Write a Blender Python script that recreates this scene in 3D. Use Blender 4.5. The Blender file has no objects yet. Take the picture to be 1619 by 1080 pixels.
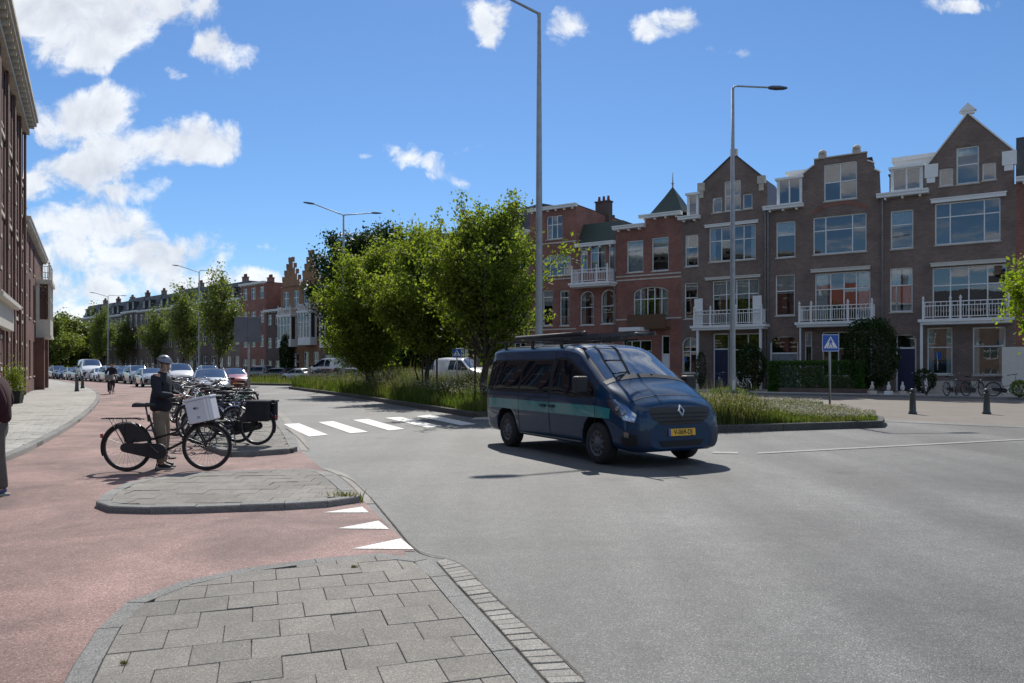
import bpy, bmesh, math, random
import numpy as np
from mathutils import Vector, Matrix
random.seed(7); RNG = np.random.default_rng(7)
R = math.radians
sc = bpy.context.scene
COL = sc.collection
# ---------------------------------------------------------------- camera
CAM_H, FPX, HOR, CX = 1.55, 1220.0, 580.0, 809.5
cd = bpy.data.cameras.new('camera'); cam = bpy.data.objects.new('camera', cd); COL.objects.link(cam)
cam.location = (0, 0, CAM_H); cam.rotation_euler = (R(90), 0, 0)
cd.sensor_width = 36.0; cd.lens = FPX / 1619 * 36; cd.shift_y = (HOR - 540) / 1619
cd.clip_start = 0.1; cd.clip_end = 3000
sc.camera = cam
# ---------------------------------------------------------------- light
SUN_EL, SUN_AZ = 47.0, -2.2          # azimuth from +Y towards +X
sc.view_settings.view_transform = 'Standard'; sc.view_settings.look = 'None'
sc.view_settings.gamma = 1; sc.view_settings.use_curve_mapping = False
sc.view_settings.exposure = 0.3
sd = bpy.data.lights.new('sun', 'SUN'); sd.energy = 4.3; sd.angle = R(0.5); sd.color = (1.0, 0.95, 0.87)
so = bpy.data.objects.new('sun', sd); COL.objects.link(so)
sv = Vector((math.sin(R(SUN_AZ)) * math.cos(R(SUN_EL)), math.cos(R(SUN_AZ)) * math.cos(R(SUN_EL)), math.sin(R(SUN_EL))))
so.rotation_euler = sv.to_track_quat('Z', 'Y').to_euler()
# ---------------------------------------------------------------- world: sky and clouds
W = bpy.data.worlds.new('World'); sc.world = W; W.use_nodes = True
nt = W.node_tree; nt.nodes.clear(); N = nt.nodes; L = nt.links
def nd(t, **kw):
    n = N.new(t)
    for k, v in kw.items(): setattr(n, k, v)
    return n
def mth(op, a, b=None, c=None, clamp=False):
    n = nd('ShaderNodeMath', operation=op, use_clamp=clamp)
    for i, x in enumerate((a, b, c)):
        if x is None: continue
        if isinstance(x, (int, float)): n.inputs[i].default_value = x
        else: L.new(x, n.inputs[i])
    return n.outputs[0]
sky = nd('ShaderNodeTexSky', sky_type='NISHITA', sun_disc=False)
sky.sun_elevation = R(SUN_EL); sky.sun_rotation = R(SUN_AZ)
sky.air_density = 1.0; sky.dust_density = 0.1; sky.ozone_density = 7.0
tc = nd('ShaderNodeTexCoord'); sep = nd('ShaderNodeSeparateXYZ'); L.new(tc.outputs['Generated'], sep.inputs[0])
dx, dy, dz = sep.outputs
ya = mth('MAXIMUM', dy, 0.02)
px = mth('DIVIDE', dx, ya); pz = mth('DIVIDE', dz, ya)
cmb = nd('ShaderNodeCombineXYZ'); L.new(px, cmb.inputs[0]); L.new(pz, cmb.inputs[1])
wn = nd('ShaderNodeTexNoise'); wn.inputs['Scale'].default_value = 7.5; wn.inputs['Detail'].default_value = 5; wn.inputs['Roughness'].default_value = 0.6
L.new(cmb.outputs[0], wn.inputs['Vector'])
ws = nd('ShaderNodeSeparateXYZ'); L.new(wn.outputs['Color'], ws.inputs[0])
qx = mth('ADD', px, mth('MULTIPLY', mth('SUBTRACT', ws.outputs[0], 0.5), 0.10))
qz = mth('ADD', pz, mth('MULTIPLY', mth('SUBTRACT', ws.outputs[1], 0.5), 0.07))
# cloud banks in the north: centre azimuth tangent, elevation tangent, half sizes, tilt, strength
def AZ(u): return (u - CX) / FPX
def EL(v): return (HOR - v) / FPX
BL = [(60, 0, 210, 60, 0, 1.3), (190, 35, 140, 55, -20, 1.1), (345, 85, 42, 34, -20, .75), (270, 125, 24, 9, 0, .5),
      (130, 185, 90, 46, -12, 1.1), (245, 225, 125, 36, -12, 1.05), (340, 215, 50, 34, 25, .9), (100, 272, 115, 36, -10, 1.1), (195, 302, 70, 25, -12, .95),
      (150, 360, 115, 42, 0, 1.05), (235, 400, 120, 42, 0, 1.05), (60, 400, 110, 50, 0, .95), (120, 455, 140, 34, 0, .95), (300, 440, 90, 26, 0, .8), (390, 440, 70, 18, 10, .85),
      (405, 400, 24, 9, 0, .55), (765, 20, 40, 34, 60, .8), (902, 38, 42, 24, -10, .75), (1050, 38, 48, 22, 0, .75), (1148, 84, 34, 9, 0, .55),
      (640, 238, 36, 20, 30, .7), (685, 262, 50, 15, 35, .7), (735, 240, 32, 12, 0, .55), (585, 242, 20, 7, 0, .45), (1520, 8, 90, 12, -5, .5), (90, 490, 200, 30, 0, .75)]
best = None
for (u, v, ru, rv, an, st) in BL:
    a = R(-an); ca, sa = math.cos(a), math.sin(a)
    ex = mth('SUBTRACT', qx, AZ(u)); ez = mth('SUBTRACT', qz, EL(v))
    rx = mth('MULTIPLY_ADD', ex, ca * FPX / ru, mth('MULTIPLY', ez, sa * FPX / ru))
    rz = mth('MULTIPLY_ADD', ez, ca * FPX / rv, mth('MULTIPLY', ex, -sa * FPX / rv))
    d2 = mth('MULTIPLY_ADD', rx, rx, mth('MULTIPLY', rz, rz))
    m = mth('MULTIPLY', mth('SUBTRACT', 1.0, mth('MULTIPLY', d2, 0.62)), st)
    best = m if best is None else mth('SMOOTH_MAX', best, m, 0.25)
best = mth('MAXIMUM', best, -1.5)
fb = nd('ShaderNodeTexNoise'); fb.inputs['Scale'].default_value = 16; fb.inputs['Detail'].default_value = 9; fb.inputs['Roughness'].default_value = 0.62; fb.inputs['Distortion'].default_value = .35
L.new(cmb.outputs[0], fb.inputs['Vector'])
dens = mth('ADD', best, mth('MULTIPLY', mth('SUBTRACT', fb.outputs['Fac'], 0.56), 3.0))
mr = nd('ShaderNodeMapRange', interpolation_type='SMOOTHSTEP'); L.new(dens, mr.inputs[0]); mr.inputs[1].default_value = 0.0; mr.inputs[2].default_value = 0.72
maskN = mr.outputs[0]
# the rest of the sky carries the same scattered fair-weather cloud
zz = mth('MAXIMUM', dz, 0.05)
c2 = nd('ShaderNodeCombineXYZ'); L.new(mth('DIVIDE', dx, zz), c2.inputs[0]); L.new(mth('DIVIDE', dy, zz), c2.inputs[1])
gn = nd('ShaderNodeTexNoise'); gn.inputs['Scale'].default_value = 0.9; gn.inputs['Detail'].default_value = 8; gn.inputs['Roughness'].default_value = .58
L.new(c2.outputs[0], gn.inputs['Vector'])
mg = nd('ShaderNodeMapRange', interpolation_type='SMOOTHSTEP'); L.new(gn.outputs['Fac'], mg.inputs[0]); mg.inputs[1].default_value = .46; mg.inputs[2].default_value = .62
edge = nd('ShaderNodeMapRange', interpolation_type='SMOOTHSTEP'); L.new(mth('ABSOLUTE', px), edge.inputs[0]); edge.inputs[1].default_value = .75; edge.inputs[2].default_value = 1.1
edz = nd('ShaderNodeMapRange', interpolation_type='SMOOTHSTEP'); L.new(pz, edz.inputs[0]); edz.inputs[1].default_value = .55; edz.inputs[2].default_value = .8
yn = mth('LESS_THAN', dy, 0.02)
outm = mth('MAXIMUM', mth('MAXIMUM', edge.outputs[0], edz.outputs[0]), yn)
mask = mth('ADD', mth('MULTIPLY', maskN, mth('SUBTRACT', 1.0, outm)), mth('MULTIPLY', mg.outputs[0], outm), clamp=True)
# grey undersides
sh = nd('ShaderNodeTexNoise'); sh.inputs['Scale'].default_value = 9; sh.inputs['Detail'].default_value = 6
mp = nd('ShaderNodeMapping'); mp.inputs['Location'].default_value = (0, 0.018, 0); L.new(cmb.outputs[0], mp.inputs[0]); L.new(mp.outputs[0], sh.inputs['Vector'])
fb2 = nd('ShaderNodeTexNoise'); fb2.inputs['Scale'].default_value = 16; fb2.inputs['Detail'].default_value = 9; fb2.inputs['Roughness'].default_value = 0.62; fb2.inputs['Distortion'].default_value = .35
L.new(mp.outputs[0], fb2.inputs['Vector'])
dif = mth('SUBTRACT', fb.outputs['Fac'], fb2.outputs['Fac'])
shd = mth('ADD', mth('MULTIPLY', dif, 2.2), mth('MULTIPLY_ADD', sh.outputs['Fac'], 1.6, -0.25), clamp=True)
thick = nd('ShaderNodeMapRange'); L.new(dens, thick.inputs[0]); thick.inputs[1].default_value = .6; thick.inputs[2].default_value = 2.2; thick.inputs[3].default_value = 1.0; thick.inputs[4].default_value = .72
cr = nd('ShaderNodeMix', data_type='RGBA'); L.new(shd, cr.inputs[0]); cr.inputs[6].default_value = (5.9, 6.3, 7.1, 1); cr.inputs[7].default_value = (9.4, 9.7, 10.0, 1)
cl = nd('ShaderNodeVectorMath', operation='SCALE'); L.new(cr.outputs[2], cl.inputs[0]); L.new(thick.outputs[0], cl.inputs[3])
mx = nd('ShaderNodeMix', data_type='RGBA'); L.new(mth('MULTIPLY', mask, .93), mx.inputs[0]); tint = nd('ShaderNodeVectorMath', operation='MULTIPLY'); L.new(sky.outputs[0], tint.inputs[0]); tint.inputs[1].default_value = (.80, .93, 1.02); L.new(tint.outputs[0], mx.inputs[6]); L.new(cl.outputs[0], mx.inputs[7])
bg = nd('ShaderNodeBackground'); bg.inputs[1].default_value = 0.09; L.new(mx.outputs[2], bg.inputs[0])
wo = nd('ShaderNodeOutputWorld'); L.new(bg.outputs[0], wo.inputs[0])
W.cycles.sampling_method = 'MANUAL'; W.cycles.sample_map_resolution = 512
sc.cycles.max_bounces = 7; sc.cycles.transparent_max_bounces = 12; sc.cycles.transmission_bounces = 5; sc.cycles.diffuse_bounces = 3
# ---------------------------------------------------------------- helpers
def G(u, v, z=0.0):
    """ground point measured at picture point u, v"""
    D = (CAM_H - z) * FPX / (v - HOR); return Vector(((u - CX) * D / FPX, D, z))
def at(u, v, D): return Vector(((u - CX) * D / FPX, D, CAM_H + (HOR - v) * D / FPX))
def tag(o, label=None, cat=None, group=None, kind=None):
    if label: o['label'] = label
    if cat: o['category'] = cat
    if group: o['group'] = group
    if kind: o['kind'] = kind
    return o
def empty(name, loc=(0, 0, 0), rz=0.0, label=None, cat=None, group=None, parent=None):
    o = bpy.data.objects.new(name, None); COL.objects.link(o); o.location = loc; o.rotation_euler = (0, 0, rz); o.empty_display_size = .2
    o.parent = parent
    return tag(o, label, cat, group)
def copy_tree(o, parent=None):
    c = o.copy(); COL.objects.link(c); c.parent = parent
    for ch in o.children: copy_tree(ch, c)
    return c
def mesh_obj(name, me, parent=None):
    o = bpy.data.objects.new(name, me); COL.objects.link(o); o.parent = parent; return o
def basis(d):
    d = d.normalized(); a = Vector((0, 0, 1)) if abs(d.z) < .95 else Vector((1, 0, 0))
    x = a.cross(d).normalized(); return x, d.cross(x)
class MB:
    def __init__(s): s.v = []; s.f = []; s.m = []; s.s = []
    def add(s, vs, fs, mi=0, sm=False):
        b = len(s.v); s.v += [tuple(p) for p in vs]
        for f in fs: s.f.append([b + i for i in f]); s.m.append(mi); s.s.append(sm)
        return s
    def box(s, x0, x1, y0, y1, z0, z1, mi=0):
        vs = [(x, y, z) for z in (z0, z1) for y in (y0, y1) for x in (x0, x1)]
        return s.add(vs, [(0, 2, 3, 1), (4, 5, 7, 6), (0, 1, 5, 4), (2, 6, 7, 3), (0, 4, 6, 2), (1, 3, 7, 5)], mi)
    def rbox(s, x0, x1, y0, y1, z0, z1, b=.01, mi=0):
        """box with chamfered edges"""
        bm = bmesh.new(); bmesh.ops.create_cube(bm, size=1.0)
        for v in bm.verts: v.co = Vector((x0 + (v.co.x + .5) * (x1 - x0), y0 + (v.co.y + .5) * (y1 - y0), z0 + (v.co.z + .5) * (z1 - z0)))
        bmesh.ops.bevel(bm, geom=bm.edges[:], offset=b, segments=2, affect='EDGES', profile=.5)
        bm.verts.index_update(); s.add([v.co[:] for v in bm.verts], [[v.index for v in f.verts] for f in bm.faces], mi, False); bm.free(); return s
    def bar(s, p, q, w, h=None, mi=0):
        p, q = Vector(p), Vector(q); h = h or w; x, y = basis(q - p); vs = []
        for c in (p, q):
            for a, b in ((-1, -1), (1, -1), (1, 1), (-1, 1)): vs.append(c + x * a * w / 2 + y * b * h / 2)
        return s.add(vs, [(3, 2, 1, 0), (4, 5, 6, 7)] + [(i, (i + 1) % 4, (i + 1) % 4 + 4, i + 4) for i in range(4)], mi)
    def tube(s, pts, r, n=8, closed=False, mi=0, caps=True, sm=True):
        pts = [Vector(p) for p in pts]; k = len(pts); rs = r if isinstance(r, (list, tuple)) else [r] * k
        vs = []; x = None
        for i, p in enumerate(pts):
            if closed: t = pts[(i + 1) % k] - pts[i - 1]
            else: t = pts[min(i + 1, k - 1)] - pts[max(i - 1, 0)]
            t.normalize()
            if x is None: x, y = basis(t)
            else:
                x = x - t * x.dot(t); x.normalize(); y = t.cross(x)
            for j in range(n):
                a = 2 * math.pi * j / n; vs.append(p + (x * math.cos(a) + y * math.sin(a)) * rs[i])
        fs = []
        for i in range(k if closed else k - 1):
            i2 = (i + 1) % k
            for j in range(n): fs.append((i * n + j, i * n + (j + 1) % n, i2 * n + (j + 1) % n, i2 * n + j))
        s.add(vs, fs, mi, sm)
        if caps and not closed: b = len(s.v) - len(vs); s.f += [[b + j for j in range(n)][::-1], [b + (k - 1) * n + j for j in range(n)]]; s.m += [mi, mi]; s.s += [False, False]
        return s
    def lathe(s, prof, n=16, o=(0, 0, 0), axis='z', mi=0, sm=True, caps=True):
        vs = []
        for (r, h) in prof:
            for j in range(n):
                a = 2 * math.pi * j / n; c, d = r * math.cos(a), r * math.sin(a)
                p = (c, d, h) if axis == 'z' else ((c, h, d) if axis == 'y' else (h, c, d))
                vs.append((p[0] + o[0], p[1] + o[1], p[2] + o[2]))
        k = len(prof); fs = []
        for i in range(k - 1):
            for j in range(n):
                q = (i * n + j, i * n + (j + 1) % n, (i + 1) * n + (j + 1) % n, (i + 1) * n + j); fs.append(q[::-1] if axis == 'y' else q)
        s.add(vs, fs, mi, sm)
        if not caps: return s
        b = len(s.v) - len(vs); s.f += [[b + j for j in range(n)][::-1], [b + (k - 1) * n + j for j in range(n)]]; s.m += [mi, mi]; s.s += [False, False]
        return s
    def prism(s, poly, z0, z1, mi=0, mside=None):
        """polygon in x,y raised from z0 to z1"""
        k = len(poly); ar = sum(poly[i][0] * poly[(i + 1) % k][1] - poly[(i + 1) % k][0] * poly[i][1] for i in range(k))
        if ar < 0: poly = poly[::-1]
        vs = [(p[0], p[1], z0) for p in poly] + [(p[0], p[1], z1) for p in poly]
        s.add(vs, [list(range(k, 2 * k))], mi)
        b = len(s.v) - 2 * k
        s.f.append([b + i for i in range(k)][::-1]); s.m.append(mi); s.s.append(False)
        for i in range(k): s.f.append([b + i, b + (i + 1) % k, b + k + (i + 1) % k, b + k + i]); s.m.append(mi if mside is None else mside); s.s.append(False)
        return s
    def plate(s, poly, y0, y1, mi=0):
        """polygon in x,z given thickness along y"""
        k = len(poly); vs = [(p[0], y0, p[1]) for p in poly] + [(p[0], y1, p[1]) for p in poly]
        return s.add(vs, [list(range(k)), list(range(k, 2 * k))[::-1]] + [(i, k + i, k + (i + 1) % k, (i + 1) % k) for i in range(k)], mi)
    def mesh(s, name, mats):
        me = bpy.data.meshes.new(name); me.from_pydata(s.v, [], s.f)
        for m in (mats if isinstance(mats, (list, tuple)) else [mats]): me.materials.append(m)
        me.polygons.foreach_set('material_index', s.m); me.polygons.foreach_set('use_smooth', s.s); me.update(); return me
    def build(s, name, mats, parent=None, loc=None):
        o = mesh_obj(name, s.mesh(name, mats), parent)
        if loc is not None: o.location = loc
        return o
# ---------------------------------------------------------------- materials
def mat(name, col, rough=.6, metal=0.0, var=0.0, vscale=3.0, bump=0.0, bscale=60.0, spec=.5, rnd=0.0, coat=0.0, coord='Object', col2=None, detail=5, lo=.3, hi=.7):
    m = bpy.data.materials.new(name); m.use_nodes = True; t = m.node_tree; b = t.nodes['Principled BSDF']
    b.inputs['Base Color'].default_value = (*col, 1); b.inputs['Roughness'].default_value = rough; b.inputs['Metallic'].default_value = metal
    b.inputs['Specular IOR Level'].default_value = spec; b.inputs['Coat Weight'].default_value = coat; b.inputs['Coat Roughness'].default_value = .05
    tcn = t.nodes.new('ShaderNodeTexCoord'); csrc = tcn.outputs[coord] if coord != 'World' else None
    if coord == 'World':
        g = t.nodes.new('ShaderNodeNewGeometry'); csrc = g.outputs['Position']
    src = None
    if var or col2:
        n = t.nodes.new('ShaderNodeTexNoise'); n.inputs['Scale'].default_value = vscale; n.inputs['Detail'].default_value = detail; n.inputs['Roughness'].default_value = .62
        t.links.new(csrc, n.inputs['Vector'])
        mxn = t.nodes.new('ShaderNodeMix'); mxn.data_type = 'RGBA'
        r = t.nodes.new('ShaderNodeMapRange'); r.inputs[1].default_value = lo; r.inputs[2].default_value = hi; t.links.new(n.outputs['Fac'], r.inputs[0]); t.links.new(r.outputs[0], mxn.inputs[0])
        c2 = col2 or tuple(c * (1 - var) for c in col); c1 = col if col2 else tuple(min(1, c * (1 + var)) for c in col)
        mxn.inputs[6].default_value = (*c2, 1); mxn.inputs[7].default_value = (*c1, 1); src = mxn.outputs[2]
    if rnd:
        oi = t.nodes.new('ShaderNodeObjectInfo'); r = t.nodes.new('ShaderNodeMapRange'); r.inputs[3].default_value = 1 - rnd; r.inputs[4].default_value = 1 + rnd
        t.links.new(oi.outputs['Random'], r.inputs[0]); vm = t.nodes.new('ShaderNodeVectorMath'); vm.operation = 'SCALE'
        if src: t.links.new(src, vm.inputs[0])
        else: vm.inputs[0].default_value = col
        t.links.new(r.outputs[0], vm.inputs[3]); src = vm.outputs[0]
    if src: t.links.new(src, b.inputs['Base Color'])
    if bump:
        n = t.nodes.new('ShaderNodeTexNoise'); n.inputs['Scale'].default_value = bscale; n.inputs['Detail'].default_value = 4; t.links.new(csrc, n.inputs['Vector'])
        bp = t.nodes.new('ShaderNodeBump'); bp.inputs['Strength'].default_value = bump; bp.inputs['Distance'].default_value = .01
        t.links.new(n.outputs['Fac'], bp.inputs['Height']); t.links.new(bp.outputs[0], b.inputs['Normal'])
    return m
def aggregate(name, base, chip, dark, sc1=170, stain=.25, stain_col=None, rough=.75, stain_scale=.35, lvl=.5, rnd=0.0, bump=.5, tracks=0.0):
    """asphalt or washed concrete: chips, pores, slow stains; world-space"""
    m = bpy.data.materials.new(name); m.use_nodes = True; t = m.node_tree; b = t.nodes['Principled BSDF']; nn = t.nodes.new; lk = t.links.new
    g = nn('ShaderNodeNewGeometry')
    v = nn('ShaderNodeTexVoronoi'); v.inputs['Scale'].default_value = sc1; lk(g.outputs['Position'], v.inputs['Vector'])
    s = nn('ShaderNodeSeparateXYZ'); lk(v.outputs['Color'], s.inputs[0])
    rp = nn('ShaderNodeValToRGB'); rp.color_ramp.elements[0].color = (*dark, 1); rp.color_ramp.elements[1].color = (*chip, 1)
    e = rp.color_ramp.elements.new(.28); e.color = (*base, 1); e = rp.color_ramp.elements.new(.8); e.color = (*[c * 1.12 for c in base], 1)
    lk(s.outputs[0], rp.inputs[0])
    n1 = nn('ShaderNodeTexNoise'); n1.inputs['Scale'].default_value = stain_scale; n1.inputs['Detail'].default_value = 6; n1.inputs['Roughness'].default_value = .6; n1.inputs['Distortion'].default_value = .6
    lk(g.outputs['Position'], n1.inputs['Vector'])
    n2 = nn('ShaderNodeTexNoise'); n2.inputs['Scale'].default_value = 6; n2.inputs['Detail'].default_value = 5; lk(g.outputs['Position'], n2.inputs['Vector'])
    r1 = nn('ShaderNodeMapRange'); r1.inputs[1].default_value = .35; r1.inputs[2].default_value = .68; r1.inputs[3].default_value = 1 - stain; r1.inputs[4].default_value = 1 + stain * .5; lk(n1.outputs['Fac'], r1.inputs[0])
    r2 = nn('ShaderNodeMapRange'); r2.inputs[1].default_value = .3; r2.inputs[2].default_value = .7; r2.inputs[3].default_value = .88; r2.inputs[4].default_value = 1.1; lk(n2.outputs['Fac'], r2.inputs[0])
    mu = nn('ShaderNodeMath'); mu.operation = 'MULTIPLY'; lk(r1.outputs[0], mu.inputs[0]); lk(r2.outputs[0], mu.inputs[1]); fac = mu.outputs[0]
    if tracks:   # wheel-polished bands and oil drips along the lanes
        mpn = nn('ShaderNodeMapping'); mpn.inputs['Rotation'].default_value = (0, 0, R(-27)); mpn.inputs['Scale'].default_value = (.75, .045, 1); lk(g.outputs['Position'], mpn.inputs[0])
        n3 = nn('ShaderNodeTexNoise'); n3.inputs['Scale'].default_value = 1.0; n3.inputs['Detail'].default_value = 4; n3.inputs['Roughness'].default_value = .55; lk(mpn.outputs[0], n3.inputs['Vector'])
        r3 = nn('ShaderNodeMapRange'); r3.inputs[1].default_value = .35; r3.inputs[2].default_value = .65; r3.inputs[3].default_value = 1 - tracks; r3.inputs[4].default_value = 1 + tracks; lk(n3.outputs['Fac'], r3.inputs[0])
        v2 = nn('ShaderNodeTexVoronoi'); v2.inputs['Scale'].default_value = .55; lk(g.outputs['Position'], v2.inputs['Vector'])
        r4 = nn('ShaderNodeMapRange'); r4.inputs[1].default_value = .03; r4.inputs[2].default_value = .16; r4.inputs[3].default_value = .72; r4.inputs[4].default_value = 1; lk(v2.outputs['Distance'], r4.inputs[0])
        for rr_ in (r3, r4): m5 = nn('ShaderNodeMath'); m5.operation = 'MULTIPLY'; lk(fac, m5.inputs[0]); lk(rr_.outputs[0], m5.inputs[1]); fac = m5.outputs[0]
    if rnd:
        oi = nn('ShaderNodeObjectInfo'); r = nn('ShaderNodeMapRange'); r.inputs[3].default_value = 1 - rnd; r.inputs[4].default_value = 1 + rnd; lk(oi.outputs['Random'], r.inputs[0])
        m2 = nn('ShaderNodeMath'); m2.operation = 'MULTIPLY'; lk(fac, m2.inputs[0]); lk(r.outputs[0], m2.inputs[1]); fac = m2.outputs[0]
    vm = nn('ShaderNodeVectorMath'); vm.operation = 'SCALE'; lk(rp.outputs[0], vm.inputs[0]); lk(fac, vm.inputs[3]); lk(vm.outputs[0], b.inputs['Base Color'])
    b.inputs['Roughness'].default_value = rough; b.inputs['Specular IOR Level'].default_value = lvl
    bp = nn('ShaderNodeBump'); bp.inputs['Strength'].default_value = bump; bp.inputs['Distance'].default_value = .004; lk(v.outputs['Distance'], bp.inputs['Height']); bp.invert = True; lk(bp.outputs[0], b.inputs['Normal'])
    return m
def brickmat(name, c1, c2, mortar, bw=.215, bh=.065, rough=.85, joint=.011, stain=.3):
    m = bpy.data.materials.new(name); m.use_nodes = True; t = m.node_tree; b = t.nodes['Principled BSDF']; nn = t.nodes.new; lk = t.links.new
    tcn = nn('ShaderNodeTexCoord'); s = nn('ShaderNodeSeparateXYZ'); lk(tcn.outputs['Object'], s.inputs[0])
    ad = nn('ShaderNodeMath'); ad.operation = 'ADD'; lk(s.outputs[0], ad.inputs[0]); lk(s.outputs[1], ad.inputs[1])
    c = nn('ShaderNodeCombineXYZ'); lk(ad.outputs[0], c.inputs[0]); lk(s.outputs[2], c.inputs[1])
    br = nn('ShaderNodeTexBrick'); lk(c.outputs[0], br.inputs['Vector']); br.inputs['Scale'].default_value = 1
    br.inputs['Brick Width'].default_value = bw; br.inputs['Row Height'].default_value = bh; br.inputs['Mortar Size'].default_value = joint; br.inputs['Mortar Smooth'].default_value = .2
    br.inputs['Color1'].default_value = (*c1, 1); br.inputs['Color2'].default_value = (*c2, 1); br.inputs['Mortar'].default_value = (*mortar, 1)
    n = nn('ShaderNodeTexNoise'); n.inputs['Scale'].default_value = .7; n.inputs['Detail'].default_value = 7; n.inputs['Roughness'].default_value = .7; lk(tcn.outputs['Object'], n.inputs['Vector'])
    r = nn('ShaderNodeMapRange'); r.inputs[1].default_value = .3; r.inputs[2].default_value = .7; r.inputs[3].default_value = 1 - stain; r.inputs[4].default_value = 1 + stain; lk(n.outputs['Fac'], r.inputs[0])
    vm = nn('ShaderNodeVectorMath'); vm.operation = 'SCALE'; lk(br.outputs[0], vm.inputs[0]); lk(r.outputs[0], vm.inputs[3]); lk(vm.outputs[0], b.inputs['Base Color'])
    b.inputs['Roughness'].default_value = rough
    bp = nn('ShaderNodeBump'); bp.inputs['Strength'].default_value = .5; bp.inputs['Distance'].default_value = .006; lk(br.outputs['Fac'], bp.inputs['Height']); bp.invert = True; lk(bp.outputs[0], b.inputs['Normal'])
    return m
def glassmat(name, tint=(.75, .85, .85), base=.16, thru=True, body=(.012, .015, .018), wav=.022, ior=1.6):
    m = bpy.data.materials.new(name); m.use_nodes = True; t = m.node_tree; t.nodes.clear(); nn = t.nodes.new; lk = t.links.new
    g = nn('ShaderNodeBsdfGlossy'); g.inputs['Roughness'].default_value = .015
    n = nn('ShaderNodeTexNoise'); n.inputs['Scale'].default_value = 1.3; tcn = nn('ShaderNodeTexCoord'); lk(tcn.outputs['Object'], n.inputs['Vector'])
    bp = nn('ShaderNodeBump'); bp.inputs['Strength'].default_value = wav; bp.inputs['Distance'].default_value = .05; lk(n.outputs['Fac'], bp.inputs['Height']); lk(bp.outputs[0], g.inputs['Normal'])
    if thru: d = nn('ShaderNodeBsdfTransparent'); d.inputs[0].default_value = (*tint, 1)
    else: d = nn('ShaderNodeBsdfDiffuse'); d.inputs[0].default_value = (*body, 1)
    f = nn('ShaderNodeFresnel'); f.inputs['IOR'].default_value = ior
    ma = nn('ShaderNodeMath'); ma.operation = 'MULTIPLY_ADD'; ma.use_clamp = True; ma.inputs[1].default_value = 1 - base; ma.inputs[2].default_value = base; lk(f.outputs[0], ma.inputs[0])
    mi = nn('ShaderNodeMixShader'); lk(ma.outputs[0], mi.inputs[0]); lk(d.outputs[0], mi.inputs[1]); lk(g.outputs[0], mi.inputs[2])
    o = nn('ShaderNodeOutputMaterial'); lk(mi.outputs[0], o.inputs[0]); return m
def leafmat(name, a, b_, trans, tw=.45, rough=.5):
    m = bpy.data.materials.new(name); m.use_nodes = True; t = m.node_tree; t.nodes.clear(); nn = t.nodes.new; lk = t.links.new
    g = nn('ShaderNodeNewGeometry'); rp = nn('ShaderNodeValToRGB'); rp.color_ramp.elements[0].color = (*a, 1); rp.color_ramp.elements[1].color = (*b_, 1); lk(g.outputs['Random Per Island'], rp.inputs[0])
    d = nn('ShaderNodeBsdfPrincipled'); d.inputs['Roughness'].default_value = rough; lk(rp.outputs[0], d.inputs['Base Color']); d.inputs['Specular IOR Level'].default_value = .18
    tr = nn('ShaderNodeBsdfTranslucent'); vm = nn('ShaderNodeVectorMath'); vm.operation = 'MULTIPLY'; lk(rp.outputs[0], vm.inputs[0]); vm.inputs[1].default_value = trans; lk(vm.outputs[0], tr.inputs[0])
    mi = nn('ShaderNodeMixShader'); mi.inputs[0].default_value = tw; lk(d.outputs[0], mi.inputs[1]); lk(tr.outputs[0], mi.inputs[2])
    o = nn('ShaderNodeOutputMaterial'); lk(mi.outputs[0], o.inputs[0]); return m
M = {}
M['asphalt'] = aggregate('asphalt', (.107, .108, .104), (.25, .247, .23), (.058, .058, .06), 130, .26, rough=.72, tracks=.22)
M['red_asphalt'] = aggregate('red_asphalt', (.232, .138, .12), (.41, .31, .285), (.095, .06, .055), 140, .48, rough=.8, stain_scale=.6)
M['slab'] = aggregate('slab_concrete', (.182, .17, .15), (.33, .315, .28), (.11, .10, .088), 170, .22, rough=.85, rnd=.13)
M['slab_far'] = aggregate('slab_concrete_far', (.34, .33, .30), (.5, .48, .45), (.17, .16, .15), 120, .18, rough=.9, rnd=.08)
M['kerb'] = aggregate('kerb_concrete', (.185, .185, .175), (.36, .35, .33), (.06, .06, .06), 190, .2, rough=.85, rnd=.07)
M['kerb_dark'] = aggregate('weathered_kerb', (.075, .075, .07), (.2, .19, .18), (.03, .03, .03), 120, .3, rough=.9, rnd=.1)
M['gutter'] = aggregate('gutter_brick', (.25, .24, .215), (.45, .43, .4), (.12, .11, .1), 200, .15, rough=.85, rnd=.12)
M['joint'] = mat('joint_sand', (.095, .085, .07), .95, var=.3, vscale=20, coord='World')
M['paint'] = mat('road_paint', (.70, .69, .65), .6, col2=(.36, .355, .335), vscale=34, coord='World', bump=.5, bscale=150, detail=9, lo=.40, hi=.5)
M['worn_paint'] = mat('worn_line_paint', (.25, .25, .24), .7, var=.25, vscale=9, coord='World')
M['pave_pink'] = brickmat('clinker_paving', (.34, .27, .24), (.26, .20, .18), (.16, .14, .12), .2, .1, joint=.006, stain=.15)
M['pave_light'] = aggregate('footway_tiles', (.36, .34, .31), (.5, .48, .44), (.2, .19, .17), 110, .15, rough=.9)
M['soil'] = mat('soil', (.07, .06, .038), .95, var=.35, vscale=6, coord='World', bump=.6, bscale=30)
M['brick_brown'] = brickmat('brown_brick', (.22, .142, .112), (.15, .096, .078), (.18, .16, .14))
M['brick_red'] = brickmat('red_brick', (.32, .10, .068), (.22, .07, .05), (.2, .155, .13))
M['brick_left'] = brickmat('rust_brick', (.16, .055, .038), (.10, .038, .028), (.13, .10, .085))
M['brick_orange'] = brickmat('orange_brick', (.34, .145, .06), (.24, .10, .045), (.22, .17, .12))
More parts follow.
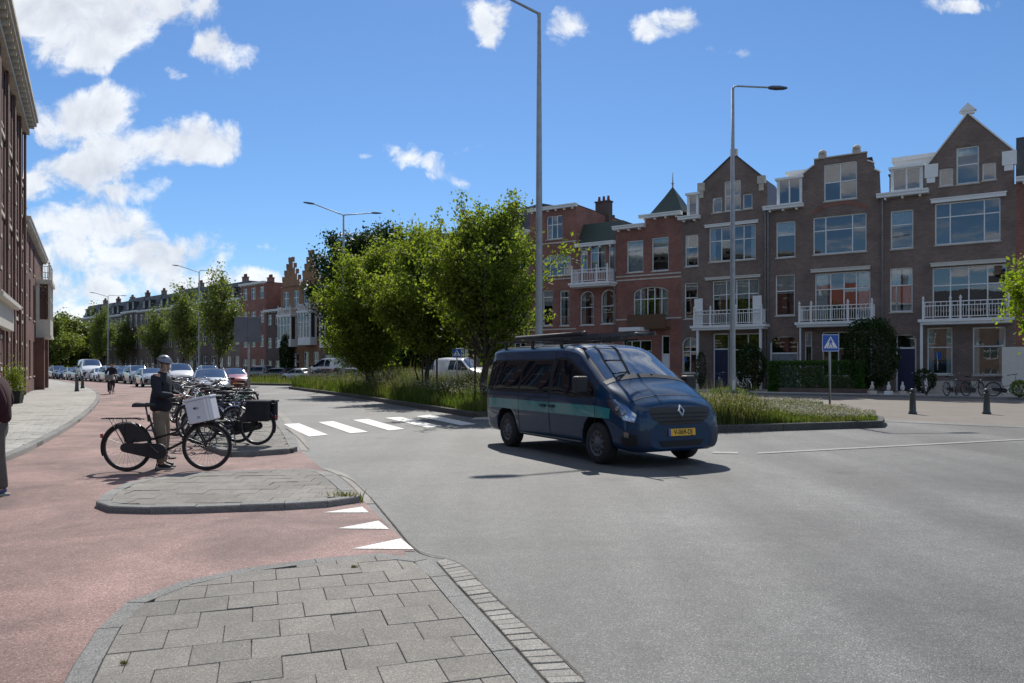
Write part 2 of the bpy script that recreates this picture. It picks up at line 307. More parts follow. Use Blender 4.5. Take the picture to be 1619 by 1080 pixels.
M['brick_dark'] = brickmat('dark_brick', (.12, .07, .058), (.085, .052, .045), (.12, .10, .09))
M['stone'] = mat('pale_stone', (.48, .44, .37), .85, var=.2, vscale=4, bump=.2)
M['white'] = mat('white_paint', (.74, .74, .72), .45, var=.06, vscale=5)
M['cream'] = mat('cream_paint', (.60, .57, .50), .5, var=.08, vscale=5)
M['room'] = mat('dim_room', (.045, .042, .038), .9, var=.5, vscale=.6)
M['curtain'] = mat('net_curtain', (.68, .68, .66), .9, var=.2, vscale=9)
M['slate'] = mat('slate_roof', (.045, .047, .055), .6, var=.35, vscale=8, bump=.5, bscale=25)
M['tile_green'] = mat('dark_green_roof', (.035, .055, .043), .55, var=.3, vscale=9, bump=.5, bscale=25)
M['tile_red'] = mat('red_clay_tiles', (.20, .06, .04), .8, var=.3, vscale=9, bump=.5, bscale=25)
M['lead'] = mat('zinc', (.25, .26, .27), .5, .3, var=.2)
M['glass'] = glassmat('window_glass', base=.13)
M['glass_dark'] = glassmat('dark_window_glass', thru=False, base=.13)
M['carglass'] = glassmat('car_glass', thru=False, base=.01, body=(.005, .009, .015), wav=.0, ior=1.3)
M['windscreen'] = glassmat('windscreen_glass', thru=False, base=.40, body=(.03, .034, .036), wav=.01)
M['black'] = mat('black_paint', (.012, .012, .013), .4, var=.2)
M['black_plastic'] = mat('black_plastic', (.018, .018, .02), .6, var=.2, bump=.15, bscale=300)
M['rubber'] = mat('rubber', (.02, .02, .02), .85, var=.3, vscale=12)
M['chrome'] = mat('chrome', (.75, .76, .78), .15, 1.0, var=.05)
M['steel'] = mat('brushed_steel', (.45, .46, .47), .35, .9, var=.1)
M['bike_steel'] = mat('dull_steel', (.17, .175, .18), .38, .8, var=.2)
M['galv'] = mat('galvanised_steel', (.30, .315, .32), .5, .35, var=.15, vscale=6)
M['lamp_grey'] = mat('lantern_grey', (.09, .10, .12), .4, .3, var=.1)
M['leaf'] = leafmat('maple_leaf', (.06, .098, .018), (.185, .22, .042), (1.95, 2.0, .8), .55, .6)
M['leaf_dark'] = leafmat('dark_leaf', (.018, .038, .012), (.045, .075, .02), (1.1, 1.3, .6), .25)
M['leaf_mid'] = leafmat('street_tree_leaf', (.075, .10, .028), (.18, .20, .06), (1.6, 1.8, .7), .42)
M['leaf_bright'] = leafmat('young_leaf', (.10, .15, .015), (.24, .28, .03), (1.8, 2.0, .7), .5)
M['hedge'] = leafmat('hedge_leaf', (.035, .085, .02), (.085, .17, .035), (1.4, 1.6, .6), .35)
M['grass'] = leafmat('meadow_grass', (.06, .085, .022), (.24, .23, .095), (1.4, 1.4, .8), .4, .7)
M['grass_green'] = leafmat('green_grass', (.05, .095, .018), (.17, .21, .05), (1.3, 1.5, .7), .4, .7)
M['flower'] = leafmat('pale_seedheads', (.24, .22, .13), (.52, .50, .40), (1., 1., .9), .3, .8)
M['bark'] = mat('bark', (.065, .05, .038), .95, var=.4, vscale=9, bump=.8, bscale=25)
M['stake'] = mat('tree_stake', (.10, .065, .045), .9, var=.3)
# ================================================================ ground, roads, islands
def inside(p, poly):
    c = False; n = len(poly); x, y = p[0], p[1]; j = n - 1
    for i in range(n):
        xi, yi, xj, yj = poly[i][0], poly[i][1], poly[j][0], poly[j][1]
        if (yi > y) != (yj > y) and x < (xj - xi) * (y - yi) / (yj - yi) + xi: c = not c
        j = i
    return c
def clip(sub, poly):
    """convex clip of sub against ccw poly"""
    out = sub; n = len(poly)
    for i in range(n):
        a, b = poly[i], poly[(i + 1) % n]; inp = out; out = []
        if not inp: break
        def sd(p): return (b[0] - a[0]) * (p[1] - a[1]) - (b[1] - a[1]) * (p[0] - a[0])
        for k in range(len(inp)):
            p, q = inp[k], inp[(k + 1) % len(inp)]; dp, dq = sd(p), sd(q)
            if dp >= 0: out.append(p)
            if (dp > 0) != (dq > 0) and abs(dp - dq) > 1e-12:
                t = dp / (dp - dq); out.append((p[0] + (q[0] - p[0]) * t, p[1] + (q[1] - p[1]) * t))
    return out
def area(poly): return sum(poly[i][0] * poly[(i + 1) % len(poly)][1] - poly[(i + 1) % len(poly)][0] * poly[i][1] for i in range(len(poly))) / 2
def ccw(poly): return poly if area(poly) > 0 else poly[::-1]
def inset(poly, d):
    """poly ccw moved inward by d"""
    n = len(poly); out = []
    for i in range(n):
        p0, p1, p2 = (Vector(poly[k % n][:2]) for k in (i - 1, i, i + 1))
        e1 = (p1 - p0).normalized(); e2 = (p2 - p1).normalized(); n1 = Vector((-e1.y, e1.x)); n2 = Vector((-e2.y, e2.x))
        b = (n1 + n2); b = b.normalized() if b.length > 1e-6 else n1
        out.append(tuple(p1 + b * (d / max(.5, b.dot(n1)))))
    return out
def smooth_poly(pts, it=2):
    for _ in range(it):
        q = []
        for i in range(len(pts)):
            a, b = Vector(pts[i][:2]), Vector(pts[(i + 1) % len(pts)][:2]); q += [tuple(a * .75 + b * .25), tuple(a * .25 + b * .75)]
        pts = q
    return pts
def catline(pts, n=6):
    P = [Vector(p[:2]) for p in pts]; P = [P[0] * 2 - P[1]] + P + [P[-1] * 2 - P[-2]]; out = []
    for i in range(1, len(P) - 2):
        for k in range(n):
            t = k / n; a, b, c, d = P[i - 1:i + 3]
            out.append(tuple(.5 * ((2 * b) + (c - a) * t + (2 * a - 5 * b + 4 * c - d) * t * t + (3 * b - a - 3 * c + d) * t ** 3)))
    out.append(tuple(P[-2])); return out
def resample(pts, step, closed=False):
    P = [Vector(p[:2]) for p in pts]; P = P + [P[0]] if closed else P
    Ls = [0]
    for i in range(1, len(P)): Ls.append(Ls[-1] + (P[i] - P[i - 1]).length)
    n = max(2, round(Ls[-1] / step)); out = []; j = 0
    for k in range(n + 1):
        d = Ls[-1] * k / n
        while j < len(Ls) - 2 and Ls[j + 1] < d: j += 1
        t = (d - Ls[j]) / max(1e-9, Ls[j + 1] - Ls[j]); out.append(P[j].lerp(P[j + 1], t))
    return out[:-1] if closed else out
def sheet(name, poly, z, m, parent=None):
    poly = ccw([tuple(p[:2]) for p in poly]); mb = MB(); mb.add([(p[0], p[1], z) for p in poly], [list(range(len(poly)))])
    o = mb.build(name, m, parent)
    if parent is None: o['kind'] = 'structure'
    return o
def kerbstones(parent, line, w, z0, z1, m, step=1.0, side=1, seen=True, closed=False, gap=.006, name='kerbstone'):
    """stones along a line, each one an object; side=+1: body to the left of travel"""
    pts = resample(line, step, closed); n = len(pts); k = n if closed else n - 1
    fine = [Vector(p[:2]) for p in line]
    for i in range(k):
        a, b = pts[i], pts[(i + 1) % n]; t = (b - a).normalized(); a = a + t * gap / 2; b = b - t * gap / 2
        def nrm(idx):
            p, q = pts[(idx - 1) % n] if (closed or idx > 0) else pts[idx], pts[(idx + 1) % n] if (closed or idx < n - 1) else pts[idx]
            d = (q - p).normalized(); return Vector((-d.y, d.x)) * side
        na, nb = nrm(i), nrm((i + 1) % n); c = .012; h = z1 + random.uniform(-.003, .003)
        A, B, C2, D2 = a, b, b + nb * w, a + na * w
        vs = []
        for (q, zz_) in ((0, z0), (0, h - c), (c, h)):
            for p, nn in ((A, na), (B, nb)): vs.append((*(p + nn * q), zz_))
        for p, nn in ((A, na), (B, nb)): vs.append((*(p + nn * w), h))
        for p, nn in ((A, na), (B, nb)): vs.append((*(p + nn * w), z0))
        fs = [(0, 1, 3, 2), (2, 3, 5, 4), (4, 5, 7, 6), (6, 7, 9, 8), (0, 2, 4, 6, 8), (1, 9, 7, 5, 3)]
        mb = MB(); mb.add(vs, fs if side > 0 else [f[::-1] for f in fs]); o = mb.build(name, m, parent)
def slab_mesh(poly, z0, z1, c=.003):
    k = len(poly); ins = inset(poly, c); mb = MB()
    vs = [(*p, z0) for p in poly] + [(*p, z1 - c) for p in poly] + [(*p, z1) for p in ins]
    fs = [list(range(2 * k, 3 * k))]
    for i in range(k): j = (i + 1) % k; fs += [(i, j, k + j, k + i), (k + i, k + j, 2 * k + j, 2 * k + i)]
    mb.add(vs, fs); return mb
def pave(parent, poly, z, ang, size, m, limit=300, orig=(0, 0), sel=None, name='slab', bond=.5, gap=.0035, depth=None, convex=True, joined_name='distant_slabs'):
    """slabs in half bond inside poly: each an object; those past the limit joined"""
    poly = ccw([tuple(p[:2]) for p in poly]); ca, sa = math.cos(ang), math.sin(ang); depth = depth or size
    def w2l(p): x, y = p[0] - orig[0], p[1] - orig[1]; return (x * ca + y * sa, -x * sa + y * ca)
    lp = ccw([w2l(p) for p in poly]); xs = [p[0] for p in lp]; ys = [p[1] for p in lp]
    cells = []; far_ok = sel or (lambda x, y: True)
    for j in range(math.floor(min(ys) / depth), math.ceil(max(ys) / depth) + 1):
        off = (j % 2) * bond * size
        for i in range(math.floor((min(xs) - off) / size) - 1, math.ceil(max(xs) / size) + 1):
            x0, y0 = i * size + off + gap / 2, j * depth + gap / 2; x1, y1 = x0 + size - gap, y0 + depth - gap
            mx_, my_ = (x0 + x1) / 2, (y0 + y1) / 2
            if not far_ok(orig[0] + mx_ * ca - my_ * sa, orig[1] + mx_ * sa + my_ * ca): continue
            q = [(x0, y0), (x1, y0), (x1, y1), (x0, y1)]; ins = [inside(p, lp) for p in q]
            full = all(ins)
            if not full:
                if sel and not any(ins) and False: continue
                q = clip(lp, q)
                if len(q) < 3 or abs(area(q)) < .012: continue
                r = []
                for p in q:
                    if not r or (Vector(p) - Vector(r[-1])).length > .015: r.append(p)
                if len(r) > 2 and (Vector(r[0]) - Vector(r[-1])).length < .015: r.pop()
                if len(r) < 3: continue
                q = r
            cx, cy = sum(p[0] for p in q) / len(q), sum(p[1] for p in q) / len(q); wx, wy = orig[0] + cx * ca - cy * sa, orig[1] + cx * sa + cy * ca
            if sel and not sel(wx, wy): continue
            cells.append((math.hypot(wx, wy), wx, wy, cx, cy, q, full))
    cells.sort(key=lambda c: c[0]); shared = None; big = MB()
    for k, (d, wx, wy, cx, cy, q, full) in enumerate(cells):
        loc = [(p[0] - cx, p[1] - cy) for p in q]; dz_ = random.uniform(-.0025, .0015) if random.random() > .05 else -.006
        if k < limit:
            if full:
                if shared is None: shared = slab_mesh([(-size / 2 + gap / 2, -depth / 2 + gap / 2), (size / 2 - gap / 2, -depth / 2 + gap / 2), (size / 2 - gap / 2, depth / 2 - gap / 2), (-size / 2 + gap / 2, depth / 2 - gap / 2)], -.04, 0).mesh(name, m)
                me = shared
            else: me = slab_mesh(ccw(loc), -.04, 0).mesh(name, m)
            o = mesh_obj(name, me, parent); o.location = (wx, wy, z + dz_); o.rotation_euler = (random.gauss(0, .003), random.gauss(0, .003), ang + random.gauss(0, .005))
        else:
            big.add([(orig[0] + p[0] * ca - p[1] * sa, orig[1] + p[0] * sa + p[1] * ca, z + dz_) for p in ccw(q)], [list(range(len(q)))])
    if big.f: tag(big.build(joined_name, m, parent), kind='stuff')

sheet('ground', [(-900, -60), (900, -60), (900, 1500), (-900, 1500)], -.012, M['soil'])
road = sheet('road', [(-300, -20), (200, -20), (200, 60), (60, 90), (-40, 190), (-300, 260)], 0.0, M['asphalt'])
# red cycle path
rp = [G(-420, 1078), G(100, 1300), G(640, 1300), G(640, 872), G(656, 872), G(585, 803), G(560, 775), G(505, 738), G(476, 714), G(425, 690), G(330, 660), G(270, 632), G(238, 613), G(200, 606.5), G(150, 602.5), G(95, 598), G(60, 597), G(40, 600), G(60, 610), G(100, 640), G(0, 700), G(-300, 800)]
cyc = sheet('cycle_path', rp, .004, M['red_asphalt'])
# ---- island in the foreground
def kerb_island(name, outline, h, kw, label_mat, ang, size, orig, sel=None, kerb_m='kerb', step=1.0, low=None, convex=True, limit=300, depth=None):
    pl = ccw([tuple(p[:2]) for p in outline]); inn = inset(pl, kw)
    base = MB(); base.prism(inset(pl, kw * .5), -.01, h - .016); root = base.build(name, M['joint']); root['kind'] = 'structure'
    kerbstones(root, pl, kw, -.01, h, M[kerb_m], step, 1, closed=True)
    pave(root, inset(pl, kw + .006), h, ang, size, M[label_mat], orig=orig, sel=sel, convex=convex, limit=limit, depth=depth)
    return root
H1 = .055
o1 = [(60, 1150), (100, 1076), (129, 1027), (165.6, 974), (194, 953.7), (243, 933), (283.7, 919), (345, 906), (400, 894.6), (461, 887), (522.6, 879.4), (583.7, 874.5), (625, 873.5), (655, 876), (680, 884), (697, 896.7), (726, 929), (770.7, 976), (811.5, 1021), (864.5, 1079), (930, 1150), (1100, 1330), (0, 1330)]
O1 = resample(catline([G(u, v, H1) for u, v in o1], 3), .25, True)
isl1 = kerb_island('traffic_island', O1, H1, .13, 'slab', R(18), .30, (-.766, 4.136), lambda x, y: y > 3.3, step=.5)
# gutter bricks on the road side
gi = catline([G(u, v) for u, v in [(690, 889), (697, 897.5), (726, 930.5), (770.7, 977.5), (811.5, 1023), (864.5, 1081), (930, 1150)]], 8)
go = catline([G(u, v) for u, v in [(704, 885.5), (734, 898.7), (762.6, 927), (797, 960), (836, 996.5), (880.8, 1037), (921.5, 1077), (1000, 1150)]], 8)
gl = empty('gutter', (0, 0, 0)); gl['kind'] = 'structure'
gb = MB(); gb.add([(*p, .003) for p in gi] + [(*p, .003) for p in go[::-1]], [list(range(len(gi) + len(go)))][:1]); gb.build('gutter_bed', M['joint'], gl)
ga = resample(gi, 2.9 / 34); gbb = resample(go, 3.1 / 34); n = min(len(ga), len(gbb))
ga = resample(gi, (sum((Vector(gi[i + 1]) - Vector(gi[i])).length for i in range(len(gi) - 1))) / 33.2); gbb = resample(go, (sum((Vector(go[i + 1]) - Vector(go[i])).length for i in range(len(go) - 1))) / 33.2)
for i in range(min(len(ga), len(gbb)) - 1):
    a, b, c, d = ga[i], ga[i + 1], gbb[i + 1], gbb[i]; q = [tuple(a.lerp(b, .04) + (d - a) * .03), tuple(a.lerp(b, .96) + (c - b) * .03), tuple(c.lerp(b, .02).lerp(d, .04)), tuple(d.lerp(a, .02).lerp(c, .04))]
    slab_mesh(ccw(q), -.02, .014 + random.uniform(-.003, .003), .004).build('gutter_brick', M['gutter'], gl)
# ---- second island under the cyclist
H2 = .075
o2 = [(150, 797), (156, 785), (180, 771), (212, 759), (262, 750), (330, 745), (400, 742.5), (480, 741), (506, 741.5), (530, 752), (553, 770), (566, 782), (568, 787), (540, 790), (470, 795), (400, 797.5), (300, 801), (230, 802), (180, 801)]
O2 = resample(catline([G(u, v, H2) for u, v in o2], 3), .25, True)
isl2 = kerb_island('refuge_island', O2, H2, .15, 'slab', R(3), .30, (-3, 9), step=.45)
strip2 = catline([G(u, v) for u, v in [(508, 741), (533, 751), (556, 769), (571, 786), (578, 797)]], 4); strip2b = catline([G(u, v) for u, v in [(520, 741), (548, 751), (570, 769), (584, 784), (592, 797)]], 4)
sheet('gutter_strip', strip2 + strip2b[::-1], .006, M['gutter'])
# ---- third island with the cycle parking
H3 = .10
o3 = [(471.5, 708), (400, 713), (366, 714), (330, 704), (298, 684), (278, 660), (262, 640), (250, 626), (262, 618), (296, 618), (340, 624), (385, 634), (425, 650), (444, 668), (462, 690)]
O3 = resample(catline([G(u, v, H3) for u, v in o3], 3), .3, True)
isl3 = kerb_island('parking_island', O3, H3, .15, 'slab', R(4), .30, (-4, 15), limit=280, convex=False, step=.5)
s3 = catline([G(u, v) for u, v in [(475, 712), (466, 692), (449, 668), (430, 650), (395, 634)]], 4); s3b = catline([G(u, v) for u, v in [(489, 714), (480, 692), (462, 668), (441, 650), (404, 634)]], 4)
sheet('gutter_strip', s3 + s3b[::-1], .006, M['gutter'])
# ---- left footway
HL = .10
edge_l = [(-260, 800), (-120, 762), (20, 717), (62, 698), (100, 678), (128, 660), (148, 643), (157, 630), (156, 620), (145, 613.5), (125, 607.5), (100, 602.5), (75, 599), (55, 597)]
EL_ = catline([G(u, v, HL) for u, v in edge_l], 5)
wl = [G(10, 591.5, HL), G(-100, 597, HL), G(-900, 640, HL), G(-1500, 800, HL)]
foot = MB(); FP = [tuple(p) for p in EL_] + [tuple(p[:2]) for p in wl]; foot.prism(FP, -.01, HL - .014)
fw = foot.build('footway', M['slab_far']); fw['kind'] = 'structure'
kerbstones(fw, EL_, .15, -.01, HL, M['kerb'], 1.0, 1)
def visible(x, y, m=30): return 0 - m < CX + x / y * FPX < 1619 + m
fin = inset(ccw(FP), .16)
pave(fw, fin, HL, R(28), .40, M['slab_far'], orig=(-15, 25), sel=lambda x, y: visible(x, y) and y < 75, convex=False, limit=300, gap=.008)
# ---- right side: service road, footway by the houses
F0, FE = Vector((16.2, 49.0)), Vector((.829, -.559)).normalized(); FN = Vector((.559, .829)).normalized()
def fl(s, d=0): p = F0 + FE * s + FN * d; return (p.x, p.y)
sheet('side_street', [G(1403, 665), G(1619, 675.5), G(2300, 700), fl(60, -5), fl(-25, -5), (2, 52), G(1180, 632), G(1330, 655)], .004, M['pave_pink'])
rk = [fl(-16, -6.2), fl(60, -6.2)]
rf = MB(); rf.prism([fl(-24, -6.2), fl(60, -6.2), fl(60, 1), fl(-24, 1)], -.01, .105); rfo = rf.build('side_footway', M['pave_light']); rfo['kind'] = 'structure'
kerbstones(rfo, [fl(-24, -6.35), fl(60, -6.35)], .15, -.01, .115, M['kerb'], 1.0, 1)
sheet('road_edge_band', [G(1401, 664), G(1619, 673.5), G(2100, 692), G(2100, 696), G(1619, 677), G(1401, 667)], .008, M['kerb'])
# ---- planted medians
def median(name, outline, h=.17, step=1.0, ext=0):
    pl = ccw([tuple(p[:2]) for p in outline]); mb = MB(); mb.prism(inset(pl, .08), -.01, h - .05); r = mb.build(name, M['soil']); r['kind'] = 'structure'
    kerbstones(r, pl, .15, -.01, h, M['kerb_dark'], step, 1, closed=True); return inset(pl, .2)
k0, k1 = G(752, 661), G(455, 615)
d0 = (k1 - k0).normalized(); nrm0 = Vector((-d0.y, d0.x, 0)); nrm0 = nrm0 if nrm0.x > 0 else -nrm0
mA = [k0, G(640, 642.5), G(560, 629), k1, k1 + Vector((1.5, 2.2, 0)), k1 + nrm0 * 7, k0 + nrm0 * 9 + Vector((4, 3, 0)) * 0, k0 + nrm0 * 3 + Vector((1.2, 1.5, 0))]
MA = median('median', mA)
mB_ = [G(845, 673), G(960, 683), G(1130, 684.5), G(1400, 676), G(1397, 667), G(1335, 657), G(1180, 634), Vector((7, 40, 0)), Vector((1.5, 50, 0)), k1 + nrm0 * 8 + Vector((6, -3, 0)), k0 + nrm0 * 9 + Vector((4.5, 2, 0)), k0 + nrm0 * 3 + Vector((3.6, .2, 0))]
MBp = median('median', mB_)
mC = [G(466, 610.5), G(398, 609), Vector((-37, 88, 0)), Vector((-62, 112, 0)), Vector((-60, 120, 0)), Vector((-30, 96, 0)), Vector((-14, 72, 0))]
MC = median('median', mC, step=2.0)
sheet('crossing_path', [G(745, 664), G(810, 664), G(830, 640), G(790, 636), G(765, 652)], .012, M['pave_light'])
sheet('kerb_patch', [G(1335, 658), G(1396, 666.5), G(1403, 665), G(1350, 656)], .012, M['pave_light'])
# ---- road markings
def marking(name, pts, label, cat, m='paint', group=None, z=.009):
    o = sheet(name, [G(*p) for p in pts], z, M[m]); 
    o['kind'] = 'structure'; o['label'] = label; return o
zeb = [[(447.7, 671), (472.8, 669.8), (518.6, 688), (488.5, 690.9)], [(503.3, 668), (526.8, 666.3), (582, 683.4), (553.8, 685.5)], [(558, 664.4), (582, 662.8), (639.5, 678.7), (614.8, 681)],
       [(608.5, 660.9), (633.6, 659.7), (699.3, 674.5), (674.6, 676.4)], [(658.2, 658.5), (680.5, 656.2), (753.3, 671), (728.6, 672.8)]]
for i, z in enumerate(zeb): marking('crossing_stripe', z, ['nearest to the parked bicycles', 'second from the parked bicycles', 'middle', 'second from the planted median', 'beside the planted median'][i] + ' white stripe of the zebra crossing', 'stripe')
for i, z in enumerate([[(511.4, 811.5), (572.5, 802.3), (583.6, 811.5)], [(533.6, 836.7), (598.5, 824.5), (615.2, 837.9)], [(556.6, 869), (633.7, 852.7), (654.8, 870)]]):
    marking('give_way_triangle', z, ['smallest looking white give way triangle beside the refuge island', 'middle one of three white give way triangles', 'white give way triangle beside the foreground island'][i], 'marking')
marking('road_line', [(1197, 716.2), (1619, 694.2), (1900, 680), (1900, 681), (1619, 696), (1197, 718.2)], 'thin worn white line across the road at the right', 'line', 'worn_paint')
marking('road_line', [(1128, 715), (1168, 715.3), (1166, 718), (1126, 717.2)], 'short worn white line stub in front of the van', 'line', 'worn_paint')
# ---- tar seams along the islands and a drain cover
def seam(pts, w=.012):
    P = resample(catline([G(*p) for p in pts], 5), .15); mb = MB(); vs = []
    for i, p in enumerate(P):
        t = (P[min(i + 1, len(P) - 1)] - P[max(i - 1, 0)]).normalized(); n_ = Vector((-t.y, t.x)) * w * random.uniform(.3, .7); vs += [(*(p + n_), .011), (*(p - n_), .011)]
    mb.add(vs, [(2 * i, 2 * i + 1, 2 * i + 3, 2 * i + 2) for i in range(len(P) - 1)]); o = mb.build('tar_seam', M['joint']); o['kind'] = 'structure'
seam([(535, 751), (556, 760), (574, 776), (590, 792), (622, 830), (660, 872), (704, 884), (734, 897.5), (763, 926), (798, 959)])
seam([(424, 660), (462, 685), (489, 712)], .02); seam([(798, 959), (837, 995.5), (882, 1036), (922, 1076)], .015)
dc = MB(); dc.box(-.35, .35, -.2, .2, 0, .012); o = dc.build('drain_cover', M['kerb_dark'], None, G(500, 627)); tag(o, 'dark drain cover in the carriageway beside the median kerb', 'drain cover')
# hole where a slab corner has broken out
# ================================================================ houses
class House:
    """local x along the facade (to the right as seen from the street), y inward, z up; facade at y=0"""
    def __init__(s, name, label, o, fe, P0, fdir, width, wall_m, group=None, cat='house'):
        s.P0 = P0; s.fd = fdir; s.o = o; s.w = width; s.m = wall_m
        s.root = empty(name, (P0.x, P0.y, 0), math.atan2(fdir.y, fdir.x), label, cat, group); s.open = []; s.wins = []
class Facade:
    """facade line through P0 with direction fd; turns picture measures into metres on that wall"""
    def __init__(s, P0, fd): s.P0 = Vector(P0[:2]); s.fd = Vector(fd[:2]).normalized(); s.n = Vector((-s.fd.y, s.fd.x))
    def s_of(s, u, d=0):
        k = (u - CX) / FPX; P = s.P0 + s.n * d; return (k * P.y - P.x) / (s.fd.x - k * s.fd.y)
    def z_of(s, u, v, d=0):
        P = s.P0 + s.n * d + s.fd * s.s_of(u, d); return CAM_H + (HOR - v) * P.y / FPX
    def pt(s, x, d=0): p = s.P0 + s.fd * x + s.n * d; return Vector((p.x, p.y, 0))
def wall_mesh(mb, outline, opens, depth=.2, mi=0, rev=0, y=0.0, z0=0.0):
    """outline: list of (x, ztop) left to right; opens: (x0,x1,z0,z1,arch)"""
    xs = set(p[0] for p in outline)
    for o in opens: xs |= {o[0], o[1]}
    xs = sorted(xs); X0, X1 = outline[0][0], outline[-1][0]; xs = [x for x in xs if X0 - 1e-6 <= x <= X1 + 1e-6]
    def top(x, side):
        for i in range(len(outline) - 1):
            a, b = outline[i], outline[i + 1]
            if b[0] - a[0] < 1e-6: continue
            if a[0] - 1e-6 <= x <= b[0] + 1e-6:
                if side > 0 and abs(x - b[0]) < 1e-6 and x < X1 - 1e-6: continue
                if side < 0 and abs(x - a[0]) < 1e-6 and x > X0 + 1e-6: continue
                t = (x - a[0]) / (b[0] - a[0]); return a[1] + (b[1] - a[1]) * t
        return outline[-1][1]
    def q(x0, x1, za, zb, zc, zd): mb.add([(x0, y, za), (x1, y, zb), (x1, y, zc), (x0, y, zd)], [(0, 1, 2, 3)], mi)
    for i in range(len(xs) - 1):
        x0, x1 = xs[i], xs[i + 1]
        if x1 - x0 < 1e-5: continue
        xm = (x0 + x1) / 2; sp = sorted([(o[2], o[3]) for o in opens if o[0] < xm < o[1]]); z = z0
        for a, b in sp:
            if a > z + 1e-4: q(x0, x1, z, z, a, a)
            z = max(z, b)
        q(x0, x1, z, z, top(x1, -1), top(x0, 1))
    for (x0, x1, a, b, arch) in opens:
        yb = y + depth
        mb.add([(x0, y, a), (x0, y, b), (x0, yb, b), (x0, yb, a)], [(0, 1, 2, 3)], rev); mb.add([(x1, y, a), (x1, yb, a), (x1, yb, b), (x1, y, b)], [(0, 1, 2, 3)], rev)
        mb.add([(x0, y, a), (x0, yb, a), (x1, yb, a), (x1, y, a)], [(0, 1, 2, 3)], rev); mb.add([(x0, y, b), (x1, y, b), (x1, yb, b), (x0, yb, b)], [(0, 1, 2, 3)], rev)
        if arch:   # brick spandrels over an arched head
            c = (x0 + x1) / 2; hw = (x1 - x0) / 2; n = 8
            for sgn in (-1, 1):
                pts = [(c + sgn * hw, b)]
                for k in range(n + 1):
                    th = math.pi / 2 * k / n; pts.append((c + sgn * hw * math.cos(th), b - arch + arch * math.sin(th)))
                vs = [(p[0], y + .003, p[1]) for p in pts]; mb.add(vs, [list(range(len(vs)))] if sgn < 0 else [list(range(len(vs)))[::-1]], mi)
                vs2 = [(p[0], y + .12, p[1]) for p in pts]
                m = len(pts); mb.add(vs + vs2, [(j, j + 1, m + j + 1, m + j) for j in range(1, m - 1)], rev)
def window(parent, x0, x1, z0, z1, cols=(), rows=(), fr=.07, y=.10, m='white', glass='glass', arch=0, curtain=0, sill=True, name='window', skip=()):
    """frame is the part; every pane and the sill are its children"""
    mb = MB(); ct = (x0 + x1) / 2
    xe = [x0] + [x0 + (x1 - x0) * c for c in cols] + [x1]; ze = [z0] + [z0 + (z1 - z0) * r for r in rows] + [z1]; d = .07
    mb.box(x0, x0 + fr, y, y + d, z0, z1); mb.box(x1 - fr, x1, y, y + d, z0, z1); mb.box(x0 + fr, x1 - fr, y, y + d, z0, z0 + fr); mb.box(x0 + fr, x1 - fr, y, y + d, z1 - fr, z1)
    b = fr * .42
    for x in xe[1:-1]: mb.box(x - b, x + b, y - .006, y + d - .006, z0 + fr, z1 - fr)
    for z in ze[1:-1]:
        for i in range(len(xe) - 1): mb.box(xe[i] + (fr if i == 0 else b), xe[i + 1] - (fr if i == len(xe) - 2 else b), y + .004, y + d - .01, z - b, z + b)
    if arch:
        n = 8; hw = (x1 - x0) / 2; pts = []
        for k in range(2 * n + 1):
            th = math.pi * k / (2 * n); pts.append((ct - hw * math.cos(th), z1 - arch + arch * math.sin(th)))
        for k in range(2 * n):
            a, c = pts[k], pts[k + 1]; ca_ = (ct + (a[0] - ct) * (1 - fr / hw), a[1] - fr); cc = (ct + (c[0] - ct) * (1 - fr / hw), c[1] - fr)
            mb.plate([a, c, cc, ca_], y - .01, y + d + .004)
    w = mb.build(name, M[m], parent)
    for i in range(len(xe) - 1):
        for j in range(len(ze) - 1):
            if (i, j) in skip: continue
            P = MB(); e = .012; a0 = xe[i] + (fr if i == 0 else b) - e; a1 = xe[i + 1] - (fr if i == len(xe) - 2 else b) + e; c0 = ze[j] + (fr if j == 0 else b) - e; c1 = ze[j + 1] - (fr if j == len(ze) - 2 else b) + e
            t = random.gauss(0, .006); t2 = random.gauss(0, .006)
            P.add([(a0, y + .035, c0), (a1, y + .035 + t, c0), (a1, y + .035 + t + t2, c1), (a0, y + .035 + t2, c1)], [(0, 1, 2, 3)]); P.build('pane', M[glass], w)
    if curtain:
        for side in (0, 1):
            n = 10; wd = (x1 - x0) * curtain; C = MB(); vs = []
            for k in range(n + 1):
                xx = (x0 + wd * k / n) if side == 0 else (x1 - wd * k / n); vs += [(xx, y + .17 + .02 * (k % 2), z0 + .03), (xx, y + .17 + .02 * (k % 2), z1 - .02)]
            C.add(vs, [(2 * k, 2 * k + 2, 2 * k + 3, 2 * k + 1) for k in range(n)]); C.build('curtain', M['curtain'], w)
    if not curtain and random.random() < .6 and z1 - z0 > 1.0:
        B = MB(); hb = (z1 - z0) * random.uniform(.2, .5); B.add([(x0 + .05, y + .16, z1 - hb), (x1 - .05, y + .16, z1 - hb), (x1 - .05, y + .16, z1 - .03), (x0 + .05, y + .16, z1 - .03)], [(0, 1, 2, 3)]); B.build('blind', M['curtain'], w)
    if sill: S = MB(); S.box(x0 - .05, x1 + .05, -.05, y - .008, z0 - .075, z0 - .004); S.build('sill', M['stone'], w)
    return w
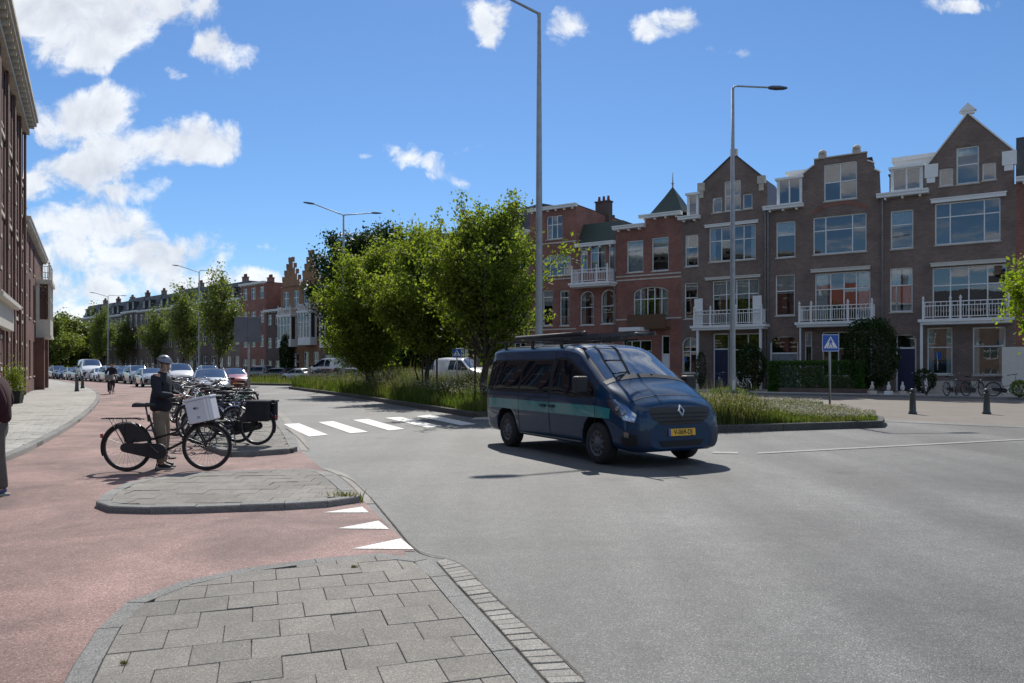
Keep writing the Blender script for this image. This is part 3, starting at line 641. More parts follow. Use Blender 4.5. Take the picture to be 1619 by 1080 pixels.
def door(parent, x0, x1, z0, z1, m='navy', top=.7, arch=0, y=.14):
    mb = MB(); fr = .09; mb.box(x0, x0 + fr, y, y + .08, z0, z1); mb.box(x1 - fr, x1, y, y + .08, z0, z1); mb.box(x0 + fr, x1 - fr, y, y + .08, z1 - fr, z1)
    zt = z0 + (z1 - z0) * top; mb.box(x0 + fr, x1 - fr, y - .005, y + .08, zt, zt + .09)
    f = mb.build('door_frame', M['white'], parent)
    d = MB(); d.box(x0 + fr, x1 - fr, y + .03, y + .07, z0, zt)
    w = (x1 - x0 - 2 * fr)
    for k in (0, 1):
        for a, b in ((.08, .42), (.5, .9)): d.box(x0 + fr + w * (.1 + .45 * k), x0 + fr + w * (.45 + .45 * k), y + .018, y + .029, z0 + (zt - z0) * a, z0 + (zt - z0) * b)
    do = d.build('door', M[m], parent)
    h = MB(); h.tube([(x1 - fr - .1, y + .02, z0 + 1.05), (x1 - fr - .1, y - .03, z0 + 1.05), (x1 - fr - .2, y - .03, z0 + 1.05)], .012); h.build('handle', M['chrome'], do)
    P = MB(); P.add([(x0 + fr, y + .04, zt + .09), (x1 - fr, y + .04, zt + .09), (x1 - fr, y + .04, z1 - fr), (x0 + fr, y + .04, z1 - fr)], [(0, 1, 2, 3)]); P.build('pane', M['glass'], f)
M['navy'] = mat('navy_door', (.02, .025, .07), .4, var=.15); M['brown_door'] = mat('oak_door', (.10, .05, .025), .5, var=.3, vscale=12); M['white_door'] = M['white']
def balcony(parent, x0, x1, z, out=1.0, h=1.0, posts=(0, .17, .68, 1), m='white', legs=False):
    S = MB(); S.box(x0 - .25, x1 + .25, -out - .12, -.003, z - .16, z); S.box(x0 - .15, x1 + .15, -out - .04, -.003, z - .30, z - .163); b = S.build('balcony', M[m], parent)
    r = MB(); yo = -out + .02
    for zz in (z + .1, z + h - .06, z + h * .72): r.box(x0, x1, yo - .03, yo + .03, zz, zz + (.05 if zz > z + .2 else .04))
    nb = int((x1 - x0) / .13)
    for i in range(nb):
        x = x0 + (i + .5) * (x1 - x0) / nb; r.box(x - .013, x + .013, yo - .012, yo + .012, z + .14, z + h * .72 if i % 2 else z + h - .06)
    for sx in (x0, x1):
        for zz in (z + .1, z + h - .06): r.box(sx - .03, sx + .03, yo + .03, -.003, zz, zz + .045)
        for i in range(int(out / .14)): yy = yo + .1 + i * .14; r.box(sx - .015, sx + .015, yy - .015, yy + .015, z + .14, z + h - .06)
    r.build('balustrade', M[m], b)
    for p in posts:
        x = x0 + (x1 - x0) * p; q = MB(); q.box(x - .048, x + .048, yo - .048, yo + .048, z, z + h + .1); q.lathe([(.075, z + h + .12), (.085, z + h + .16), (.03, z + h + .22), (.045, z + h + .27), (.01, z + h + .3)], 8, (x, yo, 0)); q.build('post', M[m], b)
    return b
def beam(parent, x0, x1, z, h=.18, out=.12, m='cream', name='lintel'):
    b = MB(); b.box(x0, x1, -out, -.004, z, z + h); b.box(x0 - .04, x1 + .04, -out - .04, -.004, z + h, z + h + .05); return b.build(name, M[m], parent)
def cornice(parent, x0, x1, z, out=.42, m='white'):
    b = MB(); b.box(x0, x1, -out, -.004, z, z + .17); b.box(x0, x1, -out - .06, 0.05, z + .17, z + .25); c = b.build('cornice', M[m], parent)
    n = max(2, int((x1 - x0) / .7))
    for i in range(n): x = x0 + (i + .5) * (x1 - x0) / n; k = MB(); k.plate([(x, 0), (x, 0), (x, 0)], 0, 0) if 0 else k.box(x - .05, x + .05, -out * .75, -.004, z - .14, z - .003); k.build('bracket', M[m], c)
    return c
def pipe(parent, x, z0, z1, m='lead'):
    p = MB(); p.tube([(x, -.09, z0), (x, -.09, z1 - .25), (x, -.2, z1)], .05, 8)
    for k in range(int((z1 - z0) / 2)): p.box(x - .07, x + .07, -.15, -.003, z0 + 1 + k * 2, z0 + 1.04 + k * 2)
    p.build('downpipe', M[m], parent)
def coping(parent, pts, w=.28, m='stone', t=.07):
    for i in range(len(pts) - 1):
        a, b = Vector((pts[i][0], 0, pts[i][1])), Vector((pts[i + 1][0], 0, pts[i + 1][1]))
        if (b - a).length < .05: continue
        d = (b - a).normalized(); n_ = Vector((-d.z, 0, d.x)); k = MB(); vs = []
        for y in (-.07, w - .07):
            for p, o_ in ((a, 0), (b, 0), (b, t), (a, t)): q = p + n_ * (o_ + .002); vs.append((q.x, y, q.z))
        k.add(vs, [(0, 1, 2, 3), (7, 6, 5, 4), (0, 4, 5, 1), (2, 6, 7, 3), (1, 5, 6, 2), (3, 7, 4, 0)]); k.build('coping', M[m], parent)
def shell(parent, w, h, depth, wm, roof_m='slate', roof='flat', ridge=2.6, gab=None, x0=0):
    """side and rear walls, dark interior and roof behind the facade"""
    b = MB(); y1 = depth
    b.add([(x0, 0, 0), (x0, y1, 0), (x0, y1, h), (x0, 0, h)], [(0, 3, 2, 1)][:1]); b.add([(w, 0, 0), (w, y1, 0), (w, y1, h), (w, 0, h)], [(0, 1, 2, 3)]); b.add([(x0, y1, 0), (w, y1, 0), (w, y1, h), (x0, y1, h)], [(1, 0, 3, 2)])
    b.build('side_wall', M[wm], parent)
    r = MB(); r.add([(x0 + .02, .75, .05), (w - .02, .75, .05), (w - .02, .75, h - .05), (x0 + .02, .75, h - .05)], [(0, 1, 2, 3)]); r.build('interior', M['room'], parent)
    q = MB()
    if roof == 'flat': q.box(x0, w, .02, y1, h - .1, h)
    elif roof == 'mansard':
        q.add([(x0, .1, h), (w, .1, h), (w, 1.1, h + ridge), (x0, 1.1, h + ridge), (x0, y1, h + ridge), (w, y1, h + ridge), (x0, y1, h), (w, y1, h)], [(0, 1, 2, 3), (3, 2, 5, 4), (0, 3, 4, 6), (1, 7, 5, 2)])
    elif roof == 'ridge':    # ridge along x
        q.add([(x0, -.1, h), (w, -.1, h), (w, y1 / 2, h + ridge), (x0, y1 / 2, h + ridge), (x0, y1, h), (w, y1, h)], [(0, 1, 2, 3), (3, 2, 5, 4), (0, 3, 4), (1, 5, 2)])
    elif roof == 'gable':    # ridge along y between gab x's
        a, c = gab; q.add([(a, .8, h), (c, .8, h), ((a + c) / 2, .8, h + ridge), (a, y1, h), (c, y1, h), ((a + c) / 2, y1, h + ridge)], [(0, 2, 5, 3), (2, 1, 4, 5), (3, 5, 4), (0, 1, 2)])
        q.box(x0, w, .12, y1, h - .1, h - .004)
    q.build('roof', M[roof_m], parent)
def dormer(parent, x0, x1, z0, z1, cols=(.5,), m='white', roof_m='lead', wm=None):
    d = MB(); d.box(x0, x0 + .1, .02, 2.2, z0, z1); d.box(x1 - .1, x1, .02, 2.2, z0, z1); d.box(x0 + .1, x1 - .1, .02, .2, z0, z0 + .12); d.box(x0 + .1, x1 - .1, .6, .62, z0, z1); o = d.build('dormer', M[m], parent)
    r = MB(); r.box(x0 - .1, x1 + .1, -.1, 2.3, z1, z1 + .14); r.build('dormer_roof', M[m], o)
    mb = MB(); x0 += .1; x1 -= .1; z0 += .12; fr = .07
    mb.box(x0, x0 + fr, .05, .12, z0, z1); mb.box(x1 - fr, x1, .05, .12, z0, z1); mb.box(x0 + fr, x1 - fr, .05, .12, z0, z0 + fr); mb.box(x0 + fr, x1 - fr, .05, .12, z1 - fr, z1)
    for c in cols: x = x0 + (x1 - x0) * c; mb.box(x - .04, x + .04, .04, .12, z0 + fr, z1 - fr)
    mb.build('window_frame', M[wm or m], o); P = MB(); P.add([(x0, .09, z0), (x1, .09, z0), (x1, .09, z1), (x0, .09, z1)], [(0, 1, 2, 3)]); P.build('pane', M['glass_dark'], o)
def chimney(parent, x, y, z, h=1.2, w=.9, m='brick_brown', pots=3):
    c = MB(); c.box(x - w / 2, x + w / 2, y - .3, y + .3, z, z + h); c.box(x - w / 2 - .06, x + w / 2 + .06, y - .36, y + .36, z + h, z + h + .1); o = c.build('chimney', M[m], parent)
    for i in range(pots): p = MB(); p.lathe([(.10, z + h + .1), (.12, z + h + .2), (.09, z + h + .45), (.11, z + h + .5)], 10, (x - w / 2 + (i + .5) * w / pots, y, 0)); p.build('chimney_pot', M['tile_red'], o)

FR = Facade((16.2, 49.0), (.829, -.559))
def mk(name, label, u0, u1, wm, cat='house', fac=FR, s1=None, s0=None):
    a = fac.s_of(u0) if s0 is None else s0; b = fac.s_of(u1) if s1 is None else s1; p = fac.pt(a)
    h = House(name, label, None, None, p, fac.fd, b - a, wm, None, cat); h.a = a; h.fac = fac; h.wd = b - a
    h.X = lambda u: fac.s_of(u) - a
    h.rect = lambda u0_, v0, u1_, v1: (fac.s_of(u0_) - a, fac.s_of(u1_) - a, fac.z_of((u0_ + u1_) / 2, v1), fac.z_of((u0_ + u1_) / 2, v0))
    h.Z = fac.z_of; return h
Z = FR.z_of
def finish(h, outline, ops, dw=.2):
    mb = MB(); wall_mesh(mb, outline, ops, .22); mb.build('front_wall', M[h.m], h.root)
# ---- house A, right: pointed gable
h = mk('town_house', 'brown brick house with tall pointed gable and white lozenge finial, at the right end', 1393, 1606, 'brick_brown'); X = h.X
wA = h.rect(1408, 332, 1444, 393); wB = h.rect(1478, 317, 1582, 384); wC = h.rect(1407, 423, 1443, 493); wD = h.rect(1474, 420, 1592, 506)
a1 = h.rect(1512, 231.5, 1548, 290); a2 = h.rect(1485, 266, 1507, 293.6); a3 = h.rect(1553, 257, 1575, 284.6)
g1 = h.rect(1466, 518, 1506, 592); g2 = h.rect(1538, 517, 1590, 593); dr = h.rect(1416, 528, 1449, 612)
dr = (dr[0], dr[1], .15, dr[3])
corn = Z(1393, 314.5); gl_ = X(1466); gr_ = X(1604); ap = X(1530); sh_ = Z(1468, 262)
ol = [(0, corn), (gl_, corn), (gl_, sh_), (ap, Z(1530, 180)), (gr_, Z(1600, 240)), (gr_, corn), (h.wd, corn)]
finish(h, ol, [(*wA, 0), (*wB, 0), (*wC, 0), (*wD, 0), (*a1, 0), (*a2, 0), (*a3, 0), (*g1, 0), (*g2, 0), (*dr, .35)])
shell(h.root, h.wd, corn, 10, 'brick_brown', 'slate', 'gable', Z(1530, 180) - corn - .1, (gl_, gr_))
window(h.root, *wA, rows=(.62,)); window(h.root, *wB, (.24, .76), (.66,)); window(h.root, *wC, rows=(.6,), curtain=.45); window(h.root, *wD, (.25, .5, .75), (.66,), y=.14)
window(h.root, *a1, rows=(.52,)); window(h.root, *a2); window(h.root, *a3); window(h.root, *g1, rows=(.58,), curtain=.25); window(h.root, *g2, rows=(.6,), curtain=.2)
door(h.root, *dr, 'navy', .74, .35)
beam(h.root, X(1472), X(1591), wB[3] + .02, .2, .16, 'white'); beam(h.root, X(1472), X(1591), wD[3] + .05, .16, .2, 'cream')
balcony(h.root, X(1463), h.wd - .3, Z(1480, 506), 1.1, .98, (0, .33, .45, 1)); cornice(h.root, -.2, gl_ + .1, corn); pipe(h.root, .08, .1, corn)
coping(h.root, [(gl_, sh_), (ap, Z(1530, 180)), (gr_, Z(1600, 240))], .3, 'white')
f = MB(); z_ = Z(1530, 180); f.box(ap - .32, ap + .32, -.1, .25, z_, z_ + .15); f.plate([(ap - .42, z_ + .15), (ap + .42, z_ + .15), (ap, z_ + .6)], -.13, .27); f.build('finial', M['white'], h.root)
for x, zt in ((gl_, sh_), (gr_ - .45, Z(1600, 240))): f = MB(); f.box(x - .12, x + .55, -.1, .2, zt - .7, zt + .05); f.box(x - .02, x + .4, -.08, .15, zt - 1.0, zt - .703); f.build('kneeler', M['white'], h.root)
dormer(h.root, X(1408), X(1459), Z(1430, 304), Z(1430, 266)); 
q = MB(); q.box(X(1409), gl_ + .8, 1.0, 4, corn, Z(1430, 248)); q.box(X(1409) - .1, gl_ + .9, .9, 4.1, Z(1430, 248), Z(1430, 248) + .25); q.build('roof_box', M['white'], h.root)
chimney(h.root, .35, 3.5, corn, 2.0, .7, 'brick_dark', 2)
cl_ = MB(); cl_.box(g1[0] - .25, g1[0] - .12, -1.05, -.92, .1, Z(1480, 506) - .3); cl_.build('porch_post', M['white'], h.root)
for (x0, x1) in ((g1[0], g1[1]), (g2[0], g2[1])): pl_ = MB(); pl_.box(x0 - .1, x1 + .1, -.12, -.004, .1, .75); pl_.build('plinth', M['stone'], h.root)
# ---- house B: flat topped stepped gable
h = mk('town_house', 'brown brick house with flat topped stepped gable carrying two small white finials', 1213.5, 1393, 'brick_brown'); X = h.X
wA = h.rect(1227, 350, 1257.5, 407); wB = h.rect(1285.5, 340, 1370, 400); wC = h.rect(1226, 434, 1256.5, 499); wD = h.rect(1288, 430, 1376, 512)
a1 = h.rect(1302.5, 257, 1355, 316); dr = h.rect(1217, 531, 1262, 600); dr = (dr[0], dr[1], .15, dr[3]); g1 = h.rect(1272, 524, 1284, 580); g2 = h.rect(1300, 524, 1378, 595)
corn = Z(1213, 334); gl_ = X(1268.6)
zt = Z(1330, 247); ol = [(0, corn), (gl_, corn), (gl_, Z(1270, 276)), (X(1277), Z(1270, 268)), (X(1287), Z(1285, 262)), (X(1287.01), zt), (X(1371), zt), (X(1371.01), Z(1375, 254)), (X(1382), Z(1382, 258)), (X(1382.01), Z(1385, 268)), (X(1391), Z(1391, 272)), (h.wd, corn)]
finish(h, ol, [(*wA, 0), (*wB, 0), (*wC, 0), (*wD, 0), (*a1, 0), (*g1, 0), (*g2, 0), (*dr, .5)])
shell(h.root, h.wd, corn, 10, 'brick_brown', 'slate', 'gable', zt - corn - .5, (gl_, h.wd))
window(h.root, *wA, rows=(.62,)); window(h.root, *wB, (.24, .74), (.63,)); window(h.root, *wC, rows=(.6,)); window(h.root, *wD, (.29, .53, .75), (.68,), y=.14, curtain=.22)
window(h.root, *a1, (.5,), (.5,)); window(h.root, *g1, rows=(.6,)); window(h.root, *g2, (.33, .66), (.62,))
door(h.root, *dr, 'lead', .66, .5)
beam(h.root, X(1283), X(1376), wD[3] + .05, .16, .2, 'cream'); balcony(h.root, X(1270), X(1383), Z(1300, 510), 1.0, .98); cornice(h.root, -.2, gl_ + .1, corn); pipe(h.root, .05, .1, corn)
for x in (X(1300), X(1354)): f = MB(); f.box(x - .22, x + .22, -.05, .2, zt, zt + .3); f.lathe([(.22, zt + .3), (.25, zt + .4), (.12, zt + .55)], 10, (x, .08, 0)); f.build('finial', M['stone'], h.root)
coping(h.root, [(X(1287), zt), (X(1371), zt)], .3, 'stone'); coping(h.root, [(gl_, Z(1270, 276)), (X(1287), Z(1285, 262))], .3, 'white'); coping(h.root, [(X(1371), Z(1375, 254)), (X(1382), Z(1382, 258))], .3, 'white'); coping(h.root, [(X(1382), Z(1385, 268)), (X(1391), Z(1391, 272))], .3, 'white')
dormer(h.root, X(1228), X(1268), Z(1250, 325), Z(1250, 283)); q = MB(); q.box(X(1237), gl_ + .6, 1.2, 4, corn, Z(1260, 268)); q.box(X(1237) - .1, gl_ + .6, 1.1, 4.1, Z(1260, 268), Z(1260, 268) + .22); q.build('roof_box', M['white'], h.root)
# brick relieving arch over the wide window
ar = MB(); c = (wB[0] + wB[1]) / 2; hw = (wB[1] - wB[0]) / 2 + .1
for k in range(16):
    t0, t1 = -1 + k / 8, -1 + (k + 1) / 8; f_ = lambda t, r: (c + hw * t, wB[3] + .12 + .5 * (1 - t * t) + r); ar.plate([f_(t0, 0), f_(t1, 0), f_(t1, .22), f_(t0, .22)], -.02, .01)
ar.build('arch', M['brick_red'], h.root)
cl_ = MB(); cl_.box(X(1270), X(1272), -.95, -.82, .1, Z(1300, 510) - .3); cl_.build('porch_post', M['white'], h.root)
# ---- house C: pointed gable behind the lamp post
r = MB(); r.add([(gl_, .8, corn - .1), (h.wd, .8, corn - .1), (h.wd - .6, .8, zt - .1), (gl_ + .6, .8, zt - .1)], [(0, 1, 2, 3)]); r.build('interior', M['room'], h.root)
h = mk('town_house', 'brown brick house with plain pointed gable, seen behind the curved arm lamp post', 1077, 1213.5, 'brick_brown'); X = h.X
wA = h.rect(1083, 371, 1104, 421); wB = h.rect(1121, 357, 1194.6, 412); wC = h.rect(1082, 447, 1103, 504); wD = h.rect(1126, 442, 1200, 514)
a1 = h.rect(1145, 285, 1171, 333); a2 = h.rect(1126, 312, 1141.5, 336); a3 = h.rect(1174, 306, 1189.5, 330); aw = h.rect(1075.5, 533, 1104, 590); aw = (max(.05, aw[0]), aw[1], aw[2], aw[3])
g1 = h.rect(1127, 527, 1152, 600); g2 = h.rect(1160, 527, 1205, 595); g1 = (g1[0], g1[1], .15, g1[3])
corn = Z(1090, 348); gl_ = X(1105.5); gr_ = X(1205); ap = X(1160)
ol = [(0, corn), (gl_, corn), (gl_, Z(1105, 293)), (X(1112), Z(1110, 290)), (ap, Z(1160, 244)), (gr_, Z(1204, 280)), (gr_ + .01, Z(1204, 290)), (h.wd, Z(1210, 290))]
finish(h, ol, [(*wA, 0), (*wB, 0), (*wC, 0), (*wD, 0), (*a1, 0), (*a2, 0), (*a3, 0), (*aw, .5), (*g1, 0), (*g2, 0)])
shell(h.root, h.wd, corn, 10, 'brick_brown', 'slate', 'gable', Z(1160, 244) - corn - .1, (gl_, h.wd))
window(h.root, *wA, rows=(.6,), curtain=.2); window(h.root, *wB, (.27, .5, .75), (.6,), curtain=.12); window(h.root, *wC, rows=(.58,)); window(h.root, *wD, (.3, .52, .78), (.68,), y=.14)
window(h.root, *a1, (.5,), (.5,)); window(h.root, *a2); window(h.root, *a3); window(h.root, *aw, (.5,), (.6,), arch=.5); window(h.root, *g2, (.5,), (.62,))
door(h.root, *g1, 'navy', .7)
beam(h.root, X(1115), X(1199), wB[3] + .02, .15, .12, 'white'); beam(h.root, X(1116), X(1203), wD[3] + .05, .13, .15, 'cream'); balcony(h.root, X(1106), X(1211), Z(1150, 515), 1.0, .98, (0, .25, .63, 1)); cornice(h.root, -.1, gl_ + .1, corn)
coping(h.root, [(X(1112), Z(1110, 290)), (ap, Z(1160, 244)), (gr_, Z(1204, 280))], .3, 'slate')
f = MB(); f.box(ap - .2, ap + .2, -.08, .22, Z(1160, 244) - .15, Z(1160, 236)); f.build('finial', M['stone'], h.root)
for x in (gl_ - .1, gr_ - .3): f = MB(); f.box(x, x + .5, -.09, .2, Z(1105, 296) - .3, Z(1105, 290) if x < 2 else Z(1204, 278)); f.box(x + .1, x + .4, -.07, .15, Z(1105, 296) - .75, Z(1105, 296) - .303); f.build('kneeler', M['stone'], h.root)
dormer(h.root, X(1086), X(1104), Z(1095, 345), Z(1095, 308), ()); pipe(h.root, h.wd - .12, .1, Z(1210, 334))
for x in (X(1106), X(1197)): f = MB(); f.box(x, x + .55, -.95, -.9, Z(1150, 515), Z(1150, 472)); f.build('privacy_screen', M['white'], h.root)
cl_ = MB()
for x in (X(1109), X(1207)): cl_.box(x, x + .14, -.95, -.8, .1, Z(1150, 515) - .3)
cl_.build('porch_post', M['white'], h.root)
# ---- house D: red brick with pyramid turret
h = mk('town_house', 'red brick house with dark pyramid turret and tall spike over an arched loggia window', 974, 1077, 'brick_red'); X = h.X
wA = h.rect(991, 380, 1017, 430.5); wB = h.rect(1030.5, 375, 1057, 428); wC = h.rect(1001, 453, 1056.5, 504); g1 = h.rect(1045, 530, 1059, 600); g2 = h.rect(985, 538, 1030, 595); g1 = (g1[0], g1[1], .15, g1[3])
corn = Z(990, 363); tx0, tx1 = X(1019), X(1077)
ol = [(0, corn), (tx0, corn), (tx0, Z(1050, 343)), (h.wd, Z(1050, 343))]
finish(h, ol, [(*wA, 0), (*wB, 0), (*wC, .45), (*g1, 0), (*g2, 0)]); shell(h.root, h.wd, corn, 10, 'brick_red')
window(h.root, *wA, (), (.7,), curtain=.5); window(h.root, *wB, rows=(.7,)); window(h.root, *wC, (.2, .4, .6, .8), (.62,), arch=.45, curtain=.3, y=.15); window(h.root, *g2, (.3, .6), (.7,)); door(h.root, *g1, 'white_door', .62)
cornice(h.root, -.1, tx0 + .1, corn, .45); cornice(h.root, tx0 - .3, h.wd + .1, Z(1050, 343), .35)
tz = Z(1050, 343) + .25; tm = (X(1029) + X(1080)) / 2; hw = (X(1080) - X(1029)) / 2; tp = Z(1057, 290); t = MB()
t.add([(tm - hw, -.2, tz), (tm + hw, -.2, tz), (tm + hw, 2 * hw - .2, tz), (tm - hw, 2 * hw - .2, tz), (tm - hw * .42, hw * .55, tz + (tp - tz) * .6), (tm + hw * .42, hw * .55, tz + (tp - tz) * .6), (tm + hw * .42, hw * 1.3, tz + (tp - tz) * .6), (tm - hw * .42, hw * 1.3, tz + (tp - tz) * .6), (tm, hw * .9, tp)],
      [(0, 1, 5, 4), (1, 2, 6, 5), (2, 3, 7, 6), (3, 0, 4, 7), (4, 5, 8), (5, 6, 8), (6, 7, 8), (7, 4, 8)]); tr = t.build('turret_roof', M['tile_green'], h.root)
t = MB(); t.tube([(tm, hw * .9, tp - .3), (tm, hw * .9, tp + 1.0)], [.06, .02], 6); t.lathe([(.02, tp + .1), (.11, tp + .2), (.02, tp + .32)], 8, (tm, hw * .9, 0)); t.build('spike', M['lead'], tr)
b = MB(); b.box(X(1000), X(1060), -.9, 0, Z(1030, 521), Z(1030, 521) + .12); b.box(X(1000), X(1060), -.9, -.85, Z(1030, 521) + .12, Z(1030, 521) + 1.0); b.build('balcony', M['brown_door'], h.root)
b = MB(); b.plate([(X(994), Z(1010, 525)), (X(1027), Z(1010, 525)), (X(1027), Z(1010, 519)), (X(994), Z(1010, 519))], -1.6, -.01); b.build('awning', M['white'], h.root)
for zz in (wA[2] - .3, wA[3] - .1, wC[3] + .5, Z(1030, 505)):
    b = MB()
    xs_ = sorted([0, h.wd]); b.box(.0, h.wd, -.025, -.003, zz, zz + .1); b.build('stone_band', M['stone'], h.root) if not (wA[2] < zz < wA[3]) else None
chimney(h.root, X(1016), 5, corn, 1.6, .3, 'brick_red', 1)
# ---- house E: green mansard with white oval balcony
h = mk('town_house', 'red brick house with sloping green tiled roof and rounded white balcony', 911, 974, 'brick_red'); X = h.X
ws_ = [h.rect(917, 392, 929, 430), h.rect(933, 387, 957, 430), h.rect(962, 386, 973, 428)]; wd_ = [h.rect(917, 460, 939, 514), h.rect(950, 457.5, 973, 512)]; g1 = h.rect(918, 540, 940, 590); g2 = h.rect(948, 538, 968, 600); g2 = (g2[0], g2[1], .15, g2[3])
corn = Z(940, 385); finish(h, [(0, corn), (h.wd, corn)], [(*w, 0) for w in ws_] + [(*w, .5) for w in wd_] + [(*g1, 0), (*g2, 0)]); shell(h.root, h.wd, corn, 10, 'brick_red', 'tile_green', 'mansard', Z(950, 347) - corn)
for i, w in enumerate(ws_): window(h.root, *w, (.5,) if i == 1 else (), (.72,), curtain=.4)
for w in wd_: window(h.root, *w, (), (.52,), arch=.5, curtain=.3)
window(h.root, *g1, (), (.6,)); door(h.root, *g2, 'brown_door'); balcony(h.root, .25, h.wd - .15, Z(945, 448), 1.1, .95, (0, .3, .7, 1)); cornice(h.root, 0, h.wd, corn - .2, .3)
pipe(h.root, h.wd - .1, .1, corn)
# ---- house F: tallest red block
h = mk('town_house', 'tall flat roofed red brick house beside the green tiled one, partly behind the big tree', 838, 911, 'brick_red'); X = h.X
a1 = h.rect(864, 341, 889, 378); b1 = h.rect(858, 402, 903, 436); c1 = h.rect(885, 459, 900, 515); c0 = h.rect(858, 459, 874, 515); g1 = h.rect(858, 540, 874, 595); g2 = h.rect(884, 536, 900, 600); g2 = (g2[0], g2[1], .15, g2[3])
corn = Z(870, 328); finish(h, [(0, corn), (h.wd, corn)], [(*a1, 0), (*b1, .4), (*c1, 0), (*c0, 0), (*g1, 0), (*g2, 0)]); shell(h.root, h.wd, corn, 10, 'brick_red', 'slate')
window(h.root, *a1, (.33, .66), (.62,)); window(h.root, *b1, (.25, .5, .75), (.6,), arch=.4); window(h.root, *c1, (), (.8,), curtain=.4); window(h.root, *c0, (), (.8,)); window(h.root, *g1, (), (.6,)); door(h.root, *g2, 'brown_door')
cornice(h.root, -.1, h.wd + .1, corn - .2, .25); chimney(h.root, h.wd - .3, 5, corn - 1, 2, 1.2, 'brick_dark', 3)
for zz in (a1[2] - .35, b1[2] - .3, c1[2] - .3): b = MB(); b.box(0, h.wd, -.025, -.003, zz, zz + .1); b.build('stone_band', M['stone'], h.root)
# ---- next house off to the right edge
h = mk('town_house', 'red brick neighbour house cut off by the right edge of the view', 1606, 1700, 'brick_red', s1=FR.s_of(1606) + 6.5); corn = Z(1610, 283)
w_ = [(x, x + 1.3, z, z + 2.2) for z in (1.1, 4.9, 8.4) for x in (.7, 3.8)]; finish(h, [(0, corn), (h.wd, corn)], [(*w, 0) for w in w_]); shell(h.root, h.wd, corn, 10, 'brick_red', 'slate', 'mansard', 2.5)
for w in w_: window(h.root, *w, (), (.6,))
cornice(h.root, 0, h.wd, corn - .2)
b = MB(); b.box(-.6, 1.6, -1.2, -.01, 0.1, 2.6); b.build('bay_base', M['cream'], h.root)
# ================================================================ terrace hidden behind the trees and the bend
def row_house(fac, s0, width, H, wm, label, nfl=3, nw=3, roof='mansard', roof_m='slate', bay=False, group=None, stepped=False, simple=True, cat='house', ridge=2.2, name='terraced_house', chim=True, glass='glass_dark'):
    p = fac.pt(s0); root = empty(name, (p.x, p.y, 0), math.atan2(fac.fd.y, fac.fd.x), label, cat, group)
    fh = H / nfl; ops = []; ww = width / nw
    for f_ in range(nfl):
        for i in range(nw): x = (i + .5) * ww; hw = ww * random.uniform(.26, .30); ops.append((x - hw, x + hw, f_ * fh + (1.0 if f_ else .5), f_ * fh + fh - .55))
    mb = MB(); ol = [(0, H), (width, H)]
    if stepped:
        n = 4; ol = []; st = width * .42 / n; x = width * .08; ol = [(0, H), (x, H)]
        for k in range(n): ol += [(x, H + .75 * (k + 1)), (x + st, H + .75 * (k + 1))]; x += st + .001
        R_ = [(width - a, b) for a, b in ol][::-1]; ol = ol + [(width / 2, H + .75 * n)] + R_; ol = [p for i, p in enumerate(ol)]
    wall_mesh(mb, ol, [(*o, 0) for o in ops], .2); mb.build('front_wall', M[wm], root); shell(root, width, H, 9, wm, roof_m, roof if not stepped else 'ridge', ridge)
    for o in ops:
        b = MB(); x0, x1, z0, z1 = o; fr = .09; y = .1
        b.box(x0, x0 + fr, y, y + .06, z0, z1); b.box(x1 - fr, x1, y, y + .06, z0, z1); b.box(x0 + fr, x1 - fr, y, y + .06, z0, z0 + fr); b.box(x0 + fr, x1 - fr, y, y + .06, z1 - fr, z1); zm = z0 + (z1 - z0) * .62; b.box(x0 + fr, x1 - fr, y, y + .06, zm - .04, zm + .04)
        if x1 - x0 > 1.2: xm = (x0 + x1) / 2; b.box(xm - .04, xm + .04, y - .01, y + .06, z0 + fr, z1 - fr)
        w = b.build('window', M['white'], root); P = MB(); P.add([(x0 + fr, y + .03, z0 + fr), (x1 - fr, y + .03, z0 + fr), (x1 - fr, y + .03, z1 - fr), (x0 + fr, y + .03, z1 - fr)], [(0, 1, 2, 3)]); P.build('pane', M[glass], w)
    if not stepped: cornice(root, 0, width, H - .2, .35)
    else:
        x = width * .08; st = width * .42 / 4
        for k in range(4):
            for xx in (x + k * st, width - x - k * st - .28): q = MB(); q.box(xx, xx + .28, -.05, .25, H + .75 * (k + 1), H + .75 * (k + 1) + .55); q.build('pinnacle', M[wm], root)
    if bay:
        z0, z1 = fh + .2, 2 * fh + .1; b = MB(); x0, x1 = width * .18, width * .82; b.box(x0, x1, -.9, -.003, z0, z0 + .9); b.box(x0 - .08, x1 + .08, -1.0, -.003, z1, z1 + .2)
        for k in range(5): x = x0 + (x1 - x0 - .12) * k / 4; b.box(x, x + .12, -.9, -.78, z0 + .9, z1)
        for xx in (x0, x1 - .12): b.box(xx, xx + .12, -.25, -.003, z0 + .9, z1)
        b.box(x0, x1, -.88, -.8, z0 + .9 + (z1 - z0 - .9) * .6, z0 + .98 + (z1 - z0 - .9) * .6)
        by = b.build('bay_window', M['white'], root); P = MB(); P.box(x0 + .06, x1 - .06, -.84, -.02, z0 + .9, z1); P.build('pane', M['glass_dark'], by)
        balcony(root, x0 + .1, x1 - .1, z1 + .22, .9, .8, (0, 1))
    if roof == 'mansard' and not stepped:
        for i in range(max(1, nw - 1)): x = (i + 1) * width / nw; dormer(root, x - .5, x + .5, H + .35, H + 1.5, m='slate', roof_m='slate', wm='white')
    if chim: chimney(root, .5, 4, H + (ridge if not stepped else 1), 1.2, .9, wm, 3)
    return root
FH = Facade(FR.pt(FR.s_of(838))[:2], Vector((24.95, -33.4)))     # hidden stretch, bends away to the left
sgn = FH.fd
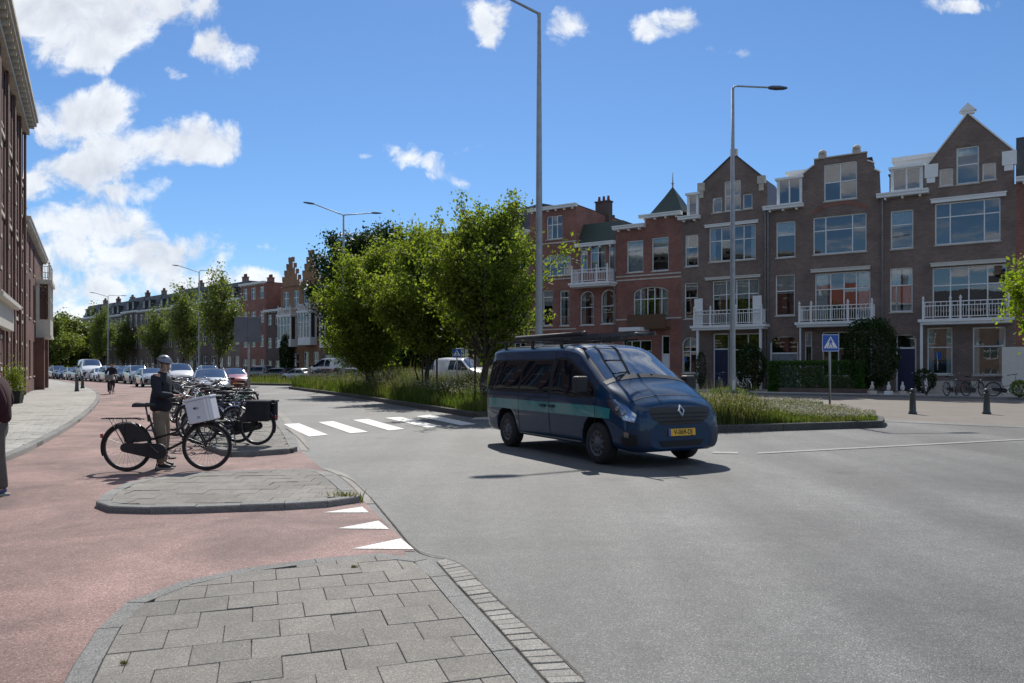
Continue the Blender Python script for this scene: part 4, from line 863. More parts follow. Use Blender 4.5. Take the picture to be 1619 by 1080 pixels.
lab = ['plain brown house behind the big median tree', 'dark brick house glimpsed between median tree trunks', 'brick house behind the dark evergreen trees', 'brown house at the left of the evergreen trees']
S = 0.0
specs = [(-8, 8, 12, 'brick_brown', lab[0]), (-16, 8, 11.5, 'brick_dark', lab[1]), (-24, 8, 12, 'brick_brown', lab[2]), (-31, 7, 11.5, 'brick_dark', lab[3])]
for s0, w_, H_, m_, l_ in specs: row_house(FH, s0, w_, H_, m_, l_, bay=(m_ == 'brick_dark'))
fo = Facade(FH.pt(-31)[:2], Vector((.72, -.69)))
U = lambda u: fo.s_of(u)
s1 = U(507); s2 = U(476); s3 = U(444)
row_house(fo, s1, max(3, 0 - s1), 10.5, 'brick_brown', 'brown house directly right of the stepped orange gables', bay=True, nw=2)
row_house(fo, s2, s1 - s2, 11.6, 'brick_orange', 'orange brick house whose stepped gable stands nearer the dark trees, white bay window below', 3, 2, bay=True, stepped=True, roof_m='slate', ridge=2)
row_house(fo, s3, s2 - s3, 11.2, 'brick_orange', 'orange brick house with stepped gable, left one of the pair, white bay window below', 3, 2, bay=True, stepped=True, roof_m='slate', ridge=2)
s4 = U(420); row_house(fo, s4, s3 - s4, 8.6, 'brick_dark', 'low dark brick house with slate roof left of the stepped gables', 3, 2, roof='ridge', ridge=1.8)
s5 = U(381); row_house(fo, s5, s4 - s5, 12.3, 'brick_red', 'dark red brick block rising above its neighbours near the grey sign', 4, 3, roof='flat', ridge=0)
# far terrace
pf = fo.pt(s5); ff = Facade((pf.x, pf.y), Vector((.70, -.714)))
pL = Vector((-83, 149)); ff = Facade((pf.x, pf.y), Vector((pf.x, pf.y)) - pL); tot = (Vector((pf.x, pf.y)) - pL).length
nH = 9; hw_ = tot / nH
des = ['nearest to the grey traffic sign', 'with its front partly behind two street trees', 'right behind the tallest street tree', 'just right of the middle of the terrace', 'in the middle of the long terrace', 'just left of the middle of the terrace', 'third from the far left end', 'second from the far left end', 'at the far left end of the terrace']
for i in range(nH):
    row_house(ff, -(i + 1) * hw_, hw_, 10.6 + (i % 3) * .15, ['brick_brown', 'brick_dark', 'brick_brown', 'brick_red'][i % 4 if i < 3 else i % 2], 'brown terraced house with dark mansard roof, ' + des[i], 3, 3 if hw_ < 9 else 4, ridge=2.4, group='houses of the far terrace')
# ================================================================ left side of the street
LD = Vector((145 - CX, FPX)).normalized()     # direction away from the viewer
c0 = G(50, 624, .1); cl0 = Vector((c0.x - .45, c0.y))
Lf = Facade(cl0 - LD * 26, LD)     # local x grows away from the camera; inward normal (y) points left
wL = 26; HL_ = Lf.z_of(55, 198) if 0 else 14.2
r_ = empty('corner_building', (Lf.P0.x, Lf.P0.y, 0), math.atan2(LD.y, LD.x), 'tall rust brick building with pale stone bands and deep bracketed cornice at the left edge', 'building')
ops = []; bays = 8; bw_ = wL / bays
for i in range(bays):
    for z0, z1 in ((.9, 3.3), (4.6, 7.1), (8.0, 10.3), (11.2, 13.0)):
        x = (i + .5) * bw_; ops.append((x - .75, x + .75, z0, z1, .5 if z0 < 8 and i % 2 == 0 else 0))
HT = 14.2; mb = MB(); wall_mesh(mb, [(0, HT), (wL, HT)], ops, .28); mb.build('front_wall', M['brick_left'], r_); shell(r_, wL, HT, 11, 'brick_left', 'slate', 'flat')
for o in ops: window(r_, *o[:4], (.5,), (.66,), arch=o[4], m='cream', y=.14, curtain=.15)
for z in (.55, 3.75, 4.25, 7.55, 10.75): 
    b = MB(); b.box(0, wL, -.06, -.003, z, z + .16); b.build('stone_band', M['stone'], r_)
for i in range(bays + 1):
    x = min(max(i * bw_, .25), wL - .25); b = MB(); b.box(x - .24, x + .24, -.16, -.062, 0, HT - .6); b.build('pilaster', M['brick_left'], r_)
    for z in (1.4, 2.6, 5.2, 6.4, 8.8, 9.8): b = MB(); b.box(x - .26, x + .26, -.185, -.16, z, z + .14); b.build('stone_block', M['stone'], r_)
b = MB(); b.box(-.5, wL + .3, -.6, .3, HT, HT + .22); b.box(-.5, wL + .3, -.68, .3, HT + .22, HT + .42); b.box(0, wL, -.3, -.003, HT - .55, HT - .35); cc_ = b.build('cornice', M['stone'], r_)
for i in range(34): x = .3 + i * (wL - .6) / 33; b = MB(); b.plate([(x, HT - .003), (x, HT - .3), (x, HT - .3)], 0, 0) if 0 else b.box(x - .09, x + .09, -.52, -.003, HT - .26, HT - .003); b.box(x - .07, x + .07, -.3, -.003, HT - .5, HT - .263); b.build('bracket', M['stone'], cc_)
# end wall of the building (faces up the street) is part of the shell
# white projecting shop base with step
b = MB(); b.box(9, 16, -.35, -.07, 3.0, 3.9); b.box(8.8, 16.2, -.6, -.07, 3.9, 4.05); b.build('balcony', M['cream'], r_)
c2 = cl0 + LD * .02; r2 = empty('bay_house', (c2.x, c2.y, 0), math.atan2(LD.y, LD.x), 'lower brick house with projecting cream bay and roof terrace rail, beyond the tall corner building', 'house')
w2 = 19; H2_ = 9.4; ops = [(x - .6, x + .6, z0, z1, 0) for x in (2, 5, 8.5, 16.5) for z0, z1 in ((1, 3.1), (4.4, 6.6), (7.2, 8.8))]
mb = MB(); wall_mesh(mb, [(0, H2_), (w2, H2_)], ops, .25); mb.build('front_wall', M['brick_left'], r2); shell(r2, w2, H2_, 10, 'brick_left', 'slate', 'mansard', 2.2)
for o in ops: window(r2, *o[:4], (), (.6,), m='cream', y=.12)
b = MB(); x0, x1 = 10.5, 14.5; z0, z1 = 3.6, 6.9; b.box(x0, x1, -.8, -.003, z0, z0 + 1.0)
b.box(x0 - .12, x1 + .12, -.92, -.003, z1, z1 + .25); b.box(x0 - .05, x1 + .05, -.85, -.003, z0 - .18, z0 - .003)
for x in (x0, x0 + 1.25, x0 + 2.6, x1 - .15): b.box(x, x + .15, -.8, -.68, z0 + 1.0, z1)
for x in (x0, x1 - .15): b.box(x, x + .15, -.2, -.003, z0 + 1, z1)
b.box(x0, x1, -.78, -.7, z0 + 2.3, z0 + 2.4)
by = b.build('bay', M['cream'], r2); P = MB(); P.box(x0 + .05, x1 - .05, -.73, -.02, z0 + 1.0, z1 - .003); P.build('pane', M['glass_dark'], by)
balcony(r2, x0 + .1, x1 - .1, z1 + .27, .75, .9, (0, .5, 1), 'cream'); cornice(r2, 0, w2, H2_ - .2, .3, 'cream'); chimney(r2, 8, .8, H2_, 3.4, 1.0, 'brick_dark', 2); chimney(r2, 15, 2, H2_ + 1, 1.4, .9, 'brick_dark', 2)
for x in (9.6, 14.6): b = MB(); b.box(x, x + .8, -.5, -.003, 0, 3.4); b.build('pier', M['brick_left'], r2)

# terrace across the junction, behind the viewer: it shows only as reflections in the window panes
fb_ = Facade((10, -52), Vector((-.7, .7)))
for i, (m_, l_) in enumerate((('brick_dark', 'first'), ('brick_brown', 'second'), ('brick_dark', 'third'), ('brick_brown', 'fourth'), ('brick_dark', 'fifth'), ('brick_brown', 'sixth'))):
    row_house(fb_, i * 13, 13, 10.5 - (i % 2) * .8, m_, 'brick house with red tiled roof across the junction, %s of its row' % l_, 3, 4, roof='ridge', roof_m=('slate', 'tile_red', 'slate')[i % 3], ridge=3.2, group='houses across the junction')
# ================================================================ vegetation
def leaf_mesh(name, C, size, m, seed=1, aspect=.6, up=.3, per=4):
    """C: (n,3) leaf centres -> folded leaf blades"""
    r = np.random.default_rng(seed); n = len(C); s = size * r.uniform(.6, 1.35, (n, 1))
    d = r.normal(size=(n, 3)); d[:, 2] -= .25; d /= np.linalg.norm(d, axis=1, keepdims=True)
    nr = r.normal(size=(n, 3)); nr[:, 2] += up * 2.5; nr /= np.linalg.norm(nr, axis=1, keepdims=True)
    w = np.cross(d, nr); w /= np.linalg.norm(w, axis=1, keepdims=True) + 1e-9
    V = np.empty((n, 4, 3)); V[:, 0] = C - d * s * .5; V[:, 1] = C + w * s * aspect * .5 + d * s * .05; V[:, 2] = C + d * s * .55 ; V[:, 3] = C - w * s * aspect * .5 + d * s * .05
    nn_ = np.cross(d, w); V[:, 1] += nn_ * s * .12; V[:, 3] += nn_ * s * .12
    me = bpy.data.meshes.new(name); me.vertices.add(n * 4); me.vertices.foreach_set('co', V.reshape(-1).astype(np.float32))
    me.loops.add(n * 4); me.loops.foreach_set('vertex_index', np.arange(n * 4, dtype=np.int32)); me.polygons.add(n)
    me.polygons.foreach_set('loop_start', np.arange(0, n * 4, 4, dtype=np.int32)); me.polygons.foreach_set('loop_total', np.full(n, 4, np.int32)); me.materials.append(m); me.update(calc_edges=True); return me
def grow(height, radius, base, nl, nt, per, seed, upward=.55, spread=.16, trunk_r=.11, tip=.0, lean=0):
    """limbs from a trunk towards an uneven crown envelope, twigs along them, leaves along the twigs"""
    rn = random.Random(seed); r = np.random.default_rng(seed); limbs = []; C = []
    trunk = [Vector((0, 0, 0)), Vector((rn.gauss(0, .05), rn.gauss(0, .05), base * .6)), Vector((rn.gauss(0, .08), rn.gauss(0, .08), base)), Vector((lean + rn.gauss(0, .12), rn.gauss(0, .12), (base + height) / 2)), Vector((lean * 1.5 + rn.gauss(0, .15), rn.gauss(0, .15), height * .93))]
    limbs.append((trunk, [trunk_r * 1.2, trunk_r, trunk_r * .85, trunk_r * .5, .015]))
    for i in range(nl):
        t = (i + .5) / nl; a = i * 2.4 + rn.uniform(-.4, .4); hz = base * .85 + (height - base) * (t ** 1.1) * .62
        st = Vector((lean * t, 0, hz)); prof = math.sin(math.pi * (.18 + .75 * t)) ** .7
        rr = radius * prof * rn.uniform(.58, 1.18); ez = hz + (height - hz) * rn.uniform(.25, 1.0) * upward + rr * .15
        if t > .72: ez = height * rn.uniform(.8, 1.03); rr *= .8
        e = Vector((st.x + math.cos(a) * rr, math.sin(a) * rr, ez)); mid = st.lerp(e, .5) + Vector((0, 0, -rr * .06)) + Vector((rn.gauss(0, .1), rn.gauss(0, .1), 0))
        limbs.append(([st, mid, e], [trunk_r * .42, trunk_r * .25, .008]))
        L_ = (e - st).length
        for j in range(nt):
            q = .28 + .72 * (j + rn.random()) / nt; p = st.lerp(mid, q * 2) if q < .5 else mid.lerp(e, q * 2 - 1)
            dirv = Vector((rn.gauss(0, 1), rn.gauss(0, 1), rn.gauss(.35, .6))).normalized() * rn.uniform(.3, .85) * min(1.1, radius * .42); tp_ = p + dirv + (e - st).normalized() * .2
            limbs.append(([p, tp_], [trunk_r * .1, .004])); k = int(per * rn.uniform(.5, 1.4))
            tt = r.random((k, 1)) ** .7; P0 = np.array(p); P1 = np.array(tp_); C.append(P0 + (P1 - P0) * tt + r.normal(0, spread * rn.uniform(.7, 1.3), (k, 3)))
    return limbs, np.concatenate(C)
def tree(name, label, loc, height, radius, base, seed, nl=26, nt=9, per=60, leaf=.11, m='leaf', group=None, upward=.55, spread=.16, trunk_r=.11, rz=0, lean=0, cat='tree'):
    limbs, C = grow(height, radius, base, nl, nt, per, seed, upward, spread, trunk_r, lean=lean)
    root = empty(name, loc, rz, label, cat, group)
    t = MB(); t.tube(limbs[0][0], limbs[0][1], 8); t.build('trunk', M['bark'], root)
    t = MB()
    for p, r in limbs[1:]: t.tube(p, r, 4, caps=False)
    t.build('branches', M['bark'], root); mesh_obj('crown', leaf_mesh('crown', C, leaf, M[m], seed), root); return root
t1 = tree('maple_tree', 'tallest broad green tree on the median, nearest to the dark blue van', G(771, 655) + Vector((-.15, 1.5, .1)), 7.0, 2.3, 1.6, 11, 54, 11, 52, .13, 'leaf', upward=.75, trunk_r=.13, spread=.14)
t2 = tree('maple_tree', 'green median tree in the middle of the three, between two timber stakes', Vector((-3.8, 35, .1)), 7.5, 2.75, 1.6, 12, 54, 12, 58, .145, 'leaf', spread=.18)
t3 = tree('maple_tree', 'lighter green median tree at the left of the three, beside the tall double lamp post', Vector((-7.9, 42.5, .1)), 7.9, 2.8, .7, 13, 54, 12, 60, .16, 'leaf', spread=.2)
for t_, offs, l_ in ((t2, ((.42, -.3), (-.3, .35)), 'middle median tree'), (t1, ((.4, -.35), (-.35, .3)), 'tallest median tree')):
    for i, (x, y) in enumerate(offs):
        b = MB(); b.tube([(0, 0, 0), (0, 0, 1.9)], .045, 7); o = b.build('tree_stake', M['stake'], None, (t_.location.x + x, t_.location.y + y, .1)); tag(o, 'timber stake on the %s side of the %s trunk' % (('right', 'left')[i], l_), 'stake', 'stakes of the median trees')
tree('evergreen_tree', 'huge dark green tree filling the gap before the stepped gables', Vector((-13.0, 66, 0)), 12.4, 3.6, 1.2, 21, 52, 14, 100, .27, 'leaf_dark', upward=.75, spread=.42, trunk_r=.25)
tree('evergreen_tree', 'rounded dark treetop rising behind the median maples', Vector((-11.3, 68.5, 0)), 14.0, 2.6, 4.5, 22, 44, 14, 100, .27, 'leaf_dark', upward=.7, spread=.42, trunk_r=.22)
tree('evergreen_tree', 'dark tree low behind the middle median maple trunks', Vector((-8.0, 62, 0)), 8.2, 4.6, .4, 23, 40, 12, 80, .28, 'leaf_dark', spread=.4, trunk_r=.2)
# young trees further along the median
pr = tree('street_tree', 'leafy street tree in front of the dark terrace, tallest of the far median row', at(347, 597, 80), 10.9, 2.15, 1.9, 31, 24, 8, 40, .24, 'leaf_mid', 'street trees along the far median', spread=.32, upward=.7); pr.location.z = 0
for i, (u, D_, hz, sc_, l_) in enumerate([(291, 88, 10.3, 1.0, 'second tallest of the far median row, left of the tallest'), (246, 112, 9.6, .95, 'middle of the far median row above the queue of cars'), (196, 128, 9.2, .9, 'small tree left of the middle of the far median row'), (160, 121, 10.6, .95, 'second last tree before the far end of the terrace')]):
    c = copy_tree(pr); p = at(u, HOR, D_); c.location = (p.x, p.y, 0); c.scale = (sc_, sc_, hz / 10.9); c.rotation_euler.z = i * 1.3 + .5; c['label'] = 'leafy street tree, ' + l_
pr2 = tree('park_tree', 'rounded green tree at the far end of the street, right of the cream bay house', at(97, 597, 132), 10.2, 4.6, 1.6, 41, 22, 9, 60, .42, 'leaf_mid', 'round trees closing the far end of the street', spread=.5, upward=.5, trunk_r=.2); pr2.location.z = 0
for u, D_, s_, l_ in ((125, 139, .92, 'beside the far end of the terrace'), (74, 122, .95, 'hidden by the bay house')): c = copy_tree(pr2); p = at(u, HOR, D_); c.location = (p.x, p.y, 0); c.scale = (s_,) * 3; c.rotation_euler.z = u; c['label'] = 'rounded green tree closing the street, ' + l_
woods = MB(); rr_ = np.random.default_rng(5); C = np.stack([rr_.uniform(-150, -62, 9000), rr_.uniform(168, 185, 9000), np.abs(rr_.normal(0, 1, 9000)) * 3.2 + .4], 1)
tag(mesh_obj('woodland', leaf_mesh('woodland', C, 1.1, M['leaf_mid'], 5)), 'distant belt of trees closing the end of the street', 'trees', kind='stuff')
# tree leaning in from the right edge
tree('young_lime_tree', 'bright yellow green young tree leaning into view at the right edge', Vector((13.0, 17.6, .0)), 4.3, 1.5, 2.0, 51, 30, 10, 60, .10, 'leaf_bright', spread=.12, trunk_r=.06)
# ---- meadow on the medians
def scatter(poly, n, seed, dens=None):
    r = np.random.default_rng(seed); P = np.array([p[:2] for p in poly]); lo, hi = P.min(0), P.max(0); out = []; tot_ = 0
    while tot_ < n:
        q = r.uniform(lo, hi, (n * 3, 2)); x, y = q[:, 0], q[:, 1]; c = np.zeros(len(q), bool); j = len(P) - 1
        for i in range(len(P)):
            xi, yi, xj, yj = P[i, 0], P[i, 1], P[j, 0], P[j, 1]; c ^= ((yi > y) != (yj > y)) & (x < (xj - xi) * (y - yi) / (yj - yi + 1e-12) + xi); j = i
        if dens is not None: c &= r.random(len(q)) < dens(x, y)
        q = q[c]; out.append(q); tot_ += len(q)
        if not len(q): break
    return np.concatenate(out)[:n]
def blades(name, base, h, w, m, seed, lean=.35, z=.12):
    r = np.random.default_rng(seed); n = len(base); hh = h * r.uniform(.45, 1.25, n) if np.isscalar(h) else h * r.uniform(.6, 1.2, n); a = r.uniform(0, 2 * math.pi, n); b = r.uniform(0, 2 * math.pi, n)
    D = np.stack([np.cos(a), np.sin(a)], 1); Ln = np.stack([np.cos(b), np.sin(b)], 1) * (r.random(n) * lean * hh)[:, None]; ww = w * r.uniform(.6, 1.4, n)[:, None]
    V = np.zeros((n, 5, 3)); V[:, 0, :2] = base - D * ww; V[:, 1, :2] = base + D * ww; V[:, 0, 2] = V[:, 1, 2] = z
    V[:, 2, :2] = base + D * ww * .8 + Ln * .35; V[:, 2, 2] = z + hh * .55; V[:, 3, :2] = base + Ln; V[:, 3, 2] = z + hh; V[:, 4, :2] = base - D * ww * .8 + Ln * .35; V[:, 4, 2] = z + hh * .55
    me = bpy.data.meshes.new(name); me.vertices.add(n * 5); me.vertices.foreach_set('co', V.reshape(-1).astype(np.float32)); me.loops.add(n * 5); me.loops.foreach_set('vertex_index', np.arange(n * 5, dtype=np.int32)); me.polygons.add(n)
    me.polygons.foreach_set('loop_start', np.arange(0, n * 5, 5, dtype=np.int32)); me.polygons.foreach_set('loop_total', np.full(n, 5, np.int32)); me.materials.append(m); me.update(calc_edges=True); return me
def clumpy(seed, sc_=.5, th=.0):
    r = np.random.default_rng(seed); ks = r.normal(0, 1 / sc_, (9, 2)); ph = r.uniform(0, 6.28, 9)
    return lambda x, y: (sum(np.sin(k[0] * x + k[1] * y + p) for k, p in zip(ks, ph)) / 4.2) * .5 + .55 - th
ca_, cb_ = clumpy(3, 1.4), clumpy(4, .8)
def near(x, y): return np.clip((34 / np.maximum(y, 17)) ** 2.2, .03, 1)
def meadow(poly, n, seed, hmul=1.0, label='', near_=near):
    f1 = lambda x, y: near_(x, y); b = scatter(poly, n, seed, f1); cl = ca_(b[:, 0], b[:, 1]); tall = np.clip(.10 + .75 * cl ** 1.5, .07, .9) * hmul * (1 + .5 * (RNG.random(len(b)) < .05))
    if poly is MBp: tall *= np.clip((11.2 - b[:, 0]) / 5, .45, 1)
    k = cb_(b[:, 0], b[:, 1]) + RNG.normal(0, .3, len(b)) > .38
    tag(mesh_obj('meadow_grass', blades('meadow', b[~k], tall[~k], .009, M['grass'], seed)), 'dry tall meadow grass ' + label, 'grass', kind='stuff')
    tag(mesh_obj('meadow_grass', blades('meadow', b[k], tall[k] * .8, .012, M['grass_green'], seed + 1)), 'fresh green grass ' + label, 'grass', kind='stuff')
    f = b[RNG.random(len(b)) < .17]; hf = np.clip(.3 + .5 * ca_(f[:, 0], f[:, 1]), .15, .9) * hmul
    if poly is MBp: hf *= np.clip((11.2 - f[:, 0]) / 5, .45, 1)
    C = np.concatenate([f, (.14 + hf * RNG.uniform(.7, 1.15, len(f)))[:, None]], 1); tag(mesh_obj('seed_heads', leaf_mesh('seed_heads', C, .05, M['flower'], seed, .6)), 'pale seed heads over the grass ' + label, 'seed heads', kind='stuff')
meadow(MA, 75000, 61, 1.55, 'on the left part of the median')
meadow(MBp, 110000, 62, .72, 'on the median behind the van')
meadow(MC, 16000, 63, 1.1, 'on the far median', lambda x, y: np.ones_like(x))
def bush(name, label, loc, rx, ry, h, n, leaf, m, seed, cat='shrub', box=False, group=None, z0=.0):
    r = np.random.default_rng(seed)
    if box:
        C = r.uniform(-1, 1, (n, 3)); f = r.integers(0, 3, n); s_ = r.choice([-1, 1], n); C[np.arange(n), f] = s_ * r.uniform(.86, 1.0, n); C[:, 2] = (C[:, 2] + 1) / 2
        C = C * [rx, ry, h] + r.normal(0, .05, (n, 3))
    else:
        d = r.normal(size=(n, 3)); d /= np.linalg.norm(d, axis=1, keepdims=True); K = r.normal(0, 1, (14, 3)); K /= np.linalg.norm(K, axis=1, keepdims=True)
        l_ = 1 + .22 * np.max(np.maximum(0, d @ K.T) ** 6, 1) * r.uniform(.6, 1.2, n) - .12; rad = l_ * r.uniform(.55, 1.0, n) ** .5
        C = d * rad[:, None] * [rx, ry, h / 2] + [0, 0, h / 2]; C[:, 2] = np.maximum(C[:, 2], .03)
    C[:, 2] += z0; root = empty(name, loc, 0, label, cat, group); mesh_obj('foliage', leaf_mesh('foliage', C, leaf, M[m], seed), root)
    t = MB()
    for k in range(5): a = k * 1.3; t.tube([(rx * .1 * math.cos(a), ry * .1 * math.sin(a), 0), (rx * .5 * math.cos(a), ry * .5 * math.sin(a), h * .75)], [.025, .008], 5)
    t.build('stems', M['bark'], root); return root
for i, (u, v, rx, h_, l_) in enumerate([(590, 622, 1.0, .95, 'olive weed clump under the left median maple'), (655, 628, .8, .85, 'weed clump left of the staked median tree'), (540, 611, 1.3, 1.05, 'tall weed clump by the foot of the left lamp post'), (700, 630, .7, .8, 'grey green weed clump right of the staked median tree'), (720, 640, .6, .7, 'shaded weed clump close to the kerb near the van'), (1150, 640, .8, .75, 'weed clump at the foot of the right lamp post')]):
    p = G(u, v, .1); bush('weed_clump', l_, p, rx, rx * .8, h_, 1500, .06, 'grass_green' if i % 2 else 'leaf_mid', 70 + i)
# weeds along the kerbs
for i, (u, v, s_, l_) in enumerate([(548, 794, .12, 'weed tuft at the right tip of the refuge island'), (400, 807, .07, 'tiny weed tuft in front of the refuge island'), (1140, 683, .16, 'yellowish weed tuft at the kerb beside the van bumper'), (1215, 681, .18, 'weed tuft along the right median kerb'), (560, 897.5, .014, 'little tuft in a slab joint of the foreground island'), (196, 1050, .012, 'yellow moss tuft near the left kerb of the foreground island'), (1243, 679, .12, 'small weed tuft further along the right median kerb')]):
    p = G(u, v, .0 if v < 880 else .055); r = np.random.default_rng(i); b = r.normal(0, s_ * .8, (int(60 + s_ * 900), 2)); b[:, 1] *= .35; o = mesh_obj('weed_tuft', blades('weed', b, max(s_, .02), min(.006, s_ * .12), M['grass'], i, .9, 0.0)); o.location = p; tag(o, l_, 'weed')
# hedges and garden shrubs on the right
def frp(u, d): p = FR.pt(FR.s_of(u, d), d); return Vector((p.x, p.y, .1))
ang_f = math.atan2(FR.fd.y, FR.fd.x)
h_ = bush('garden_hedge', 'clipped green hedge before the stepped gable house', frp(1290, -3.6), 2.55, .55, 1.75, 26000, .10, 'hedge', 81, 'hedge', True); h_.rotation_euler.z = ang_f
bush('garden_bush', 'very dark tall bush between the hedge and the navy door', frp(1376, -2.9), 1.55, 1.1, 4.3, 9000, .13, 'leaf_dark', 82, 'bush')
bush('garden_bush', 'dark bush at the foot of the brown house right of the lamp post', frp(1187, -2.5), .95, .8, 2.9, 4500, .12, 'leaf_dark', 83, 'bush')
bush('garden_bush', 'small climbing shrub beside the arched ground floor window', frp(1108, -1.2), .35, .35, 2.6, 900, .10, 'leaf_dark', 84, 'bush')
bush('garden_bush', 'low dark shrub behind the bicycles near the navy door', frp(1462, -2.0), .6, .5, 1.4, 1600, .10, 'leaf_dark', 85, 'bush')
bush('garden_bush', 'bright little plant at the right edge by the parked bicycles', frp(1612, -6.2), .45, .4, .9, 900, .08, 'leaf', 86, 'bush')
bush('garden_bush', 'dark ivy column between the two white bay windows of the stepped gables', fo.pt(U(463), -.8), .9, .6, 5.5, 1800, .3, 'leaf_dark', 87, 'bush')
# low garden walls
for a, b, l_ in ((1232, 1372, 'low dark garden wall along the clipped hedge'),):
    s0, s1_ = FR.s_of(a, -4.3), FR.s_of(b, -4.3); w = MB(); w.box(0, s1_ - s0, -.1, .1, .1, .35); o = w.build('garden_wall', M['brick_dark'], None, FR.pt(s0, -4.3)); o.rotation_euler.z = ang_f; tag(o, l_, 'wall')
# planter on the left footway
p = G(23, 638, HL); r_ = empty('potted_shrub', p, .3, 'yellow green shrub in a square black planter against the rust brick wall', 'planter')
b = MB(); vs = []
for z, w in ((0, .22), (.5, .29), (.5, .25), (.42, .25)): vs += [(-w, -w, z), (w, -w, z), (w, w, z), (-w, w, z)]
b.add(vs, [(3, 2, 1, 0)] + [(i + 4 * k, (i + 1) % 4 + 4 * k, (i + 1) % 4 + 4 * k + 4, i + 4 * k + 4) for k in range(3) for i in range(4)] + [(12, 13, 14, 15)]); b.build('pot', M['black_plastic'], r_)
r = np.random.default_rng(9); C = r.normal(0, 1, (1500, 3)) * [.17, .17, .28] + [0, 0, .95]; mesh_obj('foliage', leaf_mesh('foliage', C, .09, M['leaf'], 9, .35), r_)
# ================================================================ street furniture
def head(mb, p, d, L_=.75):
    d = Vector(d).normalized(); s_ = d.cross(Vector((0, 0, 1))).normalized(); n_ = s_.cross(d); vs = []
    for t, w, hh in ((0, .05, .05), (.15, .12, .07), (.5, .16, .075), (.9, .13, .04), (1, .06, .02)):
        c = Vector(p) + d * t * L_
        for a, b in ((-1, -.5), (1, -.5), (.7, .7), (-.7, .7)): vs.append(c + s_ * w * a + n_ * hh * b)
    mb.add(vs, [(4 * k + i, 4 * k + (i + 1) % 4, 4 * k + 4 + (i + 1) % 4, 4 * k + 4 + i) for k in range(4) for i in range(4)] + [(3, 2, 1, 0), (16, 17, 18, 19)])
def lamp(loc, arms, label, h=12.0, kind='angled'):
    r = empty('street_lamp', loc, 0, label, 'street lamp', 'tall grey street lamps')
    p = MB(); p.tube([(0, 0, 0), (0, 0, .9), (0, 0, 1.05), (0, 0, h * .5), (0, 0, h)], [.135, .13, .115, .095, .06], 12)
    p.build('pole', M['galv'], r); p = MB(); p.box(-.06, .06, -.14, -.12, .55, .95); p.build('access_door', M['steel'], r)
    for (dx_, dy_, Ln, rise) in arms:
        a = MB(); d = Vector((dx_, dy_, 0)).normalized(); e = d * Ln + Vector((0, 0, h + rise))
        if rise > .25: a.tube([(0, 0, h - .05), Vector((0, 0, h)) + d * .05, e], [.045, .042, .035], 8)
        else: a.tube([(0, 0, h - .1), Vector((0, 0, h + rise * .7)) + d * .06, Vector((0, 0, h + rise)) + d * .2, e], .035, 8)
        ar_ = a.build('arm', M['galv'], r); m_ = MB(); head(m_, e - d * .03, d + Vector((0, 0, rise * .15 if rise > .25 else 0))); m_.build('lantern', M['lamp_grey'], r)
lamp(Vector((.80, 22.8, .1)), [(-1, -.2, 1.15, .45)], 'tallest lamp post, arm cut by the top edge of the view, right behind the van', 11.9)
lamp(Vector((8.35, 29.2, .1)), [(1, .12, 1.45, .08)], 'lamp post with single flat arm pointing right, on the right end of the median', 12.0)
lamp(Vector((-11.7, 53.6, .1)), [(-1, -.35, 2.0, .62), (1, .4, 1.95, .28)], 'double armed lamp post rising through the left median maple', 12.0)
p = at(315, HOR, 86); lamp(Vector((p.x, p.y, .1)), [(-1, -.3, 2.1, .62), (1, .35, 2.1, .2)], 'double armed lamp post between the two tall street trees', 12.0)
p = at(171, HOR, 116); lamp(Vector((p.x, p.y, .1)), [(-1, -.3, 1.8, .5), (1, .35, 1.8, .2)], 'farthest double armed lamp post near the end of the terrace', 12.0)
def bollard(loc, label, h=.85):
    r = empty('bollard', loc, 0, label, 'bollard', 'cast iron bollards'); b = MB(); b.lathe([(.13, 0), (.13, .06), (.105, .1), (.085, h - .2), (.10, h - .19), (.10, h - .15), (.06, h - .13)], 12); b.build('post', M['bollard'], r)
    b = MB(); b.lathe([(.05, h - .13), (.085, h - .08), (.085, h - .03), (.04, h), (.005, h + .01)], 12); b.build('cap', M['bollard'], r)
M['bollard'] = mat('bollard_paint', (.04, .055, .06), .5, var=.3, vscale=12)
bollard(G(121.5, 619, HL), 'nearer black bollard on the left footway', .88); bollard(G(130.5, 614, HL), 'farther black bollard on the left footway', .88)
bollard(G(1443, 655), 'dark bollard at the right, the left one of the two', .84); bollard(G(1560, 655), 'dark bollard at the right, the right one of the two', .84)
